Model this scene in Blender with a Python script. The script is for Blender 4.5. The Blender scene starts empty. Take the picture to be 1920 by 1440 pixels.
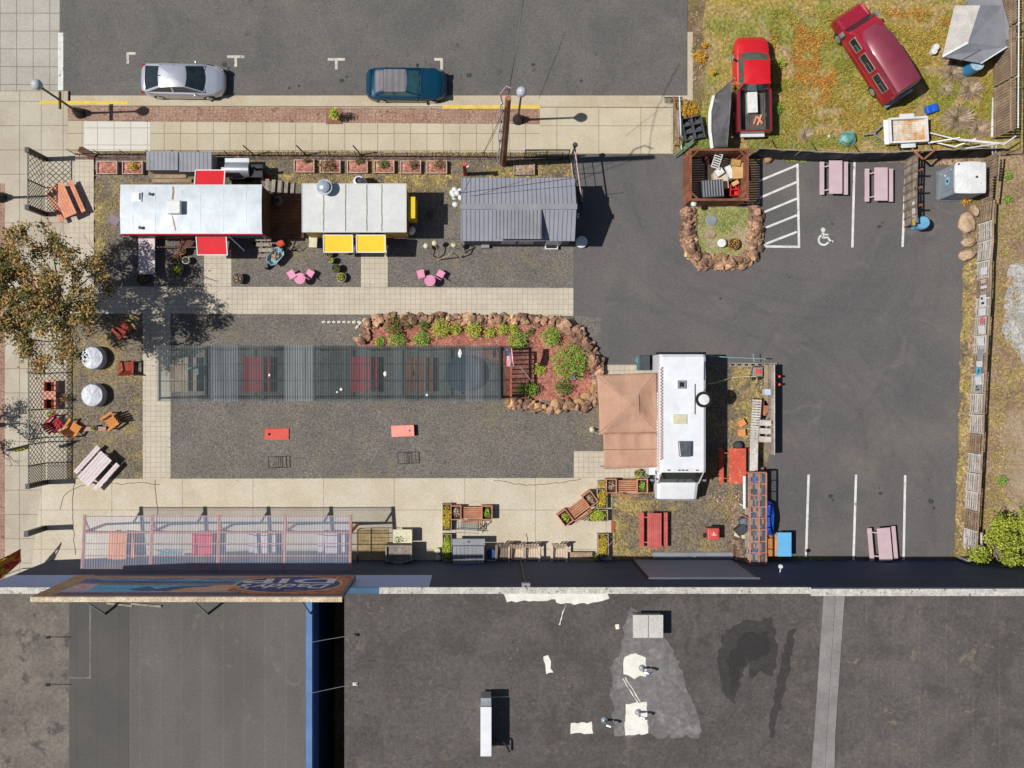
import bpy, bmesh, math, random
from mathutils import Vector, Matrix, noise
R = math.radians
# ------------------------------------------------------------------ survey frame
# S = ground pixels per metre of the survey photo, H = drone height, (X0, Y0) = point straight below the drone
S, H, X0, Y0 = 33.5, 55.0, 905.0, 720.0
sc = bpy.context.scene
col = sc.collection
# ------------------------------------------------------------------ camera
cam_d = bpy.data.cameras.new('camera')
cam = bpy.data.objects.new('camera', cam_d); col.objects.link(cam)
cam.location = (0, 0, H)
cam_d.sensor_width = 36.0
cam_d.lens = 36.0 * (S * H) / 1920.0
cam_d.shift_x = (960.0 - X0) / 1920.0
cam_d.clip_end = 6000
sc.camera = cam
# ------------------------------------------------------------------ sky, sun, exposure
SUNDIR = Vector((0.67, 0.026, -1.0)).normalized()
EL = math.asin(-SUNDIR.z)
w = bpy.data.worlds.new('World'); sc.world = w; w.use_nodes = True
nt = w.node_tree; bg = nt.nodes['Background']
sky = nt.nodes.new('ShaderNodeTexSky'); sky.sky_type = 'NISHITA'; sky.sun_disc = False
sky.sun_elevation = EL; sky.sun_rotation = math.atan2(-SUNDIR.x, -SUNDIR.y)
nt.links.new(sky.outputs[0], bg.inputs[0]); bg.inputs[1].default_value = 0.062
sun_d = bpy.data.lights.new('sun', 'SUN'); sun_d.energy = 4.7; sun_d.angle = R(0.55); sun_d.color = (1.0, 0.975, 0.93)
sun = bpy.data.objects.new('sun', sun_d); col.objects.link(sun)
sun.rotation_euler = SUNDIR.to_track_quat('-Z', 'Y').to_euler(); sun.location = (-30, 0, 40)
sc.view_settings.view_transform = 'Standard'; sc.view_settings.look = 'None'
sc.view_settings.exposure = 0.0; sc.view_settings.gamma = 1.0

# ------------------------------------------------------------------ helpers
def W(px, py, z=0.0):
    k = (H - z) / H
    return Vector(((px - X0) / S * k, (Y0 - py) / S * k, z))
def s2l(v):
    v = v / 255.0
    return v / 12.92 if v <= 0.04045 else ((v + 0.055) / 1.055) ** 2.4
def A(r, g, b, f=1.3):
    "albedo of a surface that reads as sRGB r,g,b in full sun"
    return (min(s2l(r) / f, .9), min(s2l(g) / f, .9), min(s2l(b) / f, .9), 1)

def mat(name, c1, c2=None, sc1=1.5, rough=0.85, metal=0.0, fine=(25, .25), bump=None, co='O', stretch=None,
        c3=None, sc3=0.4, t3=(.5, .62), island=0.0, objrand=0.0, spec=0.4, coat=0.0, cells=None, t1=(.35, .65),
        brick=None, wave=None, alpha=None, trans=0.0, joints=None, dist=0.0, sp=None):
    m = bpy.data.materials.new(name); m.use_nodes = True
    n = m.node_tree.nodes; l = m.node_tree.links
    b = n['Principled BSDF']; out = n['Material Output']
    if co == 'W':
        g = n.new('ShaderNodeNewGeometry'); src = g.outputs['Position']
    else:
        g = n.new('ShaderNodeTexCoord'); src = g.outputs['Object']
    raw = src
    if stretch:
        mp = n.new('ShaderNodeMapping'); mp.inputs['Scale'].default_value = stretch; l.new(src, mp.inputs[0]); src = mp.outputs[0]
    def noi(scale, det=5, rgh=.6, s=None, d=0.0):
        t = n.new('ShaderNodeTexNoise'); t.inputs['Scale'].default_value = scale; t.inputs['Detail'].default_value = det
        t.inputs['Roughness'].default_value = rgh; t.inputs['Distortion'].default_value = d; l.new(s or src, t.inputs['Vector']); return t.outputs[0]
    def ramp(s, a, bb):
        t = n.new('ShaderNodeMapRange'); t.inputs[1].default_value = a; t.inputs[2].default_value = bb
        t.interpolation_type = 'SMOOTHSTEP'; l.new(s, t.inputs[0]); return t.outputs[0]
    def mix(f, a, bb, mode='MIX'):
        t = n.new('ShaderNodeMix'); t.data_type = 'RGBA'; t.blend_type = mode
        if isinstance(f, float): t.inputs[0].default_value = f
        else: l.new(f, t.inputs[0])
        for k, v in ((6, a), (7, bb)):
            if isinstance(v, tuple): t.inputs[k].default_value = v
            else: l.new(v, t.inputs[k])
        return t.outputs[2]
    def shade(c, s, lo, hi):
        t = n.new('ShaderNodeMapRange'); t.inputs[3].default_value = lo; t.inputs[4].default_value = hi; l.new(s, t.inputs[0])
        q = n.new('ShaderNodeVectorMath'); q.operation = 'SCALE'
        if isinstance(c, tuple): q.inputs[0].default_value = c[:3]
        else: l.new(c, q.inputs[0])
        l.new(t.outputs[0], q.inputs['Scale']); return q.outputs[0]
    c2 = c2 or tuple([x * .82 for x in c1[:3]] + [1])
    c = mix(ramp(noi(sc1, d=dist), *t1), c1, c2)
    if c3: c = mix(ramp(noi(sc3, 7, .65), *t3), c, c3)
    if brick:   # (width, row height, mortar, mortar colour, variation, ox, oy)
        bw, bh, mo, mc, var, ox, oy = brick
        mp = n.new('ShaderNodeMapping'); mp.inputs['Location'].default_value = (ox, oy, 0); l.new(raw, mp.inputs[0])
        t = n.new('ShaderNodeTexBrick'); t.offset = 0.0; t.squash = 1.0
        t.inputs['Scale'].default_value = 1.0; t.inputs['Brick Width'].default_value = bw; t.inputs['Row Height'].default_value = bh
        t.inputs['Mortar Size'].default_value = mo; t.inputs['Mortar Smooth'].default_value = .3
        t.inputs['Color1'].default_value = (1 - var, 1 - var, 1 - var, 1); t.inputs['Color2'].default_value = (1 + var * .6, 1 + var * .6, 1 + var * .55, 1)
        t.inputs['Mortar'].default_value = mc
        l.new(mp.outputs[0], t.inputs['Vector'])
        c = mix(1.0, c, t.outputs[0], 'MULTIPLY')
    if cells:   # (scale, lo, hi) random brightness per pebble
        t = n.new('ShaderNodeTexVoronoi'); t.inputs['Scale'].default_value = cells[0]; l.new(raw, t.inputs['Vector'])
        sc_n = n.new('ShaderNodeSeparateColor'); l.new(t.outputs['Color'], sc_n.inputs[0])
        c = shade(c, sc_n.outputs[0], cells[1], cells[2])
    for q in (sp or ()):   # (scale, lo, hi, colour) extra layer of stains or specks
        c = mix(ramp(noi(q[0], 8, .7, raw, q[4] if len(q) > 4 else .4), q[1], q[2]), c, q[3])
    if joints:  # (scale, width, colour) joints between cobbles
        t = n.new('ShaderNodeTexVoronoi'); t.feature = 'DISTANCE_TO_EDGE'; t.inputs['Scale'].default_value = joints[0]
        t.inputs['Randomness'].default_value = joints[3] if len(joints) > 3 else .35
        l.new(raw, t.inputs['Vector'])
        c = mix(ramp(t.outputs['Distance'], joints[1], 0.0), c, joints[2])
    if wave:    # (direction, scale, amount)
        t = n.new('ShaderNodeTexWave'); t.bands_direction = wave[0]; t.inputs['Scale'].default_value = wave[1]
        t.inputs['Distortion'].default_value = wave[3] if len(wave) > 3 else 0.6
        t.inputs['Detail'].default_value = 3; l.new(raw, t.inputs['Vector'])
        c = shade(c, t.outputs['Fac'], 1 - wave[2], 1 + wave[2] * .5)
    if fine: c = shade(c, ramp(noi(fine[0], 3, .7, raw), .3, .7), 1 - fine[1], 1 + fine[1])
    if island: 
        g2 = n.new('ShaderNodeNewGeometry'); c = shade(c, g2.outputs['Random Per Island'], 1 - island, 1 + island)
    if objrand:
        g3 = n.new('ShaderNodeObjectInfo'); c = shade(c, g3.outputs['Random'], 1 - objrand, 1 + objrand)
    l.new(c, b.inputs['Base Color'])
    b.inputs['Roughness'].default_value = rough; b.inputs['Metallic'].default_value = metal
    b.inputs['Specular IOR Level'].default_value = spec
    if coat: b.inputs['Coat Weight'].default_value = coat; b.inputs['Coat Roughness'].default_value = .06
    if bump:
        bp = n.new('ShaderNodeBump'); bp.inputs['Strength'].default_value = bump[1]; bp.inputs['Distance'].default_value = bump[2] if len(bump) > 2 else .02
        l.new(noi(bump[0], 4, .65, raw), bp.inputs['Height']); l.new(bp.outputs[0], b.inputs['Normal'])
    if trans: b.inputs['Transmission Weight'].default_value = trans
    if alpha is not None:
        tr = n.new('ShaderNodeBsdfTransparent'); ms = n.new('ShaderNodeMixShader')
        ms.inputs[0].default_value = alpha[0]; tr.inputs[0].default_value = alpha[1]
        l.new(tr.outputs[0], ms.inputs[1]); l.new(b.outputs[0], ms.inputs[2]); l.new(ms.outputs[0], out.inputs['Surface'])
    return m

class MB:
    def __init__(s): s.v = []; s.f = []; s.M = None
    def add(s, vs, fs):
        o = len(s.v); s.v += [tuple(s.M @ Vector(v)) if s.M else tuple(v) for v in vs]; s.f += [tuple(i + o for i in f) for f in fs]; return s
    def at(s, x=0, y=0, z=0, rz=0, rx=0, ry=0):
        s.M = Matrix.Translation((x, y, z)) @ Matrix.Rotation(rz, 4, 'Z') @ Matrix.Rotation(ry, 4, 'Y') @ Matrix.Rotation(rx, 4, 'X'); return s
    def box(s, x0, x1, y0, y1, z0, z1):
        return s.add([(x0, y0, z0), (x1, y0, z0), (x1, y1, z0), (x0, y1, z0), (x0, y0, z1), (x1, y0, z1), (x1, y1, z1), (x0, y1, z1)],
              [(0, 3, 2, 1), (4, 5, 6, 7), (0, 1, 5, 4), (1, 2, 6, 5), (2, 3, 7, 6), (3, 0, 4, 7)])
    def cbox(s, cx, cy, z0, sx, sy, sz): return s.box(cx - sx / 2, cx + sx / 2, cy - sy / 2, cy + sy / 2, z0, z0 + sz)
    def beam(s, a, b, wd=.05, ht=None):
        ht = ht or wd; a = Vector(a); b = Vector(b); d = (b - a)
        if d.length < 1e-6: return s
        d.normalize(); up = Vector((0, 0, 1)) if abs(d.z) < .95 else Vector((0, 1, 0))
        sd = d.cross(up).normalized(); u = sd.cross(d).normalized(); vs = []
        for p in (a, b):
            for i, j in ((-1, -1), (1, -1), (1, 1), (-1, 1)): vs.append(p + sd * wd / 2 * i + u * ht / 2 * j)
        return s.add(vs, [(0, 1, 2, 3), (7, 6, 5, 4), (0, 4, 5, 1), (1, 5, 6, 2), (2, 6, 7, 3), (3, 7, 4, 0)])
    def tube(s, pts, r, n=8, r1=None):
        pts = [Vector(p) for p in pts]; vs = []; fs = []; m = len(pts)
        for i, p in enumerate(pts):
            d = (pts[min(i + 1, m - 1)] - pts[max(i - 1, 0)]).normalized()
            up = Vector((0, 0, 1)) if abs(d.z) < .9 else Vector((1, 0, 0))
            a = d.cross(up).normalized(); b = d.cross(a).normalized()
            rr = r if r1 is None else r + (r1 - r) * i / max(1, m - 1)
            for k in range(n): t = 2 * math.pi * k / n; vs.append(p + (a * math.cos(t) + b * math.sin(t)) * rr)
        for i in range(m - 1):
            for k in range(n): fs.append((i * n + k, i * n + (k + 1) % n, (i + 1) * n + (k + 1) % n, (i + 1) * n + k))
        fs.append(tuple(range(n))[::-1]); fs.append(tuple((m - 1) * n + k for k in range(n)))
        return s.add(vs, fs)
    def lathe(s, prof, n=24, cx=0, cy=0, cap=True):
        vs = []; fs = []; m = len(prof)
        for r, z in prof:
            for k in range(n): t = 2 * math.pi * k / n; vs.append((cx + r * math.cos(t), cy + r * math.sin(t), z))
        for i in range(m - 1):
            for k in range(n): fs.append((i * n + k, i * n + (k + 1) % n, (i + 1) * n + (k + 1) % n, (i + 1) * n + k))
        if cap: fs.append(tuple(range(n))[::-1]); fs.append(tuple((m - 1) * n + k for k in range(n)))
        return s.add(vs, fs)
    def prism(s, poly, z0, z1):
        n = len(poly); vs = [(p[0], p[1], z0) for p in poly] + [(p[0], p[1], z1) for p in poly]
        a = sum(poly[i][0] * poly[(i + 1) % n][1] - poly[(i + 1) % n][0] * poly[i][1] for i in range(n))
        fs = [tuple(range(n))[::-1], tuple(range(n, 2 * n))] + [(i, (i + 1) % n, n + (i + 1) % n, n + i) for i in range(n)]
        if a < 0: fs = [f[::-1] for f in fs]
        return s.add(vs, fs)
    def blob(s, c, r, sub=1, amp=.25, fr=1.5, seed=0, rz=0):
        bm = bmesh.new(); bmesh.ops.create_icosphere(bm, subdivisions=sub, radius=1.0)
        rot = Matrix.Rotation(rz, 3, 'Z'); vs = []
        for v in bm.verts:
            q = v.co * (1 + amp * noise.noise(v.co * fr + Vector((seed * 7.1, seed * 3.3, seed)))); q = rot @ Vector((q.x * r[0], q.y * r[1], q.z * r[2])); vs.append(q + Vector(c))
        fs = [tuple(v.index for v in f.verts) for f in bm.faces]; bm.free()
        return s.add(vs, fs)
    def grid(s, fn, nu, nv):
        vs = [fn(i / nu, j / nv) for j in range(nv + 1) for i in range(nu + 1)]
        fs = [(j * (nu + 1) + i, j * (nu + 1) + i + 1, (j + 1) * (nu + 1) + i + 1, (j + 1) * (nu + 1) + i) for j in range(nv) for i in range(nu)]
        return s.add(vs, fs)
    def quad(s, a, b, c, d): return s.add([a, b, c, d], [(0, 1, 2, 3)])
    def leaf(s, p, sz, rnd, flat=.6):
        nrm = Vector((rnd.gauss(0, 1), rnd.gauss(0, 1), abs(rnd.gauss(0, 1)) + flat)).normalized()
        a = nrm.orthogonal().normalized(); a.rotate(Matrix.Rotation(rnd.uniform(0, 6.28), 3, nrm)); b = nrm.cross(a)
        p = Vector(p); L_ = sz * rnd.uniform(.7, 1.3); wd = L_ * .55
        return s.add([p - a * L_ / 2, p + b * wd / 2 + nrm * .01, p + a * L_ / 2, p - b * wd / 2 + nrm * .01], [(0, 1, 2, 3)])
    def build(s, name, m, parent=None, smooth=False, bevel=0.0, solid=0.0):
        me = bpy.data.meshes.new(name); me.from_pydata(s.v, [], s.f); me.update()
        o = bpy.data.objects.new(name, me); col.objects.link(o)
        if m: me.materials.append(m)
        if smooth:
            me.polygons.foreach_set('use_smooth', [True] * len(me.polygons))
            try: me.set_sharp_from_angle(angle=R(38))
            except Exception: pass
        if parent: o.parent = parent
        if solid:
            md = o.modifiers.new('thick', 'SOLIDIFY'); md.thickness = solid
        if bevel:
            md = o.modifiers.new('bevel', 'BEVEL'); md.width = bevel; md.segments = 2; md.limit_method = 'ANGLE'
        return o

def tag(o, label, cat, group=None, kind=None):
    o['label'] = label
    if cat: o['category'] = cat
    if group: o['group'] = group
    if kind: o['kind'] = kind
    return o
def thing(name, label, cat, loc=(0, 0, 0), rz=0.0, group=None):
    o = bpy.data.objects.new(name, None); col.objects.link(o); o.empty_display_size = .2
    o.location = loc; o.rotation_euler = (0, 0, rz); return tag(o, label, cat, group)
def solo(mb, name, m, label, cat, loc=(0, 0, 0), rz=0.0, group=None, **k):
    o = mb.build(name, m, None, **k); o.location = loc; o.rotation_euler = (0, 0, rz); return tag(o, label, cat, group)
def dup(root, loc, rz, label, group=None, scale=None):
    r = root.copy(); col.objects.link(r); r.location = loc; r.rotation_euler = (0, 0, rz); r['label'] = label
    if group: r['group'] = group
    if scale: r.scale = scale
    for ch in list(root.children):
        c = ch.copy(); col.objects.link(c); c.parent = r
        for g in list(ch.children):
            d = g.copy(); col.objects.link(d); d.parent = c
    return r
def struct(mb, name, m, **k):
    o = mb.build(name, m, None, **k); o['kind'] = 'structure'; o['label'] = name.replace('_', ' '); return o
def poly_px(pts, z=0.0): return [tuple(W(p[0], p[1], z)[:2]) for p in pts]
def wobble(pts, step=14, amp=3.0, seed=1):
    out = []; rnd = random.Random(seed); n = len(pts)
    for i in range(n):
        a = pts[i]; b = pts[(i + 1) % n]; d = math.hypot(b[0] - a[0], b[1] - a[1]); k = max(1, int(d / step))
        for j in range(k):
            t = j / k; out.append((a[0] + (b[0] - a[0]) * t + rnd.uniform(-amp, amp), a[1] + (b[1] - a[1]) * t + rnd.uniform(-amp, amp)))
    return out
def sheet(name, pts, order, m, label=None, thick=0.0, z=None):
    zz = order * .004 if z is None else z
    mb = MB()
    P = poly_px(pts)
    bm = bmesh.new(); vs = [bm.verts.new((p[0], p[1], zz)) for p in P]; f = bm.faces.new(vs)
    if f.normal.z < 0 or True:
        f.normal_update()
        if f.normal.z < 0: f.normal_flip()
    bmesh.ops.triangulate(bm, faces=[f])
    me = bpy.data.meshes.new(name); bm.to_mesh(me); bm.free(); me.materials.append(m)
    o = bpy.data.objects.new(name, me); col.objects.link(o); o['kind'] = 'structure'; o['label'] = label or name.replace('_', ' ')
    return o
def rect(x0, y0, x1, y1): return [(x0, y0), (x1, y0), (x1, y1), (x0, y1)]
def text_mb(txt, size, extrude=.004, shear=0.0, bold=0.0):
    cu = bpy.data.curves.new('lettering', 'FONT'); cu.body = txt; cu.size = size; cu.extrude = extrude; cu.shear = shear; cu.offset = bold
    cu.align_x = 'CENTER'; cu.align_y = 'CENTER'; cu.resolution_u = 3
    o = bpy.data.objects.new('lettering', cu); col.objects.link(o)
    dg = bpy.context.evaluated_depsgraph_get(); me = bpy.data.meshes.new_from_object(o.evaluated_get(dg))
    mb = MB(); mb.v = [tuple(v.co) for v in me.vertices]; mb.f = [tuple(p.vertices) for p in me.polygons]
    bpy.data.objects.remove(o); bpy.data.meshes.remove(me); bpy.data.curves.remove(cu)
    return mb
# ------------------------------------------------------------------ ground materials
G = {}
G['dirt'] = mat('dry_dirt', A(150, 128, 100), A(118, 96, 70), .8, co='W', fine=(9, .3), c3=A(128, 120, 62), sc3=.35, cells=(14, .75, 1.2), bump=(12, .6))
G['street'] = mat('old_street_asphalt', A(110, 106, 101), A(98, 95, 92), .25, co='W', sp=((1.6, .60, .68, A(84, 80, 78)), (5, .69, .73, A(72, 68, 66)), (.5, .58, .75, A(112, 104, 98))), fine=(16, .14), c3=A(118, 112, 103), sc3=.12, t3=(.52, .7), cells=(18, .82, 1.2), bump=(30, .3), dist=1.0)
G['lot'] = mat('dark_lot_asphalt', A(106, 102, 100), A(96, 93, 93), .16, co='W', sp=((.35, .54, .72, A(118, 111, 105), 1.5), (1.1, .64, .74, A(90, 87, 86), 1), (9, .735, .76, A(140, 134, 124))), fine=(20, .10), c3=A(118, 111, 104), sc3=.13, t3=(.5, .75), cells=(24, .86, 1.16), bump=(34, .25), dist=1.5)
G['gravel'] = mat('grey_pea_gravel', A(124, 116, 108), A(112, 106, 100), .5, co='W', sp=((.45, .56, .72, A(136, 124, 100), 1), (1.5, .62, .74, A(100, 94, 88)), (14, .72, .75, A(196, 190, 178))), fine=(11, .26), c3=A(128, 117, 96), sc3=.22, t3=(.52, .72), cells=(21, .62, 1.4), bump=(20, .8, .03))
G['gravel_weedy'] = mat('gravel_with_moss', A(130, 118, 100), A(112, 102, 88), .6, co='W', sp=((14, .71, .75, A(196, 184, 160)),), fine=(11, .3), c3=A(154, 134, 84), sc3=.7, t3=(.44, .7), cells=(15, .55, 1.45), bump=(16, .8, .03))
G['moss'] = mat('dry_moss_and_weeds', A(188, 162, 100), A(156, 140, 84), 1.6, co='W', fine=(7, .35), c3=A(124, 108, 88), sc3=.9, t3=(.45, .58), cells=(12, .6, 1.35), bump=(10, 1.0, .05))
G['lotweed'] = mat('orange_and_green_moss', A(178, 152, 104), A(174, 148, 70), .45, co='W', sp=((.7, .56, .68, A(168, 148, 120), 1),), fine=(5, .3), c3=A(142, 140, 62), sc3=.28, t3=(.46, .62), cells=(9, .7, 1.25), bump=(7, 1.0, .06), dist=1.2)
slabmo = (.52, .48, .44, 1)
G['conc'] = mat('tan_concrete', A(205, 192, 168), A(194, 178, 150), .45, co='W', fine=(14, .08), c3=A(180, 164, 132), sc3=.3, t3=(.5, .75), cells=(26, .93, 1.06))
G['conc_slabs'] = mat('tan_concrete_slabs', A(207, 195, 170), A(198, 184, 158), .5, co='W', fine=(14, .08), c3=A(196, 178, 138), sc3=.35, t3=(.5, .8), cells=(26, .93, 1.06), brick=(.919, .96, .022, slabmo, .05, .36, .38))
G['conc_big'] = mat('grey_tan_concrete_big_slabs', A(200, 190, 170), A(188, 176, 156), .5, co='W', fine=(12, .08), c3=A(178, 166, 144), sc3=.3, t3=(.5, .75), brick=(1.22, 1.36, .022, slabmo, .05, .3, .5), cells=(26, .93, 1.06))
G['conc_cross'] = mat('grey_concrete_street_slabs', A(190, 184, 172), A(178, 172, 160), .5, co='W', fine=(12, .08), brick=(.93, 1.0, .026, slabmo, .03, .1, .2), cells=(22, .92, 1.06))
G['white_conc'] = mat('new_pale_concrete_slabs', A(228, 223, 210), A(220, 214, 200), .6, co='W', fine=(14, .05), brick=(.933, .955, .02, slabmo, .02, .1, .95))
G['drive'] = mat('tan_driveway_concrete', A(214, 203, 182), A(205, 192, 168), .5, co='W', fine=(12, .09), c3=A(196, 181, 152), sc3=.22, t3=(.5, .72), brick=(3.95, 2.2, .02, (.6, .55, .5, 1), .03, 1.0, .45), cells=(26, .92, 1.07))
G['pave'] = mat('small_concrete_pavers', A(212, 201, 181), A(202, 190, 170), .9, co='W', fine=(14, .07), brick=(.285, .285, .017, (.72, .69, .64, 1), .035, .05, .1), cells=(26, .95, 1.04))
G['brick'] = mat('brown_cobble_brick', A(180, 146, 126), A(164, 128, 108), .6, co='W', fine=(10, .12), joints=(5.2, .10, A(124, 94, 80), .62), cells=(6, .9, 1.1))
G['yellow'] = mat('yellow_curb_paint', A(240, 208, 92), A(226, 190, 80), 2, co='W', fine=(20, .12), c3=A(200, 185, 150), sc3=2.2, t3=(.6, .75))
G['white'] = mat('white_road_paint', A(238, 236, 232), A(218, 216, 210), 2, co='W', fine=(22, .08), c3=A(150, 146, 140), sc3=3.2, t3=(.56, .70))
G['oldwhite'] = mat('worn_white_road_paint', A(218, 212, 200), A(190, 185, 172), 3, co='W', fine=(22, .12), c3=A(130, 126, 118), sc3=4.0, t3=(.56, .7))
G['bark'] = mat('red_bark_mulch', A(194, 128, 108), A(170, 104, 88), 1.1, co='W', fine=(9, .25), cells=(14, .6, 1.35), bump=(14, 1.0, .04))
G['pale_gravel'] = mat('pale_grey_gravel', A(196, 192, 186), A(170, 166, 158), 1.5, co='W', fine=(9, .25), cells=(10, .7, 1.2))

# ------------------------------------------------------------------ ground structure
big = 2600
struct(MB().box(-big, big, -big, big, -.60, -.16), 'ground', G['dirt'])
road_z = -.12
sheet('street', [(110, -3000), (1290, -3000), (1290, 182), (110, 182)], 0, G['street'], z=road_z)
sheet('crossing_street', [(-4000, -3000), (110, -3000), (110, 172), (-4000, 172)], 0, G['conc_cross'], z=road_z)
sheet('side_street', [(-4000, 172), (-110, 172), (-110, 4500), (-4000, 4500)], 0, G['street'], z=road_z)
sheet('gutter', [(130, 178), (1290, 178), (1290, 200), (130, 197)], 0, G['conc'], z=road_z + .004)
sheet('stop_line', rect(107, 60, 117, 168), 0, G['white'], z=road_z + .008)
# raised site slab with a real kerb step
P = poly_px([(-110, 170), (128, 170), (128, 195), (1262, 198), (1262, 186), (1297, 186), (1297, -3000), (9000, -3000), (9000, 9000), (-110, 9000)])
struct(MB().prism(P, -.15, 0), 'site_ground', G['dirt'])
sheet('kerb', [(128, 191), (1262, 194), (1262, 202), (128, 199)], 1, G['conc'])
sheet('kerb_side', [(1289, 60), (1299, 60), (1299, 188), (1289, 188)], 3, G['conc'])
sheet('sidewalk', [(125, 198), (1262, 201), (1262, 288), (125, 283)], 1, G['conc_slabs'])
sheet('sidewalk_corner', [(-110, 171), (127, 171), (127, 283), (180, 285), (180, 1085), (-110, 1085)], 2, G['conc_big'])
sheet('sidewalk_driveway', [(1012, 203), (1258, 203), (1258, 288), (1012, 288)], 3, mat('driveway_apron_concrete', A(210, 198, 172), A(200, 186, 158), .6, co='W', fine=(12, .07), brick=(2.35, 1.85, .02, slabmo, .03, .55, .35), cells=(26, .94, 1.05)))
sheet('pale_sidewalk', [(158, 227), (282, 227), (282, 283), (158, 283)], 3, G['white_conc'])
sheet('brick_strip', [(127, 199), (1012, 203), (1012, 233), (127, 227)], 3, G['brick'])
sheet('brick_strip_side', rect(-110, 344, 9, 1085), 3, G['brick'])
sheet('yellow_kerb_paint', [(75, 189), (240, 190), (240, 196), (75, 196)], 4, G['yellow'])
sheet('yellow_kerb_paint', [(830, 197), (1013, 197), (1013, 204), (830, 204)], 4, G['yellow'])
sheet('kerb_grate_ground', [(1246, 180), (1280, 180), (1280, 196), (1246, 196)], 4, G['conc'], z=road_z + .008)
sheet('gravel_yard', [(176, 290), (1075, 290), (1075, 590), (1128, 592), (1128, 898), (268, 898), (268, 600), (176, 600)], 2, G['gravel'])
sheet('weedy_gravel', [(125, 588), (268, 588), (268, 900), (125, 900)], 3, G['gravel_weedy'])
sheet('weedy_strip', wobble([(178, 296), (1075, 296), (1075, 330), (860, 332), (862, 400), (800, 368), (765, 366), (565, 338), (480, 340), (480, 470), (570, 470), (480, 455), (225, 345), (215, 480), (180, 540)], 10, 3, 2), 3, G['gravel_weedy'])
sheet('moss_patch', wobble([(520, 326), (860, 326), (866, 345), (800, 352), (700, 345), (600, 347), (540, 350)], 8, 4, 3), 4, G['moss'])
sheet('moss_patch', wobble([(915, 318), (1070, 312), (1072, 332), (915, 333)], 8, 3, 4), 4, G['moss'])
sheet('moss_patch', wobble([(178, 340), (195, 345), (192, 430), (200, 520), (178, 530)], 8, 4, 5), 4, G['moss'])
sheet('paver_path', [(128, 285), (176, 285), (176, 537), (1075, 540), (1075, 592), (320, 588), (320, 898), (268, 898), (268, 588), (128, 588)], 5, G['pave'])
sheet('paver_path', rect(383, 468, 434, 537), 5, G['pave'])
sheet('paver_path', rect(677, 470, 727, 538), 5, G['pave'])
sheet('paver_pad', rect(1076, 846, 1240, 896), 5, G['pave'])
sheet('paver_pad', rect(1126, 684, 1222, 704), 5, G['pave'])
sheet('driveway', [(80, 898), (1147, 896), (1147, 1060), (60, 1060)], 6, G['drive'])
sheet('parking_lot', [(1075, 289), (1290, 289), (1290, 385), (1420, 385), (1420, 300), (1860, 300), (1850, 330), (1805, 400), (1806, 520), (1797, 800), (1788, 1055), (1440, 1055), (1440, 690), (1330, 686), (1126, 684), (1126, 596), (1075, 592)], 3, G['lot'])
sheet('weedy_yard', wobble([(1147, 880), (1240, 878), (1325, 860), (1325, 684), (1440, 684), (1442, 1060), (1147, 1060)], 14, 2, 8), 4, G['gravel_weedy'])
sheet('moss_patch', wobble([(1370, 686), (1432, 688), (1420, 790), (1400, 830), (1372, 800)], 9, 3, 9), 5, G['moss'])
sheet('moss_patch', wobble([(1148, 930), (1240, 940), (1230, 960), (1170, 990), (1190, 1030), (1380, 1048), (1150, 1050)], 9, 4, 10), 5, G['moss'])
sheet('overgrown_lot', wobble([(1330, -600), (3000, -600), (3000, 284), (1885, 282), (1862, 285), (1405, 282), (1275, 290), (1262, 270), (1318, 200)], 40, 4, 11), 2, G['lotweed'])
sheet('verge', wobble([(1806, 500), (1836, 480), (1828, 760), (1812, 1050), (1790, 1050), (1797, 800)], 12, 3, 12), 5, G['moss'])
sheet('verge', wobble([(1410, 284), (1860, 284), (1850, 306), (1750, 308), (1600, 303), (1420, 300)], 12, 2, 13), 5, G['gravel_weedy'])
sheet('dirt_field', wobble([(1852, 285), (3000, 285), (3000, 1500), (1815, 1500), (1836, 760)], 30, 3, 14), 2, mat('brown_weedy_dirt', A(176, 148, 116), A(150, 124, 94), .7, co='W', fine=(8, .3), c3=A(156, 140, 84), sc3=.5, t3=(.52, .64), cells=(12, .7, 1.25), bump=(10, 1, .05)))
sheet('gravel_patch', wobble([(1890, 500), (1990, 480), (1990, 690), (1920, 680), (1880, 625)], 8, 4, 15), 3, G['pale_gravel'])
sheet('gravel_track', wobble([(1885, 770), (2300, 760), (2300, 1100), (1900, 1000), (1878, 900)], 12, 4, 16), 3, mat('tan_track', A(176, 154, 126), A(160, 138, 110), 1, co='W', fine=(9, .2), cells=(12, .8, 1.2)))
# parking lines and symbol
def line(a, b, wd, order=4, m=None, name='parking_line', z=None):
    a = Vector(a); b = Vector(b); d = (b - a).normalized(); n = Vector((-d.y, d.x)) * wd / 2
    sheet(name, [a + n, b + n, b - n, a - n], order, m or G['white'], z=z)
for x0, y0, x1, y1 in ((1602, 303, 1598, 464), (1699, 300, 1692, 463), (1516, 890, 1511, 1050), (1605, 890, 1600, 1051), (1697, 891, 1694, 1051), (1495, 307, 1498, 464)):
    line((x0, y0), (x1, y1), 4.4)
line((1427, 462), (1500, 463), 4.2, 5)
for i in range(5): line((1424, 339 + i * 30.2 + (2 if i else 0)), (1494, 310 + i * 31.2), 4.0, 5)
for x, y in ((236, 99), (441, 105), (630, 110), (830, 110)):
    zz = road_z + .006
    bar = (x, x + 17) if x == 236 else ((x - 16, x) if x == 830 else (x - 16, x + 16))
    line((bar[0], y), (bar[1], y), 5, 0, G['oldwhite'], 'parking_tick', zz)
    line((x + (0 if x in (441, 630) else (2 if x == 236 else -2)), y), (x + (0 if x in (441, 630) else (2 if x == 236 else -2)), y + 19), 5, 0, G['oldwhite'], 'parking_tick', zz + .003)
mb = MB(); z = .022
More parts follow.
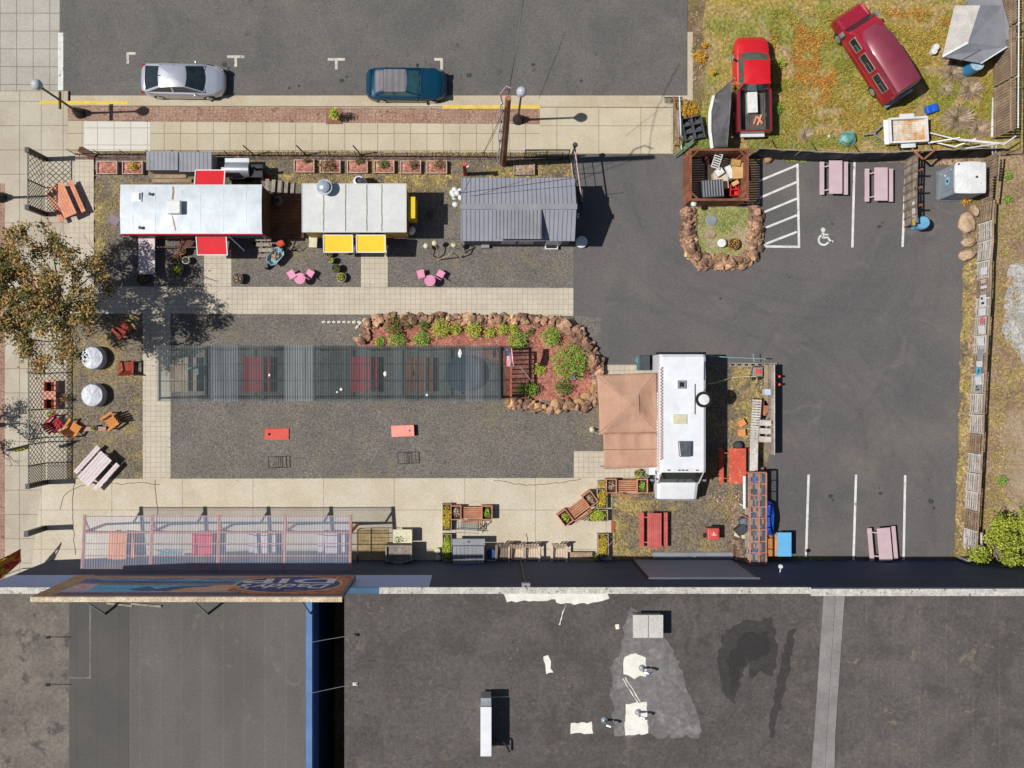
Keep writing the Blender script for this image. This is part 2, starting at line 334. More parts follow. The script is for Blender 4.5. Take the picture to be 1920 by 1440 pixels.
def dsk(cx, cy, r0, r1, a0, a1, n=20):
    for i in range(n):
        t0 = a0 + (a1 - a0) * i / n; t1 = a0 + (a1 - a0) * (i + 1) / n
        q = [W(cx + r * math.cos(t), cy - r * math.sin(t)) for r, t in ((r0, t0), (r1, t0), (r1, t1), (r0, t1))]
        mb.add([(p.x, p.y, z) for p in q], [(0, 1, 2, 3)])
def bar(a, b, wd):
    a = Vector(a); b = Vector(b); d = (b - a).normalized(); n = Vector((-d.y, d.x)) * wd / 2
    mb.add([(W(*p).x, W(*p).y, z) for p in (a - n, b - n, b + n, a + n)], [(0, 1, 2, 3)])
dsk(1543, 431, 0.01, 4.2, 0, 6.283); bar((1543, 436), (1543, 445), 5); bar((1546, 440), (1553, 440), 3); bar((1541, 445.5), (1554, 445.5), 3)
bar((1553, 447), (1559, 455.5), 3.6); bar((1556, 455), (1562, 452), 3.2); dsk(1544, 450, 7.6, 11, R(100), R(335))
struct(mb, 'wheelchair_symbol_paint', G['white'])
# worn driveway cracks
rnd = random.Random(5)
def crack(name, pts, wd=1.0, order=9, m=None):
    mb = MB(); L = []
    for i in range(len(pts) - 1):
        a = Vector(pts[i]); b = Vector(pts[i + 1]); k = max(2, int((b - a).length / 9))
        for j in range(k): L.append(a.lerp(b, j / k) + Vector((rnd.uniform(-1.6, 1.6), rnd.uniform(-1.6, 1.6))))
    L.append(Vector(pts[-1])); n = Vector((0, wd / 2))
    for a, b in zip(L, L[1:]):
        d = (b - a).normalized(); n = Vector((-d.y, d.x)) * wd / 2
        mb.add([(W(*p).x, W(*p).y, order * .004) for p in (a - n, b - n, b + n, a + n)], [(0, 1, 2, 3)])
    struct(mb, name, m or CR)
CR = mat('crack_dirt', A(120, 104, 80), A(96, 84, 66), 3, co='W')
crack('pavement_crack', [(112, 955), (118, 930), (140, 915), (180, 905), (230, 908), (262, 903), (300, 908)])
crack('pavement_crack', [(290, 900), (296, 950), (292, 1000)]); crack('pavement_crack', [(140, 905), (136, 960), (142, 1040)])
crack('pavement_crack', [(925, 900), (985, 910), (1040, 906), (1090, 898)]); crack('pavement_crack', [(987, 1000), (989, 1048)], 1.4)
TM = mat('tyre_rubber_marks', A(74, 72, 72), None, 3, co='W', alpha=(.035, (1, 1, 1, 1)), fine=(3, .3))
def marks(pts, wd=7, order=8):
    for off in (-24, 24):
        L = [Vector(p) for p in pts]; Q = []
        for i, p in enumerate(L):
            d = (L[min(i + 1, len(L) - 1)] - L[max(i - 1, 0)]).normalized(); Q.append((p + Vector((-d.y, d.x)) * off, Vector((-d.y, d.x)) * wd / 2))
        mb = MB()
        for (a, na), (b, nb) in zip(Q, Q[1:]): mb.add([(W(*p).x, W(*p).y, order * .004) for p in (a - na, b - nb, b + nb, a + na)], [(0, 1, 2, 3)])
        struct(mb, 'tyre_marks', TM)
def arc(p0, p1, p2, n=16): return [tuple(Vector(p0) * (1 - t) ** 2 + Vector(p1) * 2 * t * (1 - t) + Vector(p2) * t * t) for t in (i / n for i in range(n + 1))]
marks(arc((1160, 300), (1150, 620), (1560, 620))); marks(arc((1190, 300), (1200, 540), (1650, 560)), 8, 9); marks(arc((1740, 470), (1740, 700), (1560, 870)), 7, 10)
marks(arc((1500, 620), (1640, 640), (1650, 880)), 7, 11); marks(arc((1220, 560), (1500, 560), (1745, 900)), 9, 7)
OD = mat('oil_drips', A(66, 64, 64), None, 3, co='W', alpha=(.45, (1, 1, 1, 1)))
for i, (x, y, r) in enumerate(((1556, 930, 5), (1561, 938, 2.5), (1650, 925, 4), (1648, 915, 2), (1745, 940, 6), (1750, 952, 3), (1648, 425, 4), (1655, 418, 2), (1560, 420, 3), (1740, 900, 2), (1350, 560, 3), (1480, 520, 2), (1560, 700, 2), (420, 120, 6), (428, 126, 3), (640, 150, 5), (650, 143, 2.5), (560, 160, 3), (880, 140, 6), (1000, 120, 4), (1090, 150, 3))):
    q = wobble([(x + r * math.cos(a * .7854), y + r * .8 * math.sin(a * .7854)) for a in range(8)], 3, .8, i); sheet('oil_stain', q, 12, OD, z=.05 if y > 180 else road_z + .009)
crack('lot_crack', [(1118, 745), (1140, 765), (1160, 790)], .9, 9, mat('tar', A(50, 50, 50), None, 3, co='W'))
# ------------------------------------------------------------------ object materials
M = {}
M['roof_brown'] = mat('weathered_brown_roofing', A(96, 90, 86), A(82, 77, 74), .35, co='W', brick=(60, 1.02, .018, (1.1, 1.08, 1.06, 1), .03, 30, .3), sp=((1.4, .60, .68, A(118, 106, 94), 1.5), (6, .66, .70, A(136, 124, 110), 1), (.6, .60, .70, A(72, 67, 65), 1)), fine=(6, .16), c3=A(106, 96, 88), sc3=.8, t3=(.56, .74), bump=(8, .5), cells=(14, .85, 1.15), dist=1.2)
M['roof_tan'] = mat('grey_tan_roofing', A(126, 116, 106), A(108, 99, 92), .6, co='W', sp=((1.3, .60, .68, A(84, 78, 74), .5), (5, .66, .7, A(76, 70, 66))), fine=(6, .16), c3=A(88, 82, 78), sc3=1.1, t3=(.56, .66), bump=(8, .5), cells=(14, .88, 1.12))
M['roof_grey'] = mat('rolled_grey_roofing', A(106, 102, 97), A(96, 92, 88), .35, co='W', sp=((.7, .58, .70, A(118, 112, 105), 1.5), (2.2, .64, .69, A(86, 82, 79), 1)), fine=(9, .10), c3=A(110, 104, 98), sc3=.5, t3=(.5, .7), stretch=(1, .45, 1), bump=(10, .3), brick=(1.02, 60, .03, (1.16, 1.13, 1.1, 1), .035, .4, 30))
M['roof_grey2'] = mat('darker_rolled_roofing', A(92, 88, 84), A(85, 82, 79), .4, co='W', fine=(9, .08), bump=(10, .3), brick=(1.02, 60, .02, (.86, .85, .84, 1), .05, .4, 30))
M['roof_right'] = mat('mottled_seamed_roofing', A(104, 97, 92), A(86, 81, 78), .4, co='W', sp=((1.2, .60, .68, A(128, 116, 100), 1.5), (7, .68, .71, A(140, 130, 116))), fine=(6, .14), c3=A(112, 104, 94), sc3=.9, t3=(.57, .72), bump=(8, .4), cells=(14, .87, 1.13), brick=(1.3, 60, .035, (1.15, 1.13, 1.1, 1), .05, .8, 30), dist=.8)
M['concrete_strip'] = mat('grey_mortar_strip', A(150, 145, 142), A(134, 129, 126), .8, co='W', fine=(9, .1))
M['coping'] = mat('pitted_white_coping', A(214, 210, 200), A(190, 186, 176), 3, co='W', fine=(14, .25), c3=A(130, 124, 112), sc3=5, t3=(.58, .66), bump=(14, .6))
M['wall_dark'] = mat('dark_charcoal_wall', (.034, .058, .125, 1), (.026, .046, .10, 1), .5, co='W', fine=(8, .2), c3=(.06, .09, .16, 1), sc3=.6, t3=(.58, .75), stretch=(.5, 1, 1.5), rough=.75)
M['wall_blue'] = mat('pale_blue_wall_paint', (.46, .57, .88, 1), (.43, .54, .84, 1), .6, co='W', fine=(8, .05), rough=.7)
M['wall_teal'] = mat('deep_blue_wall_paint', (.05, .12, .2, 1), None, 1, co='W')
M['wall_door'] = mat('grey_painted_shutter', (.25, .29, .38, 1), (.235, .275, .36, 1), .8, co='W', rough=.6, wave=('Z', 1.6, .05, 0.0))
M['patch'] = mat('white_roof_sealant', A(246, 242, 230), A(230, 226, 212), 2, co='W', fine=(9, .07))
M['stain_pale'] = mat('pale_roof_stain', A(166, 162, 160), A(140, 134, 130), .7, co='W', fine=(5, .2), c3=A(186, 182, 180), sc3=.7, t3=(.5, .66), alpha=(.42, (1, 1, 1, 1)))
M['stain_dark'] = mat('dark_roof_stain', A(66, 63, 63), A(60, 58, 58), .9, co='W', fine=(6, .08), alpha=(.42, (1, 1, 1, 1)))
M['white_metal'] = mat('white_painted_metal', A(243, 243, 243), A(226, 228, 230), .8, rough=.35, fine=(5, .03))
M['alum'] = mat('bare_aluminium_sheet', A(218, 224, 228), A(200, 208, 214), .6, sp=((.9, .58, .7, A(236, 238, 238)), (2.2, .66, .72, A(190, 188, 178))), rough=.5, metal=.1, fine=(2, .04), bump=(1.1, .22, .08), dist=1.2)
M['red_trim'] = mat('faded_red_trim', A(146, 40, 50), A(124, 32, 42), .8, rough=.5)
M['red_awning'] = mat('bright_red_awning', A(232, 26, 40), A(222, 22, 36), 1.5, rough=.65, fine=(40, .05))
M['yellow_awning'] = mat('bright_yellow_awning', A(250, 214, 28), A(244, 206, 24), 1.5, rough=.6, fine=(40, .04))
M['yellow_body'] = mat('yellow_painted_wall', A(226, 190, 60), A(206, 170, 56), 1.2, rough=.6)
M['brown_ply'] = mat('brown_stained_boards', A(116, 80, 62), A(92, 62, 50), 1.2, fine=(6, .2), wave=('Y', 3, .3))
M['wood_red'] = mat('red_cedar_wood', A(176, 106, 72), A(150, 84, 56), 1.2, fine=(10, .18), stretch=(1, 4, 4))
M['wood_orange'] = mat('orange_stained_wood', A(232, 158, 96), A(214, 138, 78), 1.2, fine=(10, .1), stretch=(1, 4, 4))
M['wood_salmon'] = mat('salmon_painted_wood', A(238, 164, 130), A(222, 146, 112), 1.5, fine=(10, .1))
M['wood_brown'] = mat('dark_brown_slats', A(186, 122, 86), A(150, 94, 66), 1.5, fine=(10, .2), island=.3)
M['wood_grey'] = mat('weathered_grey_wood', A(168, 156, 142), A(140, 130, 118), 1.8, fine=(9, .2), island=.2)
M['wood_greylt'] = mat('pale_weathered_pallet_wood', A(220, 212, 203), A(190, 182, 174), 1.8, fine=(9, .15), island=.16)
M['wood_tan'] = mat('tan_weathered_boards', A(176, 152, 126), A(150, 126, 104), 1.6, fine=(9, .2), island=.16)
M['black'] = mat('black_painted_steel', (.012, .013, .015, 1), None, 2, rough=.45)
M['black_plastic'] = mat('black_plastic', (.02, .021, .024, 1), None, 2, rough=.5)
M['char'] = mat('charcoal_plastic', A(72, 76, 84), A(62, 66, 74), 2, rough=.6)
M['shed_grey'] = mat('grey_blue_standing_seam_steel', A(168, 168, 177), A(161, 161, 171), .8, rough=.5, fine=(6, .04))
M['plastic_grey'] = mat('grey_resin_panels', A(140, 142, 148), A(128, 130, 137), 1, rough=.6, fine=(10, .06), wave=('X', 1.45, .25, 0.0))
M['plastic_grey_f'] = mat('grey_resin', A(152, 153, 158), A(138, 140, 145), 1, rough=.6, fine=(10, .06))
M['navy_wall'] = mat('slate_blue_siding', A(84, 96, 112), None, 1, rough=.6, wave=('Z', 2, .2, 0))
M['glass'] = mat('dark_window_glass', (.012, .018, .022, 1), (.02, .03, .034, 1), 2, rough=.08, spec=.8, fine=None)
M['chrome'] = mat('galvanised_metal', (.58, .6, .62, 1), (.45, .47, .5, 1), 2, rough=.3, metal=.7)
M['white_pl'] = mat('white_plastic', A(240, 240, 236), A(226, 226, 222), 2, rough=.5)
M['cream'] = mat('cream_plastic', A(228, 222, 186), None, 2, rough=.5)
M['rust'] = mat('rusty_boards', A(226, 214, 196), A(204, 150, 88), .9, fine=(6, .15), wave=('Y', 2.5, .12), t1=(.42, .58))
M['pink'] = mat('pink_painted_steel', A(240, 158, 190), None, 3, rough=.4, fine=None)
M['pinktop'] = mat('pale_mauve_composite', A(214, 188, 192), A(204, 178, 184), 1, rough=.7, sp=((2.5, .62, .72, A(190, 170, 168)), (12, .68, .72, A(160, 142, 140))), fine=(30, .04))
M['whitewood'] = mat('whitewashed_boards', A(236, 222, 222), A(220, 204, 206), 1.2, fine=(8, .06), stretch=(1, 5, 5))
M['redtable'] = mat('red_painted_boards', A(210, 108, 100), A(194, 92, 88), 1.2, fine=(8, .12), stretch=(3, 1, 3), island=.07)
M['orangered'] = mat('orange_red_peeling_paint', A(218, 100, 76), A(204, 86, 64), 1.2, fine=(8, .1), c3=A(232, 150, 126), sc3=4, t3=(.56, .66))
M['skyblue'] = mat('sky_blue_paint', A(112, 190, 240), A(104, 180, 232), 1.5, fine=(8, .05))
M['bluetarp'] = mat('blue_tarpaulin', A(30, 110, 230), A(24, 84, 200), 2.5, rough=.4, bump=(4, 1, .1))
M['canvas'] = mat('tan_canvas', A(202, 161, 135), A(192, 149, 124), .8, rough=.9, sp=((1.6, .6, .75, A(190, 142, 116)),), fine=(14, .05), bump=(2.2, .7, .1))
M['soil'] = mat('dark_soil', A(90, 64, 50), A(66, 48, 40), 3, cells=(18, .6, 1.3))
M['mulch'] = mat('red_bark_chips', A(200, 138, 118), A(164, 104, 88), 2, fine=(10, .35), cells=(13, .5, 1.5), bump=(16, 1, .03))
M['terracotta'] = mat('terracotta_clay', A(180, 100, 74), None, 3)
M['rock'] = mat('brown_lava_rock', A(192, 152, 122), A(138, 104, 86), 1.2, co='O', fine=(9, .3), island=.5, bump=(6, 1, .05), c3=A(216, 172, 122), sc3=.9, t3=(.56, .64))
M['boulder'] = mat('pale_sandstone_boulder', A(206, 178, 146), A(176, 146, 118), 1.4, fine=(6, .2), bump=(4, 1, .08), objrand=.1)
M['whitestone'] = mat('whitewashed_stone', A(232, 226, 212), A(212, 206, 190), 3, fine=(9, .1))
def leafmat(name, a, b, isl=.4): 
    m = mat(name, A(*a), A(*b), 1.6, rough=.7, island=isl, fine=None, t1=(.4, .6), spec=.25); return m
M['lf_green'] = leafmat('bright_green_leaves', (160, 200, 78), (108, 156, 52))
M['lf_lime'] = leafmat('yellow_green_leaves', (206, 212, 82), (160, 184, 62))
M['lf_dark'] = leafmat('deep_green_leaves', (116, 144, 60), (84, 106, 46))
M['lf_tree'] = leafmat('bronze_green_tree_leaves', (190, 150, 92), (108, 108, 56), .6)
M['lf_brown'] = leafmat('dry_brown_twigs', (206, 184, 156), (172, 148, 124), .35)
M['lf_yellow'] = leafmat('golden_sedum', (220, 196, 74), (184, 158, 56), .35)
M['lf_gold'] = leafmat('orange_yellow_blooms', (240, 188, 48), (224, 156, 40), .25)
M['lf_purple'] = leafmat('lilac_blooms', (206, 160, 200), (170, 128, 170), .25)
M['lf_conifer'] = leafmat('yellow_green_shrub_leaves', (192, 200, 72), (140, 156, 54), .5)
M['wood_bark'] = mat('grey_tree_bark', A(172, 152, 134), A(130, 112, 98), 3, fine=(12, .2), stretch=(1, 1, .3))

# ------------------------------------------------------------------ main building
YW = -9.85; XL = -24.18; XR = 62.0; YB = -46.0; ZR = 7.1; ZP = 7.55
bld = thing('commercial_building', 'long flat-roofed charcoal building with white coping along the south side of the yard', 'building', (0, YW, 0))
def bl(mb, name, m, parent=bld, **k):
    mb.v = [(x, y - YW, z) for x, y, z in mb.v]; return mb.build(name, m, parent, **k)
GX0, GX1 = -8.30, -6.74
wm = MB(); wm.box(XL, XR, YW - .25, YW, 0, ZP - .1); wm.box(XL, XL + .25, YB, YW - .25, 0, ZP - .1)
bl(wm, 'wall', M['wall_dark'])
bl(MB().box(XL + .25, GX0 - .30, YB, YW - .25, 0, ZR - .02), 'wall', M['wall_dark'])
bl(MB().box(GX0 - .3, GX0, YB, YW - .25, 0, 5.2), 'wall', M['wall_dark'])
bl(MB().box(GX0 - .3, GX0, YB, YW - .25, 5.2, ZR + .1), 'painted_wall', mat('muted_blue_side_wall', A(104, 138, 184), A(92, 124, 170), .8, co='W'))
bl(MB().box(GX1, XR, YB, YW - .25, 0, ZR - .02), 'wall', M['wall_dark'])
# roof surfaces
bl(MB().box(XL + .25, -20.15, YB, YW - .25, ZR - .02, ZR), 'roof', M['roof_tan'])
bl(MB().box(-20.15, -17.25, YB, YW - .25, ZR - .02, ZR + .02), 'roof', M['roof_grey2'])
bl(MB().box(-17.25, GX0 - .32, YB, YW - .25, ZR - .02, ZR + .012), 'roof', M['roof_grey'])
bl(MB().box(GX1, 16.4, YB, YW - .25, ZR - .02, ZR), 'roof', M['roof_brown'])
bl(MB().box(16.4, XR, YB, YW - .25, ZR - .02, ZR + .004), 'roof', M['roof_right'])
s_ = MB(); pts = [(1545, 1116), (1584, 1116), (1566, 1380), (1560, 1700), (1500, 1700), (1527, 1380)]
P = [tuple(W(x, y, ZR + .06)[:2]) for x, y in pts]; s_.prism(P, ZR, ZR + .06); bl(s_, 'expansion_joint', M['concrete_strip'])
s_ = MB(); P = [tuple(W(x, y, ZR + .075)[:2]) for x, y in ((1562, 1116), (1566, 1116), (1549, 1380), (1538, 1700), (1534, 1700), (1545, 1380))]; s_.prism(P, ZR + .05, ZR + .1); bl(s_, 'joint_ridge', M['concrete_strip'])
# coping
bl(MB().box(XL - .03, -18, YW - .28, YW + .03, ZP - .1, ZP), 'coping', M['coping'])
bl(MB().box(-6.74, -5.0, YW - .26, YW + .02, ZP - .1, ZP + .01), 'coping', M['wall_teal'])
bl(MB().box(-5.0, 15.85, YW - .28, YW + .03, ZP - .1, ZP), 'coping', M['coping'])
bl(MB().box(15.85, XR, YW - .36, YW - .02, ZP - .1, ZP + .12), 'coping', M['coping'])
bl(MB().box(-18, -6.74, YW - .26, YW + .01, ZP - .1, ZP - .02), 'coping', M['wall_dark'])
bl(MB().box(XL - .03, XL + .28, YB, YW - .28, ZP - .1, ZP), 'coping', M['wall_dark'])
# painted wall bands (real paint 3 mm proud)
bl(MB().box(XL - .01, -2.6, YW, YW + .012, 4.4, ZP - .12), 'painted_band', M['wall_blue'])
d = bl(MB().box(8.42, 13.88, YW, YW + .05, .05, 5.5), 'shutter', M['wall_door'])
bl(MB().box(8.34, 13.96, YW, YW + .09, 5.5, 5.56), 'shutter_lintel', M['white_metal'], d)
for a in (8.34, 13.88): bl(MB().box(a, a + .08, YW, YW + .08, .05, 5.5), 'shutter_rail', M['black'], d)
bl(MB().box(2.05, 2.13, YW, YW + .1, 0, ZP - .12), 'downpipe', M['char'])
bl(MB().box(1.9, 2.3, YW, YW + .2, ZP - .5, ZP - .12), 'downpipe_head', M['plastic_grey_f'])
bl(MB().tube([(15.4, YW, 4.1), (15.4, YW + .4, 4.2)], .03).lathe([(.09, 4.12), (.12, 4.2), (.09, 4.3)], 12, 15.4, YW + .42), 'wall_lamp', M['white_pl'])
bl(MB().box(9.5, 14.0, YW + .1, YW + .45, .0, .16), 'step', M['plastic_grey_f'])
# roof patches and stains
def rpatch(name, pts, m, dz, amp=2.2, step=7, seed=1):
    q = wobble(pts, step, amp, seed); P = [tuple(W(x, y, ZR)[:2]) for x, y in q]
    bm = bmesh.new(); f = bm.faces.new([bm.verts.new((p[0], p[1] - YW, ZR + dz)) for p in P]); f.normal_update()
    if f.normal.z < 0: f.normal_flip()
    bmesh.ops.triangulate(bm, faces=[f]); me = bpy.data.meshes.new(name); bm.to_mesh(me); bm.free(); me.materials.append(m)
    o = bpy.data.objects.new(name, me); col.objects.link(o); o.parent = bld
rpatch('roof_stain', [(1170, 1175), (1185, 1140), (1235, 1190), (1262, 1215), (1280, 1270), (1300, 1320), (1315, 1380), (1150, 1380), (1148, 1320), (1146, 1245), (1165, 1225)], M['stain_pale'], .008, 5, 9, 3)
rpatch('roof_stain', [(1182, 1150), (1195, 1190), (1240, 1200), (1256, 1280), (1235, 1300), (1290, 1378), (1262, 1380), (1225, 1320), (1205, 1378), (1176, 1330), (1160, 1300), (1152, 1250), (1172, 1215)], M['stain_pale'], .012, 6, 8, 13)
rpatch('roof_stain', [(1200, 1190), (1262, 1230), (1268, 1300), (1300, 1370), (1270, 1378), (1235, 1290), (1215, 1240)], M['stain_pale'], .014, 6, 7, 14)
rpatch('roof_stain', [(1390, 1190), (1440, 1185), (1440, 1230), (1400, 1240), (1372, 1300), (1360, 1240)], M['stain_dark'], .012, 5, 8, 15)
rpatch('roof_stain', [(1395, 1165), (1450, 1160), (1458, 1230), (1446, 1268), (1425, 1258), (1410, 1278), (1400, 1236), (1378, 1318), (1355, 1300), (1345, 1230), (1362, 1180)], M['stain_dark'], .008, 4, 8, 4)
rpatch('roof_stain', [(1478, 1180), (1492, 1175), (1480, 1260), (1462, 1330), (1450, 1385), (1440, 1385), (1452, 1300)], M['stain_dark'], .008, 3, 8, 5)
rpatch('roof_patch', [(938, 1107), (990, 1106), (1138, 1112), (1141, 1122), (1120, 1130), (1086, 1133), (1045, 1130), (1040, 1124), (952, 1129), (946, 1116)], M['patch'], .016, 2, 8, 6)
rpatch('roof_patch', [(1019, 1232), (1027, 1229), (1034, 1240), (1033, 1254), (1038, 1260), (1024, 1263)], M['patch'], .016, 1, 6, 7)
rpatch('roof_patch', [(1172, 1230), (1190, 1226), (1212, 1232), (1213, 1268), (1200, 1266), (1188, 1273), (1170, 1262), (1167, 1245)], M['patch'], .016, 2, 6, 8)
rpatch('roof_patch', [(1173, 1320), (1212, 1316), (1216, 1375), (1172, 1380)], M['patch'], .016, 1.6, 6, 9)
rpatch('roof_patch', [(1070, 1356), (1108, 1354), (1112, 1375), (1070, 1375)], M['patch'], .016, 1.5, 6, 10)
rpatch('roof_patch', [(1153, 1171), (1160, 1170), (1161, 1179), (1155, 1180)], M['patch'], .016, .6, 6, 11)
for k, pts in enumerate(([(1062, 1133), (1055, 1148), (1049, 1172)], [(1168, 1272), (1182, 1296), (1196, 1318)], [(1172, 1270), (1188, 1296), (1200, 1316)])):
    rpatch('sealant_streak', [(p[0] - .9, p[1]) for p in pts] + [(p[0] + .9, p[1]) for p in pts[::-1]], M['patch'], .02, .7, 6, 20 + k)
rpatch('roof_seam', [(168, 1112), (171, 1112), (171, 1272), (130, 1272), (130, 1269), (168, 1269)], M['stain_pale'], .03, .4, 12, 30)

# roof furniture
def on_roof(px, py): v = W(px, py, ZR + .01); return v
v = on_roof(1210, 1164)
hat = thing('roof_hatch', 'square cream metal hatch box standing on the brown roof', 'roof hatch', v)
MB().box(-.66, .66, -.52, .42, 0, .75).build('hatch_curb', M['chrome'], hat)
MB().box(-.72, .72, -.62, .48, .75, .83).build('hatch_lid', mat('cream_hatch_metal', A(214, 208, 200), None, 1), hat, bevel=.01)
MB().box(-.015, .015, -.6, .46, .83, .85).build('lid_seam', M['concrete_strip'], hat)
v = on_roof(905, 1345)
ac = thing('rooftop_air_conditioner', 'white rooftop air conditioner with dark duct at the foot of the roof', 'air conditioner', v)
MB().box(-.1, .42, -1.4, .95, 0, 1.35).build('cabinet', M['white_metal'], ac, bevel=.02)
MB().box(-.08, .4, .98, 1.35, .3, 1.3).build('intake_hood', M['chrome'], ac)
MB().tube([(.42, -.9, .5), (.8, -.95, .55), (1.1, -1.1, .5), (1.3, -1.6, .2)], .05).build('cable', M['black_plastic'], ac)
def pipe_vent(px, py, lab, hook=True):
    t = thing('roof_vent_pipe', lab, 'vent pipe', on_roof(px, py), 0, 'bent vent pipes on the brown roof')
    MB().lathe([(.16, 0), (.16, .05), (.09, .12)], 14).build('flashing', M['chrome'], t)
    MB().tube([(0, 0, 0), (0, 0, .55), (.05, -.02, .72), (.18, -.05, .78), (.32, -.08, .7), (.36, -.1, .55)], .06, 10).build('pipe', M['chrome'], t, smooth=True)
pipe_vent(1203, 1252, 'bent metal vent pipe in the middle of the roof on a white sealant patch')
pipe_vent(1196, 1335, 'bent metal vent pipe on the lowest white sealant patch of the roof')
pipe_vent(1133, 1350, 'bent vent pipe left of the lowest white patch on bare brown roofing')
for px, py, lab in ((88, 1195, 'small rusty anchor bracket nearer the mural on the tan roof strip'), (88, 1284, 'small rusty anchor bracket farther from the mural on the tan roof strip'),
                    (668, 1190, 'small dark anchor bracket beside the roof gap nearer the coping'), (666, 1282, 'small white anchor block beside the roof gap far from the coping')):
    q = on_roof(px, py); m = MB().box(-.12, .12, -.07, .07, 0, .06).box(-.05, .05, -.04, .04, .06, .16)
    solo(m, 'roof_anchor', M['patch'] if 'white' in lab else M['black'], lab, 'roof anchor', q, 0, 'guy wire anchors on the roof')
for a, b, lab in (((88, 1195), (575, 1178), 'upper'), ((88, 1284), (575, 1272), 'lower')):
    pa = W(a[0], a[1], ZR + .1); pb = W(132, a[1] + 0, ZR + .1)
    solo(MB().tube([Vector((0, 0, 0)), pb - pa], .012, 5), 'guy_wire', M['black'], 'thin guy wire from the anchor %s the mural on the tan roof' % ('nearer' if lab == 'upper' else 'farther from'), 'wire', pa)
for y0, y1, lab in ((1190, 1208, 'nearer the mural'), (1282, 1304, 'farther from the mural')):
    a = W(668, y0, ZR + .12); b = W(574, y1 - 2, ZR + .12)
    solo(MB().tube([Vector((0, 0, 0)), (b - a) * .5 + Vector((0, 0, -.05)), b - a], .012, 5), 'guy_wire', M['chrome'], 'thin guy wire crossing the black roof gap %s' % lab, 'wire', a)
for x0, y0, x1, y1, lab in ((200, 1131, 248, 1136, 'left one of the two thin boards lying behind the mural'), (246, 1132, 302, 1137, 'right one of the two thin boards lying behind the mural')):
    a = W(x0, y0, ZR + .08); b = W(x1, y1, ZR + .08); solo(MB().beam((0, 0, 0), b - a, .1, .05), 'loose_board', M['wood_grey'], lab, 'board', a)

# ------------------------------------------------------------------ mural billboard
mu = thing('mural_billboard', 'long painted mural board with an oval blue emblem standing over the roof edge', 'billboard', (-13.4, -9.62, 5.55)); mu.scale = (1, 1, .88)
ML, MR, MZ = -7.0, 7.03, 5.8
MB().box(ML, MR, -.2, 0, 0, MZ - .07).build('board', mat('grey_board_edge', A(120, 128, 134), None, 2), mu)
MB().box(ML - .02, MR + .02, -.22, .02, MZ - .07, MZ).build('top_cap', mat('flaking_cream_cap', A(222, 206, 176), A(196, 170, 142), 2.2, fine=(14, .3), brick=(.8, 3, .01, (.6, .5, .45, 1), .12, 0, 0)), mu)
def mcol(n, a, b=None, sc_=.8, st=(.5, 1, 2)): return mat(n, tuple([min(.9, x * 1.75) for x in a] + [1]), tuple([min(.9, x * 1.75) for x in (b or a)] + [1]), sc_, stretch=st, fine=(5, .2), dist=1.5, rough=.6)
bands = [(-0, .35, mcol('mural_dark_edge', (.06, .06, .10), (.10, .05, .09))), (.35, 1.15, mcol('mural_sand', (.34, .26, .19), (.26, .10, .07), 1.6)), (1.15, 2.2, mcol('mural_river_night', (.02, .09, .34), (.04, .04, .08))),
         (2.2, 2.75, mcol('mural_ochre', (.24, .15, .09), (.10, .07, .06), 1.6)), (2.75, 4.7, mcol('mural_sky', (.04, .30, .72), (.10, .36, .66), .4)), (4.7, 5.25, mcol('mural_maroon', (.10, .03, .06), (.14, .06, .05))), (5.25, MZ - .08, mcol('mural_grey_edge', (.14, .12, .15)))]
for a, b, m in bands: MB().box(ML + .9, MR - .9, 0, .012, a, b).build('painted_band', m, mu)
MB().box(ML, ML + .9, 0, .012, 0, MZ - .08).build('painted_border', mcol('mural_left_border', (.30, .08, .06), (.30, .26, .12), 1.6, (1, 1, 1)), mu)
MB().box(MR - .9, MR, 0, .012, 0, MZ - .08).build('painted_border', mcol('mural_right_border', (.09, .12, .15), (.11, .14, .17)), mu)
MB().box(ML + 1.0, ML + 2.0, .012, .016, 2.5, 4.4).build('painted_cloud', mcol('mural_cloud', (.5, .45, .62), (.6, .12, .1), 2), mu)
# orange sunset right of centre, tree line, flames round the emblem
def wpoly(pts, y0, y1): 
    m_ = MB(); n = len(pts); m_.v = [(x, y0, z) for x, z in pts] + [(x, y1, z) for x, z in pts]
    m_.f = [tuple(range(n))[::-1], tuple(range(n, 2 * n))] + [(i, (i + 1) % n, n + (i + 1) % n, n + i) for i in range(n)]; return m_
def well(cx, cz, rx, rz, n=40, am=0, seed=0):
    r_ = random.Random(seed); return [(cx + (rx + r_.uniform(-am, am)) * math.cos(6.2832 * i / n), cz + (rz + r_.uniform(-am, am) * .4) * math.sin(6.2832 * i / n)) for i in range(n)]
wpoly([(1.0, 2.75), (4.2, 2.75), (4.2, 4.6), (-2.0, 4.6), (-.6, 3.6)], .012, .016).build('painted_sunset', mcol('mural_orange', (.62, .22, .06), (.5, .34, .28), .5), mu)
wpoly([(-3.2, 3.9), (-2.4, 3.2), (-1.9, 3.9), (-1.2, 3.2), (.6, 2.9), (.3, 3.3), (-.5, 3.5), (-1.3, 4.5), (-2.0, 4.2), (-2.6, 4.3)], .016, .020).build('painted_trees', mcol('mural_navy_trees', (.02, .04, .12), (.05, .08, .2), 2), mu)
wpoly([(-5.6, 1.3), (1.8, 1.3), (3.4, 2.0), (-5.0, 1.75)], .016, .02).build('painted_ripple', mcol('mural_cyan', (.08, .36, .58), (.04, .14, .36), 1.3), mu)
CX, CZ = 4.1, 2.65
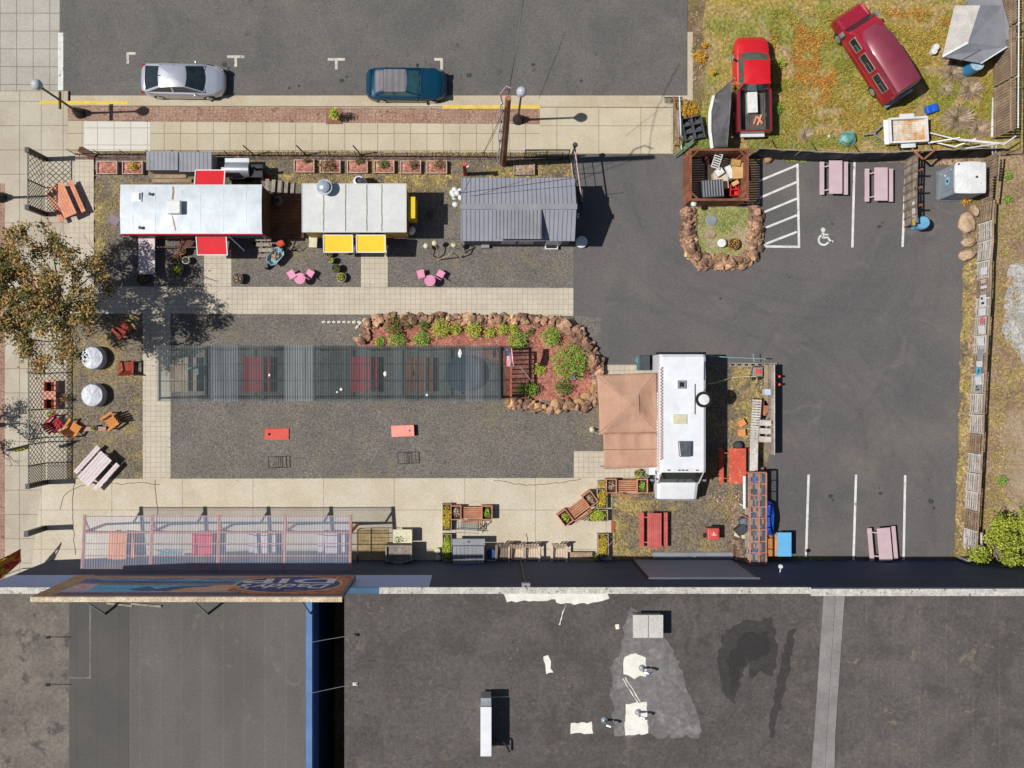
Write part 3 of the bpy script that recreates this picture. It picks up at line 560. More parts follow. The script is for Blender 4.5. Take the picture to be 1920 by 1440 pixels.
wpoly([(CX - 1.5, .25), (MR - .1, .25), (MR - .1, 5.2), (CX - 1.2, 5.2), (CX - 2.6, 4.3), (CX - 2.2, 1.0)], .02, .024).build('painted_flames', mcol('mural_flames', (.26, .04, .04), (.42, .17, .06), 2.6, (1, 1, 1)), mu)
wpoly(well(CX, CZ, 2.62, 2.2, 48, .08, 3), .024, .028).build('emblem_rim', mcol('emblem_gold', (.48, .34, .14), (.34, .2, .1), 3, (1, 1, 1)), mu)
wpoly(well(CX, CZ, 2.45, 2.03, 48), .028, .032).build('emblem_field', mcol('emblem_blue', (.009, .014, .07), (.014, .04, .2), 1.0, (1, 1, 1)), mu)
white_l = mcol('emblem_lettering', (.9, .9, .95), (.8, .85, .95), 2)
def wtext(txt, size, cx, cz, sx, name, m, y=.034, shear=0.0, sz=1.0, bold=.0):
    t = text_mb(txt, size, .0015, shear, bold); t.v = [(cx - x * sx, y + zz, cz + yy * sz) for x, yy, zz in t.v]; t.build(name, m, mu)
wtext('DIP', 1.75, CX, 1.75, 1.75, 'lettering', white_l, bold=.03)
wtext("Daddy's", 1.35, CX - .05, 3.15, 1.0, 'lettering', white_l, shear=.3, sz=1.2, bold=.02)
wtext('Famous Foods', .42, CX + 1.2, 4.35, .9, 'lettering', mcol('pink_script', (.75, .35, .4), (.7, .3, .3)), shear=.4, y=.036)
for x in (-5, 0, 5): MB().beam((x, -.2, 5.0), (x, -1.6, (ZR - 5.55) / .88 + .02), .08).build('brace', M['chrome'], mu)
# ------------------------------------------------------------------ picnic tables
def picnic(m, label, px, py, ang, planks=5, L_=1.83, zt=.75, wtop=.74, group='picnic tables', gap=.012, off=.62, legm=None):
    v = W(px, py, zt); v.z = 0
    t = thing('picnic_table', label, 'picnic table', v, R(ang), group)
    fill_table(t, m, planks, L_, zt, wtop, gap, off, legm or m); return t
def fill_table(t, m, planks, L_, zt, wtop, gap, off, legm):
    tb = MB(); pw = wtop / planks
    for i in range(planks): tb.box(-L_ / 2, L_ / 2, -wtop / 2 + i * pw + gap / 2, -wtop / 2 + (i + 1) * pw - gap / 2, zt - .045, zt)
    tb.build('table_top', m, t)
    for s in (-1, 1):
        sb = MB(); n = 2 if planks > 2 else 1; bw = .26 / n
        for i in range(n): sb.box(-L_ / 2, L_ / 2, s * off - .13 + i * bw + gap / 2, s * off - .13 + (i + 1) * bw - gap / 2, .42, .46)
        sb.build('bench_seat', m, t)
    for x in (-L_ * .36, L_ * .36):
        lg = MB(); lg.beam((x, -.22, zt - .05), (x, -.6, 0), .06, .09).beam((x, .22, zt - .05), (x, .6, 0), .06, .09).beam((x, -off - .12, .39), (x, off + .12, .39), .05, .07)
        lg.build('leg_frame', legm, t)
T1 = picnic(M['pinktop'], 'mauve picnic table beside the hatched no-parking bay', 1567, 332, 90, 1, group='mauve picnic tables', off=.66)
def tcopy(src, label, px, py, ang, zt=.75): v = W(px, py, zt); v.z = 0; return dup(src, v, R(ang), label)
tcopy(T1, 'mauve picnic table between the stall line and the slatted divider fence', 1652, 345, 90)
tcopy(T1, 'mauve picnic table standing askew against the dark building wall', 1659, 1021, 95)
TW = picnic(M['whitewood'], 'whitewashed plank picnic table on the gravel by the lattice gates', 177, 879, 48, 5, group='plank picnic tables', legm=M['wood_grey'], wtop=.82, off=.72, L_=1.95)
picnic(M['wood_salmon'], 'salmon orange plank picnic table on the pavement tangled with lattice', 119, 375, -66, 5, group='plank picnic tables', legm=M['wood_red'], off=.66, L_=1.9)
picnic(M['redtable'], 'red plank picnic table on weedy ground below the white step van', 1227, 995, 90, 7, L_=1.93, wtop=.78, off=.66, gap=.008, group='plank picnic tables')
# under the smoked pergola
TR = picnic(mat('crimson_paint', A(206, 46, 60), None, 2), 'crimson picnic table under the second bay of the smoked roof', 479, 702, 90, 4, L_=1.95, group='picnic tables under the smoked pergola', wtop=.8)
tcopy(TR, 'crimson picnic table under the middle of the smoked roof', 682, 702, 90)
picnic(M['wood_red'], 'brown picnic table under the smoked roof right of the middle', 786, 702, 90, 4, L_=1.9, group='picnic tables under the smoked pergola')
picnic(M['wood_tan'], 'tan picnic table under the left end of the smoked roof', 340, 702, 90, 4, L_=1.9, group='picnic tables under the smoked pergola')
t = thing('round_table', 'large round dark table under the right end of the smoked roof', 'table', tuple(W(868, 700, .7)[:2]) + (0,))
MB().lathe([(.05, .68), (1.0, .68), (1.0, .73), (.02, .735)], 32).build('table_top', mat('navy_table', (.05, .07, .10, 1), None, 2), t)
MB().lathe([(.3, 0), (.3, .04), (.06, .08), (.06, .68)], 14).build('pedestal', M['black'], t)
t = thing('plastic_chair', 'teal plastic chair under the left end of the smoked roof', 'chair', tuple(W(363, 697, .5)[:2]) + (0,), .3)
MB().box(-.24, .24, -.22, .24, .40, .44).build('seat', mat('teal_plastic', A(90, 200, 190), None, 2), t)
MB().box(-.24, .24, .2, .25, .44, .85).build('backrest', bpy.data.materials['teal_plastic'], t)
for a in (-.2, .2):
    for b in (-.18, .2): MB().box(a - .02, a + .02, b - .02, b + .02, 0, .4).build('leg', bpy.data.materials['teal_plastic'], t)
# under the clear pergola
picnic(M['wood_orange'], 'orange picnic table under the left bay of the clear ribbed roof', 224, 1030, 87, 4, group='picnic tables under the clear pergola')
TC = picnic(mat('coral_red_plastic', A(236, 60, 78), None, 2), 'coral red picnic table under the second bay of the clear ribbed roof', 382, 1030, 90, 1, group='picnic tables under the clear pergola', wtop=.95)
TP = picnic(M['whitewood'], 'pale pink picnic table under the third bay of the clear ribbed roof', 489, 1030, 90, 4, group='picnic tables under the clear pergola')
tcopy(TP, 'pale pink picnic table under the right bay of the clear ribbed roof', 620, 1029, 90)
t = MB()
r_ = random.Random(4)
for k in range(9):
    t.tube([(r_.uniform(-.8, .8), r_.uniform(-.4, .4), .05 + .1 * r_.random()) for _ in range(7)], .014, 5)
solo(t, 'tangled_net', mat('aqua_net', A(110, 200, 210), None, 2), 'tangle of aqua netting on the ground under the clear roof', 'netting', tuple(W(318, 1042)[:2]) + (0,))
solo(MB().blob((0, 0, .12), (.25, .14, .12), 2, .4), 'cloth_bundle', mat('cream_cloth', A(230, 210, 180), None, 4, fine=(9, .3)), 'crumpled cream cloth bundle on the ground under the clear roof right bay', 'cloth', tuple(W(553, 1052)[:2]) + (0,), .8)

# ------------------------------------------------------------------ smoked pergola
def corrug(mb, x0, x1, y0, y1, z0, z1, pitch=.11, amp=.007):
    n = int((x1 - x0) / pitch) * 4
    def fn(u, v): return (x0 + (x1 - x0) * u, y0 + (y1 - y0) * v, (z0 + (z1 - z0) * v) + amp * math.sin(2 * math.pi * (x1 - x0) * u / pitch))
    return mb.grid(fn, n, 1)
pg = thing('smoked_pergola', 'long pergola with a smoked grey corrugated roof in the middle of the yard', 'pergola', (-8.17, .56, 0))
zt = 2.8; ox, oy = 8.17, -.56
sm = [mat('smoked_roof_%s' % n, c, c2, .4, stretch=(3, .2, 1), rough=.6, fine=None, alpha=(al, tn), co='W', wave=('X', 2.3, .5, .3), spec=.12) for n, c, c2, al, tn in (
    ('dark', (.06, .08, .08, 1), (.14, .165, .168, 1), .42, (.86, .92, .97, 1)), ('mid', (.11, .125, .14, 1), (.24, .26, .275, 1), .52, (.85, .9, .95, 1)), ('pale', (.18, .20, .21, 1), (.27, .29, .30, 1), .6, (.85, .88, .9, 1)))]
edges = [-17.33, -14.5, -13.0, -10.55, -9.0, -6.2, -4.6, -2.3, -.9, .05, .99]
for i in range(len(edges) - 1):
    mb = MB(); corrug(mb, edges[i] + ox, edges[i + 1] + ox, -.93 + oy, 2.06 + oy, zt - .06, zt + .0 + .004 * (i % 2))
    mb.build('roof_panel', sm[[0, 1, 0, 2, 0, 0, 0, 0, 1, 0][i]], pg)
for i, x in enumerate([-17.2, -14.45, -11.7, -8.95, -6.2, -3.45, -.7, .9]):
    MB().box(x - .04 + ox, x + .04 + ox, -.88 + oy, 2.0 + oy, zt - .22, zt - .09).build('cross_beam', M['black'] if i % 2 else M['brown_ply'], pg)
    for y in (-.75, 1.9): MB().box(x - .05 + ox, x + .05 + ox, y - .05 + oy, y + .05 + oy, 0, zt - .35).build('post', M['brown_ply'], pg)
for y in (-.75, 1.9): MB().box(-17.3 + ox, .95 + ox, y - .04 + oy, y + .04 + oy, zt - .35, zt - .22).build('side_beam', M['brown_ply'], pg)
for y in (.15, 1.05): MB().box(-17.25 + ox, .9 + ox, y - .02 + oy, y + .02 + oy, zt - .16, zt - .09).build('purlin', M['black'], pg)
for a, b, c_, d_ in ((859, 653, 866, 672), (738 - 19, 696, 725, 706), (798, 738, 803, 743), (637, 727, 642, 733), (503, 700, 507, 706), (630, 733, 634, 737)):
    q = W((a + c_) / 2, (b + d_) / 2, zt); s_ = (c_ - a) / S / 2
    MB().blob((q.x + ox, q.y + oy, zt + .01), (s_, (d_ - b) / S / 2, .02), 1, .4, seed=a).build('debris', M['white_pl'], pg)
# end frame post and beam with the flag
pe = thing('end_trellis', 'brown wooden trellis frame closing the right end of the smoked pergola', 'trellis', tuple(W(958, 700, 2.2)[:2]) + (0,))
MB().box(-.05, .05, -1.25, 1.2, 2.1, 2.22).build('top_beam', M['wood_red'], pe)
for y in (-1.2, 1.15): MB().box(-.05, .05, y - .05, y + .05, 0, 2.1).build('post', M['wood_red'], pe)
for i in range(9): MB().box(-.015, .015, -1.1 + i * .26, -1.04 + i * .26, .1, 2.1).build('slat', M['brown_ply'], pe)
fp = W(1004, 724); tp = W(950, 655, 3.4)
fl = thing('flag', 'small striped american flag hanging from a slanting pole at the pergola end', 'flag', fp)
d = tp - fp; MB().tube([(0, 0, 0), d], .018, 8).build('flagpole', M['white_metal'], fl)
fu = Vector((.05, -1, -.25)).normalized(); base = d * .98
def fpt(u, v): return base + Vector((.10, 0, -.2)) * 0 + Vector((-.16 + .42 * v + .12 * u, -.95 * u + .1, -.06 * math.sin(9 * v) - .35 * u + .05 * math.sin(6 * u + 4 * v)))
red = mat('flag_red', A(190, 40, 54), None, 3); wht = mat('flag_white', A(236, 232, 232), None, 3); blu = mat('flag_blue', A(40, 50, 110), None, 3)
rb = MB(); wb = MB(); bb = MB(); st = MB()
for i in range(13):
    (rb if i % 2 == 0 else wb).grid(lambda u, v: fpt((.42 if i < 7 else 0) + u * (1 - (.42 if i < 7 else 0)), (i + v) / 13), 6, 1)
bb.grid(lambda u, v: fpt(u * .42, v * 7 / 13), 4, 6)
for i in range(5):
    for j in range(4): p = fpt(.05 + i * .08, .05 + j * .125); st.blob((p.x, p.y, p.z + .006), (.014, .014, .004), 1, 0)
rb.build('red_stripes', red, fl); wb.build('white_stripes', wht, fl); bb.build('canton', blu, fl); st.build('stars', wht, fl)

# ------------------------------------------------------------------ clear pergola
pc = thing('clear_pergola', 'red-framed pergola with a clear ribbed roof against the building wall', 'pergola', (-14.0, -8.4, 0))
ox, oy = 14.0, 8.4
clr = mat('clear_ribbed_roof', A(216, 222, 238), A(196, 206, 232), .8, rough=.55, fine=None, alpha=(.30, (.97, .97, 1, 1)), co='W', wave=('X', 2.3, .5, .2), stretch=(2, .5, 1), spec=.15)
z0, z1, ya, yb = 3.05, 3.35, -6.95, -9.78
xs = [-21.15, -17.5, -13.95, -10.45, -6.92]
def zz(y): return z0 + (z1 - z0) * (y - ya) / (yb - ya)
for i in range(4):
    mb = MB(); corrug(mb, xs[i] + ox, xs[i + 1] + ox, yb + oy, ya + oy, z1, z0 + .004 * (i % 2), .12, .006); mb.build('roof_panel', clr, pc)
fr = mat('cedar_frame', A(222, 142, 106), A(198, 116, 84), 1.4, fine=(9, .15))
for i, x in enumerate(xs):
    x = min(max(x, -21.08), -6.98)
    MB().beam((x + ox, ya + oy + .02, z0 - .10), (x + ox, yb + oy, z1 - .10), .13, .14).build('rafter', fr, pc)
    MB().box(x - .06 + ox, x + .06 + ox, -7.9 + oy, -7.78 + oy, 0, 2.95).build('post', fr, pc)
    MB().beam((x + ox, -7.84 + oy, 2.3), (x + ox, -7.2 + oy, 2.92), .08).build('brace', fr, pc)
    MB().beam((x + ox, -7.84 + oy, 2.3), (min(x + .8, -6.98) + ox, -7.84 + oy, 2.94), .07).build('brace', fr, pc)
for y in (-7.0, -7.84, -8.42, -9.05, -9.72):
    MB().box(-21.12 + ox, -6.94 + ox, y - .025 + oy, y + .025 + oy, zz(y) - .05, zz(y) - .022).build('purlin', fr, pc)
MB().box(-21.12 + ox, -6.94 + ox, -7.90 + oy, -7.78 + oy, 2.96, 3.05).build('front_beam', M['wood_red'], pc)

# ------------------------------------------------------------------ grey cabin with standing seam roof
cb = thing('cabin', 'grey cabin with standing seam gable roof and shed dormer beside the parking lot', 'cabin', (1.89, 9.33, 0))
ox, oy = -1.89, -9.33
def roofz(y): return 3.6 - abs(y - 9.28) * (1.0 / 1.72)
def cbx(mb, n, m, p=cb, **k): mb.v = [(a + ox, b + oy, c) for a, b, c in mb.v]; return mb.build(n, m, p, **k)
w_ = MB(); xa, xb, yc, yd = -1.0, 4.75, 7.75, 10.85
w_.add([(xa, yc, 0), (xb, yc, 0), (xb, yd, 0), (xa, yd, 0), (xa, yc, 2.6), (xb, yc, 2.6), (xb, yd, 2.6), (xa, yd, 2.6), (xa, 9.3, 3.5), (xb, 9.3, 3.5)],
       [(0, 1, 5, 4), (1, 2, 6, 9, 5), (2, 3, 7, 6), (3, 0, 4, 8, 7), (4, 5, 9, 8), (6, 7, 8, 9), (0, 3, 2, 1)])
cbx(w_, 'wall', M['navy_wall'])
for sgn, ye, zn in ((1, 11.0, 'n'), (-1, 7.62, 's')):
    rm = MB(); ze = roofz(ye)
    rm.add([(-1.15, 9.28, 3.6), (4.92, 9.28, 3.6), (4.92, ye, ze), (-1.15, ye, ze), (-1.15, 9.28, 3.52), (4.92, 9.28, 3.52), (4.92, ye, ze - .08), (-1.15, ye, ze - .08)],
           [(0, 1, 2, 3), (7, 6, 5, 4), (0, 4, 5, 1), (1, 5, 6, 2), (2, 6, 7, 3), (3, 7, 4, 0)])
    r_o = cbx(rm, 'roof', M['shed_grey'])
    sm_ = MB()
    for i in range(27):
        x = -1.1 + i * 6.0 / 26
        if sgn < 0 and .62 < x < 3.1: continue
        sm_.beam((x, 9.28 + sgn * .16, roofz(9.28 + sgn * .16) + .01), (x, ye, ze + .01), .014, .03)
    cbx(sm_, 'seam', mat('seam_grey', A(118, 118, 128), None, 2) if sgn > 0 else bpy.data.materials['seam_grey'], r_o)
cbx(MB().box(-1.17, 4.94, 9.14, 9.42, 3.535, 3.63), 'ridge_cap', M['plastic_grey_f'])
dm = MB(); zd = 3.4
dm.add([(.645, 9.2, 3.62), (3.08, 9.2, 3.62), (3.08, 7.62, zd), (.645, 7.62, zd), (.645, 9.2, 3.54), (3.08, 9.2, 3.54), (3.08, 7.62, zd - .08), (.645, 7.62, zd - .08)],
       [(0, 3, 2, 1), (7, 4, 5, 6), (0, 1, 5, 4), (1, 2, 6, 5), (2, 3, 7, 6), (3, 0, 4, 7)])
dd = cbx(dm, 'dormer_roof', M['plastic_grey_f'])
sm_ = MB()
for i in range(13): x = .70 + i * 2.33 / 12; sm_.beam((x, 9.1, 3.63), (x, 7.63, zd + .012), .012, .03)
cbx(sm_, 'seam', bpy.data.materials['seam_grey'], dd)
cbx(MB().box(.74, 3.0, 7.76, 9.2, 2.4, 3.32), 'dormer_wall', M['navy_wall'])
for x in (1.0, 1.95): cbx(MB().box(x, x + .8, 7.70, 7.752, 1.0, 2.0), 'window', M['glass']); cbx(MB().box(x - .05, x + .85, 7.69, 7.72, .94, 1.0), 'window_frame', M['white_metal']); cbx(MB().box(x - .05, x + .85, 7.69, 7.72, 2.0, 2.06), 'window_frame', M['white_metal'])
cbx(MB().box(3.45, 4.3, 7.70, 7.752, 0.05, 2.05), 'door', M['white_metal'])
q = MB().tube([(4.75, 9.1, 2.6), (5.05, 9.0, 2.62)], .03); q.blob((5.08, 9.05, 2.62), (.09, .06, .06)).blob((5.08, 8.9, 2.62), (.06, .09, .06)); cbx(q, 'flood_lamp', M['white_metal'])
# meter and weatherhead pole against the cabin
t = thing('service_post', 'rust brown wooden service post at the back corner of the cabin', 'post', tuple(W(872, 318, 1.2)[:2]) + (0,))
MB().box(-.1, .1, -.1, .1, 0, 2.6).build('post', M['orangered'], t); MB().lathe([(.07, 2.2), (.07, 2.5)], 10, .15, -.1).build('meter', M['white_pl'], t)

# ------------------------------------------------------------------ silver and red food trailer
t1 = thing('food_trailer', 'long red food trailer with dented silver roof and red awnings', 'food trailer', (-15.5, 9.3, 0))
hx, hy, zr = 3.74, 1.25, 2.9
MB().box(-hx, hx, -hy, hy, .45, 2.72).build('body', M['red_trim'], t1, bevel=.03)
ar = MB()
def rz_(y): return 2.74 + .09 * (1 - (y / (hy + .02)) ** 2)
ar.grid(lambda u, v: (-hx - .02 + (2 * hx + .04) * u, -(hy + .03) + 2 * (hy + .03) * v, rz_(-(hy + .02) + 2 * (hy + .02) * v) + .015 * noise.noise(Vector((u * 9, v * 3, 1)))), 40, 14)
rf = ar.build('roof', M['alum'], t1, smooth=True)
sm_ = MB()
for px in (248, 290, 332, 375, 418, 461): 
    x = W(px, 390, 2.85).x + 15.5
    sm_.add([(x + dx, y, rz_(y) + .012) for dx in (-.016, .016) for y in (-1.2, -.6, 0, .6, 1.2)], [(0, 5, 6, 1), (1, 6, 7, 2), (2, 7, 8, 3), (3, 8, 9, 4)])
sm_.build('roof_seam', M['white_metal'], rf)
MB().box(-hx - .04, hx + .04, -hy - .06, -hy - .03, 2.58, 2.76).box(-hx - .04, hx + .04, hy + .03, hy + .05, 2.60, 2.76).build('roof_trim', M['white_metal'], t1)
MB().box(-hx - .05, hx + .05, -hy - .12, -hy - .065, 2.44, 2.68).build('red_gutter', mat('crimson_gutter', A(188, 30, 50), None, 1), t1)
st = MB(); st.add([(x, y, rz_(y) + .022) for x, y in ((-1.02, 1.2), (-.93, 1.2), (-.9, .9), (-.98, .9), (-.93, .5), (-1.02, .5))], [(0, 3, 2, 1), (3, 5, 4, 2)])
st.add([(x, y, rz_(y) + .022) for x, y in ((-1.0, -.35), (-.96, -.35), (-.86, -.8), (-.92, -.8), (-.80, -1.15), (-.84, -1.15))], [(0, 1, 2, 3), (3, 2, 4, 5)])
st.build('rust_streak', mat('rust_streak', A(168, 120, 70), A(196, 160, 110), 3), rf)
p = W(326, 388, 3.15); MB().box(p.x + 15.5 - .36, p.x + 15.5 + .36, p.y - 9.3 - .36, p.y - 9.3 + .36, 2.86, 3.22).build('air_conditioner', M['white_pl'], t1, bevel=.05)
p = W(257, 369, 2.9); hh = MB().box(p.x + 15.5 - .27, p.x + 15.5 + .22, p.y - 9.3 - .25, p.y - 9.3 + .25, 2.80, 2.88).build('roof_vent', M['white_metal'], t1)
MB().box(p.x + 15.5 + .1, p.x + 15.5 + .18, p.y - 9.3 - .15, p.y - 9.3 + .2, 2.88, 2.90).build('vent_latch', M['char'], hh)
for a, b in ((282, 364), (263, 427)):
    p = W(a, b, 2.9); MB().lathe([(.06, 2.8), (.06, 2.95), (.09, 2.97)], 10, p.x + 15.5, p.y - 9.3).build('vent_stub', M['char'], t1)
def awn(x0, x1, side, m, zi=2.25, zo=2.05, dpt=.95, rim=M['white_metal'], par=None, y0=None):
    y0 = (hy if y0 is None else y0); a = MB(); yi = side * (y0 + .08); yo = side * (y0 + .08 + dpt)
    a.add([(x0, yi, zi), (x1, yi, zi), (x1, yo, zo), (x0, yo, zo), (x0, yi, zi - .03), (x1, yi, zi - .03), (x1, yo, zo - .03), (x0, yo, zo - .03)],
          [(0, 1, 2, 3), (7, 6, 5, 4), (0, 4, 5, 1), (1, 5, 6, 2), (2, 6, 7, 3), (3, 7, 4, 0)])
    o = a.build('awning', m, par or t1)
    b = MB()
    for q0, q1 in (((x0, yi, zi), (x0, yo, zo)), ((x1, yi, zi), (x1, yo, zo)), ((x0, yo, zo), (x1, yo, zo)), ((x0, yi, zi), (x1, yi, zi))): b.beam(q0, q1, .05, .07)
    b.build('awning_frame', rim, o)
    for x in (x0, x1): MB().beam((x, yo, zo), (x, side * y0, zi - 1.0), .025).build('awning_strut', M['chrome'], o)
MB().box(hx + .001, hx + .03, -hy, hy, .5, 2.7).build('end_shade_panel', mat('shade_brown_end', A(80, 54, 50), A(60, 44, 42), 1), t1)  # added panel: shade on the red trailer end, painted as dark brown
awn(.05, 1.63, 1, M['red_awning'], 2.3, 2.1, .88); awn(.05, 1.67, -1, M['red_awning'], 2.0, 1.75, .98)
MB().box(.1, 1.6, -hy - .03, -hy, 1.1, 2.0).build('serving_window', M['glass'], t1)
MB().box(1.9, 3.4, -hy - .03, -hy, .9, 1.9).build('menu_panel', mat('blue_grey_menu_panel', A(96, 120, 140), A(60, 80, 100), 4), t1)
MB().beam((1.75, -hy, 2.2), (2.45, -hy - .75, 1.2), .05).beam((3.62, -hy, 2.2), (4.1, -hy - .75, 1.0), .05).build('open_door_edge', M['chrome'], t1)
MB().box(-3.2, -.2, -hy - .5, -hy - .42, .45, .52).build('counter_shelf', M['brown_ply'], t1)
for x in (-3.1, -1.7, -.3): MB().box(x - .02, x + .02, -hy - .5, -hy, .40, .45).build('shelf_bracket', M['black'], t1)
MB().box(-hx - .6, -hx, -.35, .35, .45, .55).build('tongue', M['char'], t1)
for s in (-1, 1):
    for x in (-.4, .5):
        wv = MB().at(x, s * (hy - .05), .36, rx=R(90)).lathe([(.05, -.1), (.34, -.1), (.36, 0), (.34, .1), (.05, .1)], 18).build('wheel', M['black_plastic'], t1)
# tray hanging off nose
solo(MB().box(-.32, .32, -.25, .25, .9, .93).box(-.28, .28, -.2, .2, .93, .96).box(-.3, -.26, -.2, -.16, 0, .9).box(.26, .3, .16, .2, 0, .9), 'side_table', mat('mauve_grey_plastic', A(150, 136, 144), None, 2), 'small mauve grey side table at the nose of the silver roofed trailer', 'table', tuple(W(216, 413, .8)[:2]) + (0,), R(-35))

# ------------------------------------------------------------------ white and yellow food trailer
t2 = thing('food_trailer', 'boxy yellow food trailer with flat white roof and two yellow awnings', 'food trailer', (-6.825, 9.36, 0))
hx2, hy2 = 2.72, 1.24
MB().box(-hx2, hx2, -hy2, hy2, .4, 2.7).build('body', M['yellow_body'], t2, bevel=.02)
rf = MB().box(-hx2 - .03, hx2 + .03, -hy2 - .03, hy2 + .03, 2.7, 2.8).build('roof', mat('off_white_roof_coating', A(226, 226, 222), A(216, 216, 212), 1.2, fine=(8, .04), c3=A(204, 200, 188), sc3=1.6, t3=(.6, .75)), t2, bevel=.02)
sm_ = MB(); r_ = random.Random(9)
for px in (607, 648, 688, 716):
    x = W(px, 390, 2.8).x + 6.825; L = [(x + r_.uniform(-.012, .012), -hy2 + i * .124 * 2, 2.803) for i in range(11)]
    for a, b in zip(L, L[1:]): sm_.beam(a, b, .05, .012)
sm_.build('roof_seam', mat('brown_sealant', A(162, 148, 124), A(130, 118, 98), 5), rf)
MB().box(-hx2 - .05, hx2 + .05, -hy2 - .06, -hy2 - .032, 2.66, 2.82).box(-hx2 - .06, -hx2 - .034, -hy2 - .03, hy2 + .03, 2.66, 2.82).box(hx2 + .034, hx2 + .06, -hy2 - .03, hy2 + .03, 2.66, 2.82).box(-hx2 - .05, hx2 + .05, hy2 + .032, hy2 + .05, 2.66, 2.82).build('roof_rim', M['white_metal'], rf)
awn(-1.72, -.15, -1, M['yellow_awning'], 2.3, 2.15, .9, par=t2, y0=hy2 + .06); awn(.05, 1.6, -1, M['yellow_awning'], 2.3, 2.15, .9, par=t2, y0=hy2 + .06)
for x in (-1.6, .15): MB().box(x, x + 1.3, -hy2 - .03, -hy2, 1.0, 2.1).build('serving_window', M['glass'], t2)
MB().box(-1.8, 1.7, -hy2 - .4, -hy2 - .03, .92, .97).build('counter', mat('maroon_counter', A(120, 60, 66), None, 2), t2)
MB().box(1.95, 2.65, -hy2 - .32, -hy2 - .03, .55, .62).build('folded_shelf', mat('plum_shelf', A(110, 84, 110), None, 2), t2)
p = W(771, 389, 2.5); ex = MB().box(p.x + 6.825 - .22, p.x + 6.825 + .22, p.y - 9.36 - .58, p.y - 9.36 + .58, .9, 2.5).build('equipment_box', mat('bright_yellow_metal', A(244, 206, 30), None, 2, rough=.5), t2, bevel=.02)
p = W(609, 352, 3.1); fx, fy = p.x + 6.825, p.y - 9.36
fn_ = MB().lathe([(.30, 2.8), (.30, 3.22), (.42, 3.24), (.42, 3.3), (.34, 3.3), (.34, 3.26)], 28, fx, fy).build('exhaust_fan', M['chrome'], t2, smooth=True)
MB().lathe([(.05, 3.26), (.29, 3.26), (.30, 3.42), (.2, 3.5), (.02, 3.52)], 28, fx, fy).build('fan_cap', mat('pale_blue_metal', A(190, 204, 216), None, 3, rough=.3, metal=.3), fn_, smooth=True)
MB().blob((2.9, -.95, .9), (.2, .22, .35), 2, .05).blob((2.95, -.9, 1.0), (.2, .2, .35), 2, .05).build('water_jug', M['white_pl'], t2, smooth=True)
for s in (-1, 1): MB().at(0, s * (hy2 - .05), .34, rx=R(90)).lathe([(.05, -.1), (.32, -.1), (.34, 0), (.32, .1), (.05, .1)], 18).build('wheel', M['black_plastic'], t2)
t = thing('propane_tank', 'tall white propane tank with dark valve collar behind the yellow trailer', 'propane tank', tuple(W(674, 341, .9)[:2]) + (0,))
MB().lathe([(.26, 0), (.36, .08), (.38, .3), (.38, .85), (.3, 1.05), (.15, 1.12)], 24).build('tank', M['white_metal'], t, smooth=True)
MB().lathe([(.17, 1.1), (.19, 1.3), (.17, 1.3), (.1, 1.2)], 18).build('collar', M['char'], t)
# brown deck between trailers
t = thing('deck', 'dark stained wooden deck between the two food trailers', 'deck', tuple(W(537, 405, .3)[:2]) + (0,))
for i in range(12): MB().box(-.98, .98, -1.22 + i * .205, -1.22 + i * .205 + .19, .26, .30).build('board', M['brown_ply'], t)
MB().box(-.95, .95, -1.2, 1.2, .0, .26).build('frame', M['brown_ply'], t)
def steps(px, py, n, wd, along, label, ang, z0=.5):
    t = thing('steps', label, 'steps', tuple(W(px, py, .3)[:2]) + (0,), R(ang), 'wooden trailer steps')
    for i in range(n): MB().box(i * along, i * along + .2, -wd / 2, wd / 2, max(z0 * (1 - i / n), .05) - .04, max(z0 * (1 - i / n), .05)).build('tread', M['wood_grey'], t)
    for s in (-1, 1): MB().beam((0, s * (wd / 2 - .05), z0 - .1), (n * along, s * (wd / 2 - .05), .02), .04, .08).build('stringer', M['brown_ply'], t)
steps(499, 349, 5, .72, .33, 'five grey wooden treads behind the silver roofed trailer', -4, .55)
steps(497, 447, 4, .85, .28, 'four wooden treads below the red trailer beside the deck', -90, .75)

# ------------------------------------------------------------------ white step van used as kitchen
rv = thing('step_van', 'long white kitchen step van parked nose down beside the tan canopy', 'van', (10.62, -2.2, 0))
zr = 2.9; xl, xr_ = -1.22, 1.24; yb_, yf = 3.78, -2.5
def rsec(y, zt_, x0=xl, x1=xr_): return [(x0, y, .45), (x0, y, zt_ - .12), (x0 + .14, y, zt_), (x1 - .14, y, zt_), (x1, y, zt_ - .12), (x1, y, .45)]
def loft(mb, secs):
    n = len(secs[0]); vs = [p for s_ in secs for p in s_]; fs = []
    for i in range(len(secs) - 1):
        for k in range(n): fs.append((i * n + k, i * n + (k + 1) % n, (i + 1) * n + (k + 1) % n, (i + 1) * n + k))
    fs.append(tuple(range(n))[::-1]); fs.append(tuple((len(secs) - 1) * n + k for k in range(n))); return mb.add(vs, fs)
wm_ = mat('white_van_paint', A(246, 246, 248), A(236, 237, 240), .7, rough=.35, fine=(4, .03), sp=((3.5, .64, .7, A(196, 196, 198)),), c3=A(222, 222, 224), sc3=1.2, t3=(.56, .74))
mb = MB(); loft(mb, [rsec(yb_, 2.75), rsec(yb_ - .15, zr), rsec(0, zr), rsec(yf + .25, zr), rsec(yf, zr - .06)]); mb.build('body', wm_, rv, bevel=.02)
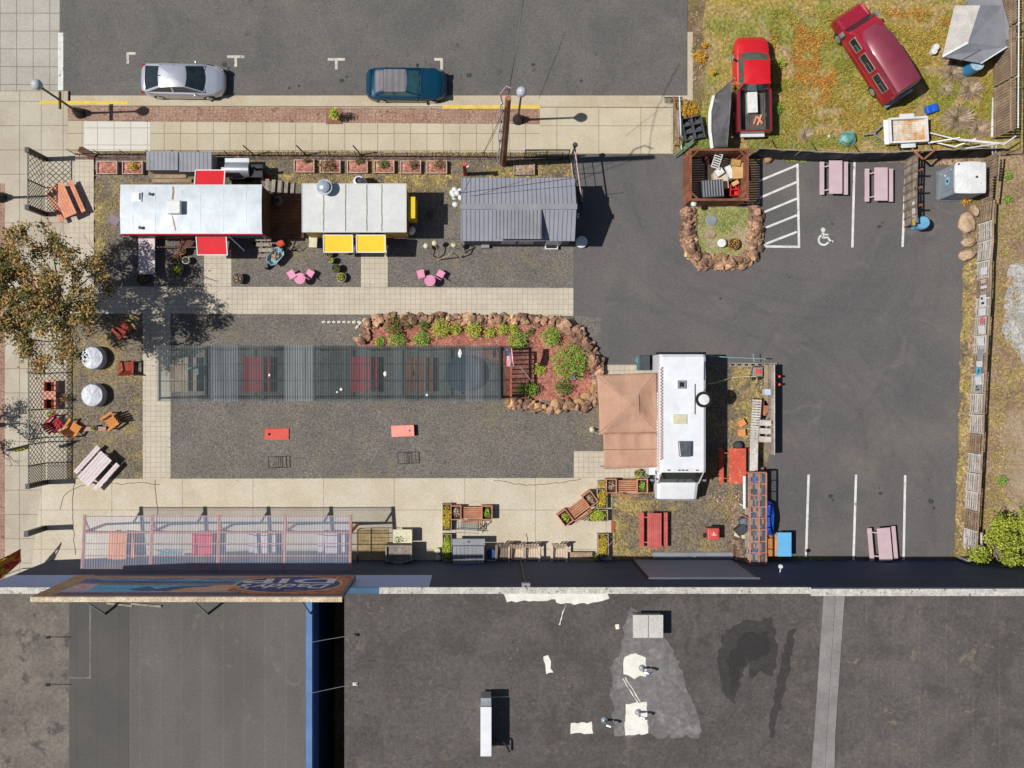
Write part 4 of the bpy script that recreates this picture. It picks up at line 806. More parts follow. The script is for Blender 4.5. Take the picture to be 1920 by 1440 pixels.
mb = MB(); loft(mb, [[(xl + .1, yf, .45), (xl + .1, yf, 1.6), (xl + .3, yf, 1.7), (xr_ - .3, yf, 1.7), (xr_ - .1, yf, 1.6), (xr_ - .1, yf, .45)],
                     [(xl + .1, -3.35, .45), (xl + .1, -3.35, 1.45), (xl + .28, -3.35, 1.55), (xr_ - .3, -3.35, 1.55), (xr_ - .12, -3.35, 1.45), (xr_ - .12, -3.35, .45)],
                     [(xl + .15, -4.1, .45), (xl + .15, -4.1, 1.15), (xl + .3, -4.1, 1.25), (xr_ - .32, -4.1, 1.25), (xr_ - .15, -4.1, 1.15), (xr_ - .15, -4.1, .45)]]); mb.build('bonnet', wm_, rv, smooth=False, bevel=.03)
ws = MB().add([(xl + .12, yf - .02, 2.72), (xr_ - .12, yf - .02, 2.72), (xr_ - .16, -3.15, 1.66), (xl + .16, -3.15, 1.66), (xl + .12, yf + .1, 2.7), (xr_ - .12, yf + .1, 2.7), (xr_ - .16, -2.9, 1.5), (xl + .16, -2.9, 1.5)],
              [(0, 3, 2, 1), (4, 5, 6, 7), (0, 1, 5, 4), (1, 2, 6, 5), (2, 3, 7, 6), (3, 0, 4, 7)]).build('windscreen', M['glass'], rv)
for x in (-.1, .28): MB().beam((x, -3.13, 1.74), (x + .12, -2.75, 2.3), .02).build('wiper', M['black'], ws)
MB().beam((xl + .1, yf, 2.75), (xl + .1, -3.2, 1.65), .05).beam((xr_ - .12, yf, 2.75), (xr_ - .14, -3.2, 1.65), .05).build('windscreen_pillar', wm_, rv)
for x in (xl - .12, xr_ - .02): MB().tube([(x + (.12 if x < 0 else 0), -3.1, 1.6), (x - (.1 if x < 0 else -.12), -3.0, 1.8)], .015).box(x - (.2 if x < 0 else -.06), x - (.06 if x < 0 else -.2), -3.05, -2.95, 1.65, 2.05).build('mirror', M['chrome'], rv)
for x in (xl + .15, xr_ - .4): MB().box(x, x + .22, -4.14, -4.1, .75, .95).build('headlight', M['glass'], rv)
MB().box(xl + .1, xr_ - .1, -4.25, -4.12, .4, .58).build('bumper', M['chrome'], rv)
for x in (-.75, -.2, 0, .2, .75): MB().box(x - .06, x + .06, yf + .1, yf + .16, zr - .03, zr + .03).build('marker_light', M['char'], rv)
def lrv(px, py, z): p = W(px, py, z); return p.x - 10.62, p.y + 2.2
x, y = lrv(1278, 721, 2.95); mb = MB().box(x - .22, x + .22, y - .22, y + .22, 2.9, 3.0).build('roof_vent', M['chrome'], rv); MB().box(x - .12, x + .12, y - .12, y + .12, 3.0, 3.02).build('vent_lid', M['black'], mb)
x, y = lrv(1275, 786, 2.95); MB().box(x - .37, x + .37, y - .26, y + .26, 2.88, 2.96).build('skylight', M['cream'], rv, bevel=.02)
x, y = lrv(1286, 842, 3.0)
mb = MB(); loft(mb, [[(x - .42, y + .42, 2.9), (x - .42, y + .42, 3.12), (x + .3, y + .42, 3.12), (x + .3, y + .42, 2.9)], [(x - .36, y - .4, 2.9), (x - .36, y - .4, 3.22), (x + .22, y - .4, 3.22), (x + .22, y - .4, 2.9)]]); mb.build('air_conditioner', mat('dark_translucent_cover', A(84, 88, 96), A(104, 108, 114), 3, rough=.3), rv, bevel=.05)
x, y = lrv(1318, 749, 3.1); f_ = MB().lathe([(.3, 2.8), (.3, 3.15), (.42, 3.18), (.42, 3.26), (.33, 3.26), (.33, 3.2)], 30, x, y).build('exhaust_fan', M['black'], rv, smooth=True)
MB().lathe([(.02, 3.24), (.28, 3.24), (.28, 3.36), (.02, 3.4)], 30, x, y).build('fan_cap', M['white_pl'], f_, smooth=True)
x, y = lrv(1303, 750, 2.95); MB().tube([(x, y + .85, 2.95), (x, y - .75, 2.95)], .02).build('antenna', M['char'], rv)
MB().tube([(xr_ - .12, 3.4, 2.93), (xr_ - .14, 2.4, 2.93)], .015).tube([(xr_ - .35, 1.6, 2.92), (xr_ - .05, 1.95, 2.92)], .012).build('roof_cable', M['char'], rv)
# checkered trim and awning rail on the canopy side
ck = MB(); ck2 = MB()
for i in range(58):
    yy = 3.1 - i * .085
    for j in range(2): (ck if (i + j) % 2 else ck2).box(xl + .02 + j * .075, xl + .095 + j * .075, yy - .085, yy, zr + .004, zr + .012)
ck.build('checker_trim', mat('maroon_check', A(120, 50, 60), None, 3), rv); ck2.build('checker_trim', M['white_pl'], rv)
tg = MB()
for i in range(30):
    yy = 1.7 - i * .15; 
    if 0.2 < yy < .9: continue
    tg.blob((xl - .08, yy, 2.7), (.06, .05, .04), 1, .4, seed=i)
tg.tube([(xl - .08, 1.75 - i * .15, 2.72) for i in range(31)], .008, 4); tg.build('string_lights', M['white_pl'], rv)
for s, x in ((-1, xl + .12), (1, xr_ - .12)):
    for y in (2.2, -3.0): MB().at(x, y, .4, ry=R(90)).lathe([(.05, -.13), (.38, -.13), (.4, 0), (.38, .13), (.05, .13)], 20).build('wheel', M['black_plastic'], rv)
MB().box(xl - .35, xl, -2.75, -2.1, .45, 1.5).build('open_step_door', wm_, rv)

# ------------------------------------------------------------------ tan canopy
can = thing('canopy_tent', 'tan pop-up canopy with sagging hip roof against the white step van', 'canopy', tuple(W(1178, 757, 2.3)[:2]) + (0,))
cx0, cy0 = can.location.x, can.location.y
def rel(px, py, z): p = W(px, py, z); return Vector((p.x - cx0, p.y - cy0, z))
c1, c2_, c3_, c4 = rel(1119, 703, 2.25), rel(1231, 699, 2.25), rel(1236, 811, 2.3), rel(1124, 814, 2.25)
pk = rel(1183, 757, 2.72)
mb = MB()
for a, b in ((c1, c2_), (c2_, c3_), (c3_, c4), (c4, c1)):
    def fn(u, v, a=a, b=b):
        e = a.lerp(b, u); q = e.lerp(pk, v * .74); sag = -.06 * math.sin(math.pi * v) * (1 - abs(2 * u - 1)) - .07 * math.sin(math.pi * u) * (1 - v)
        return (q.x, q.y, q.z + sag + .012 * noise.noise(q * 2.5))
    mb.grid(fn, 16, 10)
top_o = mb.build('canopy_roof', M['canvas'], can, smooth=True, solid=.012)
kk = [c.lerp(pk, .70) for c in (c1, c2_, c3_, c4)]; mb = MB(); mb.add([tuple(k + Vector((0, 0, .06))) for k in kk] + [tuple(pk + Vector((0, 0, .02)))], [(0, 4, 1), (1, 4, 2), (2, 4, 3), (3, 4, 0)])
mb.add([tuple(k + Vector((0, 0, .06))) for k in kk] + [tuple(k + Vector((0, 0, .0))) for k in kk], [(0, 1, 5, 4), (1, 2, 6, 5), (2, 3, 7, 6), (3, 0, 4, 7)]); mb.build('vent_cap', M['canvas'], can)
mb = MB()
for a, b in ((c1, c2_), (c3_, c4), (c4, c1)):
    mb.quad(a, b, b + Vector((0, 0, -.22)), a + Vector((0, 0, -.22)))
mb.build('valance', M['canvas'], can)
d1, d2, d3, d4 = rel(1131, 812, 2.2), rel(1233, 812, 2.35), rel(1236, 876, 2.25), rel(1133, 880, 2.0)
mb = MB(); mb.grid(lambda u, v: tuple(d1.lerp(d2, u).lerp(d4.lerp(d3, u), v) + Vector((0, 0, -.06 * abs(math.sin(math.pi * u * 3.5)) * (1 - v) - .02 * math.sin(9 * v)))), 28, 8)
mb.build('side_awning', M['canvas'], can, smooth=True, solid=.012)
MB().tube([tuple(rel(1131, 843, 2.12) + Vector((0, 0, .03))), tuple(rel(1235, 842, 2.3) + Vector((0, 0, .03)))], .012).build('awning_seam', mat('brown_seam', A(130, 92, 72), None, 2), can)
for c in (c1, c2_, c3_, c4, d4): MB().tube([(c.x, c.y, 0), (c.x, c.y, c.z - .02)], .02).build('leg', M['white_metal'], can)
p = rel(1116, 806, .5); MB().lathe([(.18, 0), (.18, .05), (.05, .3), (.03, .6)], 18, c4.x - .12, c4.y + .15).build('leg_weight', M['cream'], can)
# ------------------------------------------------------------------ vehicles (local x points forward)
def interp(tab, x):
    if x <= tab[0][0]: return tab[0][1]
    for (a, va), (b, vb) in zip(tab, tab[1:]):
        if x <= b:
            t = (x - a) / (b - a); t = t * t * (3 - 2 * t) if False else t; return va + (vb - va) * t
    return tab[-1][1]
def carbody(t, L_, Wd, zprof, paint, plan=None, ns=44, name='body'):
    "zprof: height of the top surface at the centre line; plan: half width"
    plan = plan or [(-L_ / 2, .62), (-L_ / 2 + .12, .80), (-L_ / 2 + .45, .95), (-L_ / 4, 1.0), (L_ / 5, 1.0), (L_ / 2 - .75, .95), (L_ / 2 - .3, .82), (L_ / 2 - .08, .62), (L_ / 2, .40)]
    mb = MB(); secs = []
    for i in range(ns + 1):
        x = -L_ / 2 + L_ * i / ns; hw = Wd / 2 * interp(plan, x); zt = interp(zprof, x); zb = .22 if abs(x) < L_ / 2 - .3 else .32
        sec = []
        for yy, zf in ((1.0, 0), (1.0, .45), (.985, .72), (.93, .90), (.78, .97), (.4, 1.0), (0, 1.01), (-.4, 1.0), (-.78, .97), (-.93, .90), (-.985, .72), (-1.0, .45), (-1.0, 0)):
            sec.append((x, yy * hw, zb + (zt - zb) * zf))
        secs.append(sec)
    loft(mb, secs); return mb.build(name, paint, t, smooth=True)
def house(t, xs, zb, zr, wb, wr, paint, glass, bow=.12, roofm=None, roof_name='roof'):
    "xs = rear glass foot, rear of roof, front of roof, windscreen foot"
    a, b, c, d = xs; mb = MB(); n = 10
    def ring(x0, x3, hw, z, bw):
        pts = []
        for i in range(n + 1): v = -1 + 2 * i / n; pts.append((x3 + bw * (1 - v * v) - bw * .6, v * hw, z))
        for i in range(n + 1): v = 1 - 2 * i / n; pts.append((x0 - bw * .7 * (1 - v * v) + bw * .4, v * hw, z))
        return pts
    r0 = ring(a, d, wb, zb, bow * 1.5); r1 = ring(b, c, wr, zr - .03, bow * .8); m_ = len(r0)
    mb.add(r0 + r1, [(k, (k + 1) % m_, m_ + (k + 1) % m_, m_ + k) for k in range(m_)]); g = mb.build('glass', glass, t, smooth=True)
    mb = MB(); r2 = ring(b - .02, c + .02, wr + .015, zr - .035, bow * .8); r3 = ring(b + .1, c - .1, wr - .09, zr + .005, bow * .7)
    r4 = ring((b + c) / 2 - .1, (b + c) / 2 + .1, .1, zr + .035, 0)
    mb.add(r2 + r3 + r4, [(k, (k + 1) % m_, m_ + (k + 1) % m_, m_ + k) for k in range(m_)] + [(m_ + k, m_ + (k + 1) % m_, 2 * m_ + (k + 1) % m_, 2 * m_ + k) for k in range(m_)] + [tuple(range(2 * m_, 3 * m_))])
    mb.build(roof_name, roofm or paint, t, smooth=True)
    for s in (-1, 1):
        xm = (b + c) / 2 - .05
        for q0, q1, w0, h0 in (((d - .02, s * (wb - .03), zb + .01), (c - .03, s * wr, zr - .03), .07, .05), ((a + .06, s * (wb - .03), zb + .01), (b + .05, s * wr, zr - .03), .11, .06), ((xm, s * wb, zb), (xm, s * (wr + .005), zr - .03), .09, .03)):
            MB().beam(q0, q1, w0, h0).build('pillar', paint, t)
    return g
def wheels(t, xs, y, r=.33, rim=None):
    for x in xs:
        for s in (-1, 1):
            wv = MB().at(x, s * y, r, rx=R(90)).lathe([(.05, -.1), (r - .03, -.11), (r, -.06), (r, .06), (r - .03, .11), (.05, .1)], 22).build('wheel', M['black_plastic'], t, smooth=True)
            MB().at(x, s * (y + .085), r, rx=R(90)).lathe([(.02, -.03), (r * .62, -.035), (r * .62, .035), (.02, .03)], 16).build('rim', M['chrome'], wv)
def mirrors(t, x, y, z, m):
    for s in (-1, 1): MB().blob((x, s * (y + .08), z), (.08, .11, .07), 2, .05).build('mirror', m, t, smooth=True)
def paint(n, c, c2=None, metal=.4, rough=.28): return mat(n, tuple(list(c) + [1]), tuple(list(c2 or c) + [1]), .8, rough=rough, metal=metal, coat=.5, fine=(3, .03))
g_car = 'cars parked along the kerb'
v = W(343, 150, .6); v.z = road_z
ca = thing('sedan', 'silver sedan with dark rear window parked at the kerb', 'car', v, R(-1), g_car)
silver = paint('silver_paint', (.56, .57, .62), (.52, .53, .58), .55, .25)
carbody(ca, 4.62, 1.80, [(-2.31, .78), (-2.15, .98), (-1.7, 1.03), (.7, .98), (1.3, .92), (1.9, .80), (2.2, .66), (2.31, .5)], silver)
house(ca, (-2.02, -1.12, .34, 1.22), .97, 1.44, .76, .58, silver, M['glass'])
wheels(ca, (-1.38, 1.38), .80); mirrors(ca, .78, .84, 1.0, silver)
for s in (-1, 1):
    MB().add([(2.12, s * .52, .80), (1.72, s * .78, .86), (1.70, s * .84, .78), (2.16, s * .62, .70), (2.25, s * .45, .66)], [(0, 1, 2, 3, 4) if s > 0 else (4, 3, 2, 1, 0)]).build('headlight', M['chrome'], ca, solid=.03)
    MB().box(-2.24, -2.1, min(s * .62, s * .80), max(s * .62, s * .80), .74, .86).build('tail_light', mat('tail_light_red', (.35, .01, .01, 1), None, 2, rough=.2), ca)
MB().box(.35, .352, -.01, .01, 1.45, 1.5).tube([(-1.0, 0, 1.45), (-1.14, 0, 1.53)], .02).build('antenna_fin', M['black'], ca)
MB().box(-.1, .06, -.9, -.895, .85, .88).box(-.1, .06, .895, .9, .85, .88).box(-.95, -.8, -.9, -.895, .85, .88).box(-.95, -.8, .895, .9, .85, .88).build('door_handle', M['chrome'], ca)
SM_ = mat('panel_gap', (.02, .02, .025, 1), None, 2)
for pts, n_ in (([(1.32, -.74, .905), (1.22, -.4, .945), (1.2, 0, .952), (1.22, .4, .945), (1.32, .74, .905)], 'bonnet_gap'), ([(-1.98, -.7, 1.0), (-2.0, 0, 1.035), (-1.98, .7, 1.0)], 'boot_gap'), ([(1.05, -.55, 1.0), (1.02, 0, 1.045), (1.1, .1, 1.03)], 'wiper')): MB().tube(pts, .013, 5).build(n_, SM_, ca)
v = W(762, 157, .6); v.z = road_z
cb2 = thing('convertible', 'dark teal convertible with a grey fabric roof parked at the kerb', 'car', v, R(-.5), g_car)
teal = paint('teal_paint', (.003, .055, .11), (.003, .045, .09), .35, .3)
carbody(cb2, 4.45, 1.80, [(-2.22, .72), (-2.05, .93), (-1.5, .98), (.6, .97), (1.2, .92), (1.8, .82), (2.1, .66), (2.22, .5)], teal,
        [(-2.22, .66), (-2.1, .84), (-1.8, .96), (-1, 1.0), (1.0, 1.0), (1.6, .95), (1.95, .82), (2.15, .64), (2.22, .46)])
fab = mat('grey_fabric_top', A(134, 130, 134), A(122, 118, 122), 1, fine=(12, .07), rough=.95, wave=('X', .9, .16, .1))
house(cb2, (-1.75, -1.25, .02, .78), .95, 1.33, .74, .60, teal, mat('car_glass_blue', (.02, .07, .09, 1), (.03, .10, .12, 1), 2, rough=.08, fine=None, spec=.7), .1, fab, 'fabric_roof')
MB().grid(lambda u, v_: (-1.72 + .5 * u, (-.64 + 1.28 * v_) * (1 - .12 * u), .99 + .34 * u ** .8 + .012), 6, 6).build('fabric_quarter', fab, cb2, smooth=True, solid=.01)
MB().grid(lambda u, v_: (-1.66 + .36 * u, -.38 + .76 * v_, 1.035 + .25 * u ** .85), 3, 3).build('rear_window', bpy.data.materials['car_glass_blue'], cb2, smooth=True, solid=.012)
wheels(cb2, (-1.35, 1.4), .80); mirrors(cb2, .62, .86, .98, M['black'])
MB().tube([(.98, -.74, .93), (.86, -.4, .975), (.84, 0, .985), (.86, .4, .975), (.98, .74, .93)], .013, 5).build('bonnet_gap', SM_, cb2); MB().tube([(2.0, -.6, .76), (2.06, 0, .75), (2.0, .6, .76)], .012, 5).build('grille_gap', SM_, cb2)
MB().beam((-2.0, -.7, .97), (-2.0, .7, .97), .12, .05).build('spoiler', teal, cb2)
for s in (-1, 1): MB().box(1.98, 2.12, min(s * .45, s * .72), max(s * .45, s * .72), .60, .70).build('headlight', M['glass'], cb2)
MB().beam((.66, -.6, 1.0), (.72, .05, 1.03), .02).beam((.66, .05, 1.0), (.7, .6, 1.03), .02).build('wiper', M['black'], cb2)

# red pickup
v = W(1408, 160, .5); v.z = 0
tr = thing('pickup_truck', 'bright red pickup with open bed parked in the weedy lot', 'truck', v, R(91))
pr = paint('bright_red_paint', (.62, .012, .018), (.56, .012, .02), .1, .4)
dkr = paint('dark_red_paint', (.22, .012, .02), (.17, .012, .02), .1, .5)
carbody(tr, 2.75, 1.9, [(-1.37, 1.05), (.2, 1.08), (.9, 1.04), (1.2, .92), (1.37, .7)], pr, [(-1.37, 1), (.6, 1), (1.1, .94), (1.37, .78)], 24, 'front_body')
tr.children[-1].location = (1.22, 0, 0)
house(tr, (-.42, -.28, .98, 1.62), 1.05, 1.78, .82, .70, pr, mat('teal_windscreen_glass', (.03, .09, .09, 1), (.05, .13, .12, 1), 2, rough=.1, fine=None, spec=.7), .1)
bd = MB()
for s in (-1, 1): bd.box(-2.62, -.42, min(s * .95, s * .80), max(s * .95, s * .80), .35, 1.15)
bd.box(-2.72, -2.62, -.95, .95, .35, 1.13); bd.box(-.42, -.36, -.9, .9, .5, 1.15); bd.build('bed_side', dkr, tr)
MB().box(-2.62, -.42, -.8, .8, .5, .56).build('bed_floor', mat('ribbed_bed_liner', A(104, 98, 92), A(84, 78, 74), 2, wave=('Y', 2.4, .4, 0)), tr)
for s in (-1, 1): MB().box(-2.62, -.42, min(s * .8, s * .76), max(s * .8, s * .76), .56, 1.17).build('bed_rail', M['black_plastic'], tr)
MB().box(-2.9, -2.73, -.65, .65, .5, .68).build('rear_bumper', M['white_metal'], tr)
wheels(tr, (-1.65, 1.6), .84, .37); mirrors(tr, 1.2, .98, 1.2, M['black'])
solo(MB().box(-.25, .25, -.55, .55, 0, .32).box(-.27, .27, -.57, .57, .32, .38), 'tool_box', M['white_pl'], 'white cooler chest resting in the bed of the red pickup', 'cooler', tuple(W(1412, 191, 1.0)[:2]) + (.562,), R(2), bevel=.02)
solo(MB().beam((-.3, 0, 0), (.3, .1, .02), .1).beam((-.1, -.2, .04), (.1, .25, .05), .09).beam((-.35, .2, .0), (.1, .3, .05), .08), 'scrap_wood', M['salmonwood'] if 'salmonwood' in M else M['wood_salmon'], 'scraps of wood lying in the bed of the red pickup', 'wood', tuple(W(1425, 226, .6)[:2]) + (.59,), R(60))

# maroon van
v = W(1634, 109, .4); v.z = 0
va = thing('camper_van', 'maroon high-top van parked askew in the weedy lot', 'van', v, R(123))
mr = paint('maroon_paint', (.34, .012, .03), (.28, .012, .03), .15, .4); mrr = paint('faded_maroon_roof', (.24, .04, .065), (.20, .032, .055), .1, .42)
mb = MB(); secs = []
for x, hw, zt_ in ((-2.6, .90, 1.9), (-2.5, .97, 2.0), (1.3, .97, 2.0), (1.75, .96, 1.7), (2.0, .95, 1.25), (2.75, .9, 1.1), (2.9, .75, .8)):
    secs.append([(x, hw, .35), (x, hw + .02, .8), (x, hw, min(1.15, zt_)), (x, hw * .86, zt_ - .1), (x, hw * .78, zt_), (x, -hw * .78, zt_), (x, -hw * .86, zt_ - .1), (x, -hw, min(1.15, zt_)), (x, -hw - .02, .8), (x, -hw, .35)])
loft(mb, secs); mb.build('body', mr, va)
mb = MB(); secs = []
for x, hw, zt_ in ((-2.58, .74, 2.0), (-2.45, .78, 2.32), (-1, .80, 2.42), (.4, .78, 2.40), (1.0, .66, 2.24), (1.35, .5, 2.02)):
    secs.append([(x, hw, 1.95), (x, hw * .95, zt_ - .12), (x, hw * .7, zt_ - .01), (x, 0, zt_ + .02), (x, -hw * .7, zt_ - .01), (x, -hw * .95, zt_ - .12), (x, -hw, 1.95)])
loft(mb, secs); mb.build('raised_roof', mrr, va, smooth=True)
for x0, x1 in ((-2.0, -.95), (-.7, .35), (.62, 1.35)):
    for s in (-1, 1):
        def q(x, f): hw = .97; return (x, s * (hw + (hw * .86 - hw) * f + .012), 1.15 + (1.9 - 1.15) * f)
        g = MB().add([q(x0, .1), q(x1, .1), q(x1, .85), q(x0, .85)], [(0, 1, 2, 3) if s < 0 else (3, 2, 1, 0)]).build('window', M['glass'], va, solid=.01)
        fm = MB(); P = [q(x0, .1), q(x1, .1), q(x1, .85), q(x0, .85)]
        for a, b in zip(P, P[1:] + P[:1]): fm.beam(a, b, .035)
        fm.beam(q((x0 + x1) / 2, .1), q((x0 + x1) / 2, .5), .02).beam(q((x0 + x1) / 2, .5), q(x0, .5), .02); fm.build('window_frame', M['chrome'], g)
MB().add([(1.78, -.8, 1.72), (1.78, .8, 1.72), (2.06, .85, 1.22), (2.06, -.85, 1.22)], [(0, 3, 2, 1)]).build('windscreen', M['glass'], va, solid=.02)
MB().box(-2.66, -2.6, -.75, .75, 1.15, 1.8).build('rear_window', M['glass'], va); MB().box(-2.78, -2.6, -.9, .9, .4, .55).build('bumper', M['chrome'], va)
MB().box(-2.3, 1.6, .975, 1.0, .78, .84).box(-2.3, 1.6, -1.0, -.975, .78, .84).build('side_stripe', mat('bright_red_stripe', (.6, .02, .03, 1), None, 2), va)
wheels(va, (-1.6, 1.9), .88, .36)
for s in (-1, 1): MB().box(1.75, 2.0, s * 1.1 - .08, s * 1.1 + .08, 1.1, 1.35).build('mirror', M['chrome'], va)

# white utility trailer
v = W(1700, 246, .5); v.z = 0
ut = thing('utility_trailer', 'small white utility trailer with rust stained deck beside the black fence', 'trailer', v, R(3))
MB().box(-.98, 1.0, -.6, .6, .42, .48).build('deck', M['rust'], ut)
mb = MB(); mb.box(-1.0, 1.04, .6, .7, .4, .85).box(-1.0, 1.04, -.7, -.6, .4, .85).box(-1.08, -.98, -.7, .7, .4, .85).box(1.0, 1.06, -.7, .7, .4, .82); mb.build('side_panel', M['white_metal'], ut)
MB().beam((-1.05, .6, .42), (-1.8, .05, .42), .07).beam((-1.05, -.6, .42), (-1.8, -.05, .42), .07).beam((-1.7, 0, .42), (-2.4, -.05, .42), .08).build('tongue', M['chrome'], ut)
MB().box(-1.28, -1.08, -.68, .68, .5, .55).build('front_plate', M['white_metal'], ut)
for s in (-1, 1):
    MB().box(-.4, .4, min(s * .72, s * .94), max(s * .72, s * .94), .58, .62).build('mudguard', M['white_metal'], ut)
    MB().at(0, s * .82, .28, rx=R(90)).lathe([(.05, -.08), (.28, -.08), (.28, .08), (.05, .08)], 18).build('wheel', M['black_plastic'], ut)

# portable toilet
v = W(1786, 335, 1.0); bx0, bx1, by1, by0 = (1752 - 905) / S, (1814 - 905) / S, 11.55, 10.0
pt = thing('portable_toilet', 'grey portable toilet with white domed roof in the fence corner', 'portable toilet', ((bx0 + bx1) / 2, (by0 + by1) / 2 + .3, 0))
gp = mat('translucent_grey_blue_plastic', A(164, 174, 184), A(148, 158, 170), 1, rough=.45, fine=(8, .05))
MB().box(-.80, .80, -.82, .80, .12, 2.15).build('cabin', gp, pt, bevel=.05)
MB().box(-.93, -.80, -.80, .78, .12, .2).box(-.84, .84, -.86, .84, 0, .12).build('base', mat('dark_base', A(120, 126, 132), None, 2), pt)
mb = MB(); secs = []
for x, hw, z_ in ((-.84, .70, 2.2), (-.78, .82, 2.28), (0, .86, 2.38), (.78, .82, 2.30), (.86, .70, 2.2)):
    secs.append([(x, hw, 2.14), (x, hw, z_ - .04), (x, hw * .8, z_), (x, -hw * .8, z_), (x, -hw, z_ - .04), (x, -hw, 2.14)])
loft(mb, secs); mb.build('roof', M['white_pl'], pt, smooth=True)
MB().lathe([(.06, 2.3), (.06, 2.42), (.02, 2.43)], 12, .25, .02).lathe([(.05, 2.2), (.05, 2.34)], 10, -.68, .72).build('vent_pipe', M['char'], pt)
dr = MB().box(-.83, -.80, -.5, .45, .25, 2.0).build('door', gp, pt)
MB().at(-.835, .0, 1.35, ry=R(-90)).lathe([(.02, 0), (.24, 0), (.24, .012), (.02, .012)], 24).build('round_sticker', mat('pale_cyan_sticker', A(170, 220, 240), None, 1), dr)
MB().box(-.86, -.85, -.03, .05, 1.25, 1.5).box(-.86, -.85, -.1, -.02, 1.35, 1.45).build('sticker_figure', mat('navy_mark', A(40, 60, 110), None, 1), dr)
MB().box(-.86, -.83, .3, .4, 1.0, 1.12).build('latch', M['white_pl'], dr)
for z_ in (.5, 1.7): MB().box(-.845, -.83, .5, .58, z_, z_ + .1).build('hinge', M['white_pl'], dr)
# ------------------------------------------------------------------ street lamps, poles, wires
def lamp(px, py, label, banner, rz=0):
    v = W(px, py); t = thing('street_lamp', label, 'street lamp', v, rz, 'globe street lamps')
    MB().lathe([(.30, 0), (.30, .1), (.22, .25), (.26, .35), (.16, .6), (.18, .7), (.09, .95)], 16).build('base', M['black'], t, smooth=True)
    MB().lathe([(.065, .9), (.05, 4.7), (.09, 4.75), (.06, 4.85)], 12).build('pole', M['black'], t)
    MB().lathe([(.08, 4.8), (.16, 4.95), (.14, 5.0)], 14).build('collar', M['black'], t)
    MB().lathe([(.13, 5.0), (.24, 5.15), (.27, 5.32), (.22, 5.5), (.10, 5.6), (.01, 5.62)], 20).build('globe', mat('frosted_globe', A(206, 210, 216), None, 4, rough=.25) if 'frosted_globe' not in bpy.data.materials else bpy.data.materials['frosted_globe'], t, smooth=True)
    if banner:
        MB().box(-.03, .03, -.46, .46, 2.5, 2.74).build('street_name_plate', mat('gold_brown_plate', A(150, 120, 60), A(96, 80, 60), 3), t)
    return t
lamp(150, 213, 'black street lamp with a hanging banner on the brick strip near the silver sedan', True)
lamp(971, 225, 'black street lamp beside the wooden utility pole', False)
lamp(3, 371, 'black street lamp at the side street kerb by the orange picnic table', False)
b = W(943, 307); tp = W(953, 183, 12.6)
up = thing('utility_pole', 'tall brown wooden utility pole beside the planter of stones', 'utility pole', b)
d = tp - b; MB().tube([(0, 0, 0), d * .5, d], .19, 12, .13).build('pole', mat('creosote_wood', A(186, 128, 92), A(150, 100, 72), 2, fine=(10, .25), stretch=(3, 3, .3)), up, smooth=True)
cd = MB()
for k, (ox_, oy_) in enumerate(((-.24, .05), (-.20, -.1), (-.30, .0))):
    cd.tube([(ox_ + .04 * math.sin(i * 1.3 + k) + d.x * i / 14, oy_ + d.y * i / 14, 12.6 * i / 14) for i in range(14)], .028, 6)
cd.build('conduit', M['white_pl'], up)
MB().tube([(-.25, .2, 11), (-.35, .5, 11.5), (-.1, .7, 12), (.1, .5, 12.4)], .035).build('cable_loop', mat('pinkish_cable', A(190, 150, 150), None, 2), up)
for k in range(6): MB().box(-.3 + d.x * k / 7, -.12 + d.x * k / 7, -.02, .05, 1.8 * k + 1.5, 1.8 * k + 1.56).build('conduit_clip', M['char'], up)
def wire(a, b, label, sag=.4, r=.013, m=None):
    a = Vector(a); b = Vector(b)
    solo(MB().tube([(b - a) * (i / 16) + Vector((0, 0, -sag * 4 * (i / 16) * (1 - i / 16))) for i in range(17)], r, 5), 'overhead_wire', m or M['black'], label, 'wire', a)
wire(tp + Vector((0, .1, -.3)), W(990, -60, 13.5), 'overhead wire leading from the utility pole up over the street', .6, .02)
wire(W(945, 205, 11.2), W(868, 362, 4.2), 'thin overhead wire from the utility pole to the corner of the grey cabin', .3)
wire(W(1081, 333, 4.6), W(862, 362, 4.1), 'black overhead wire crossing the roof of the grey cabin', .1, .015)
wire(W(938, 225, 9.8), W(905, 290, 6.0), 'short slack wire below the utility pole toward the cabin', .4, .010)
wire(W(1060, 60, 11), W(1010, 185, 8), 'thin wire above the street right of the globe lamps', .3, .01)
# weatherhead ball cluster at cabin corner
t = MB(); r_ = random.Random(3)
for k in range(12): t.blob((r_.uniform(-.25, .35), r_.uniform(-.55, .35), .7 + r_.uniform(-.2, .4)), (.17, .17, .17), 2, .1, seed=k)
solo(t, 'hanging_jugs', M['white_pl'], 'cluster of white round jugs hanging at the upper corner of the grey cabin', 'jugs', tuple(W(856, 366, 1)[:2]) + (0,))

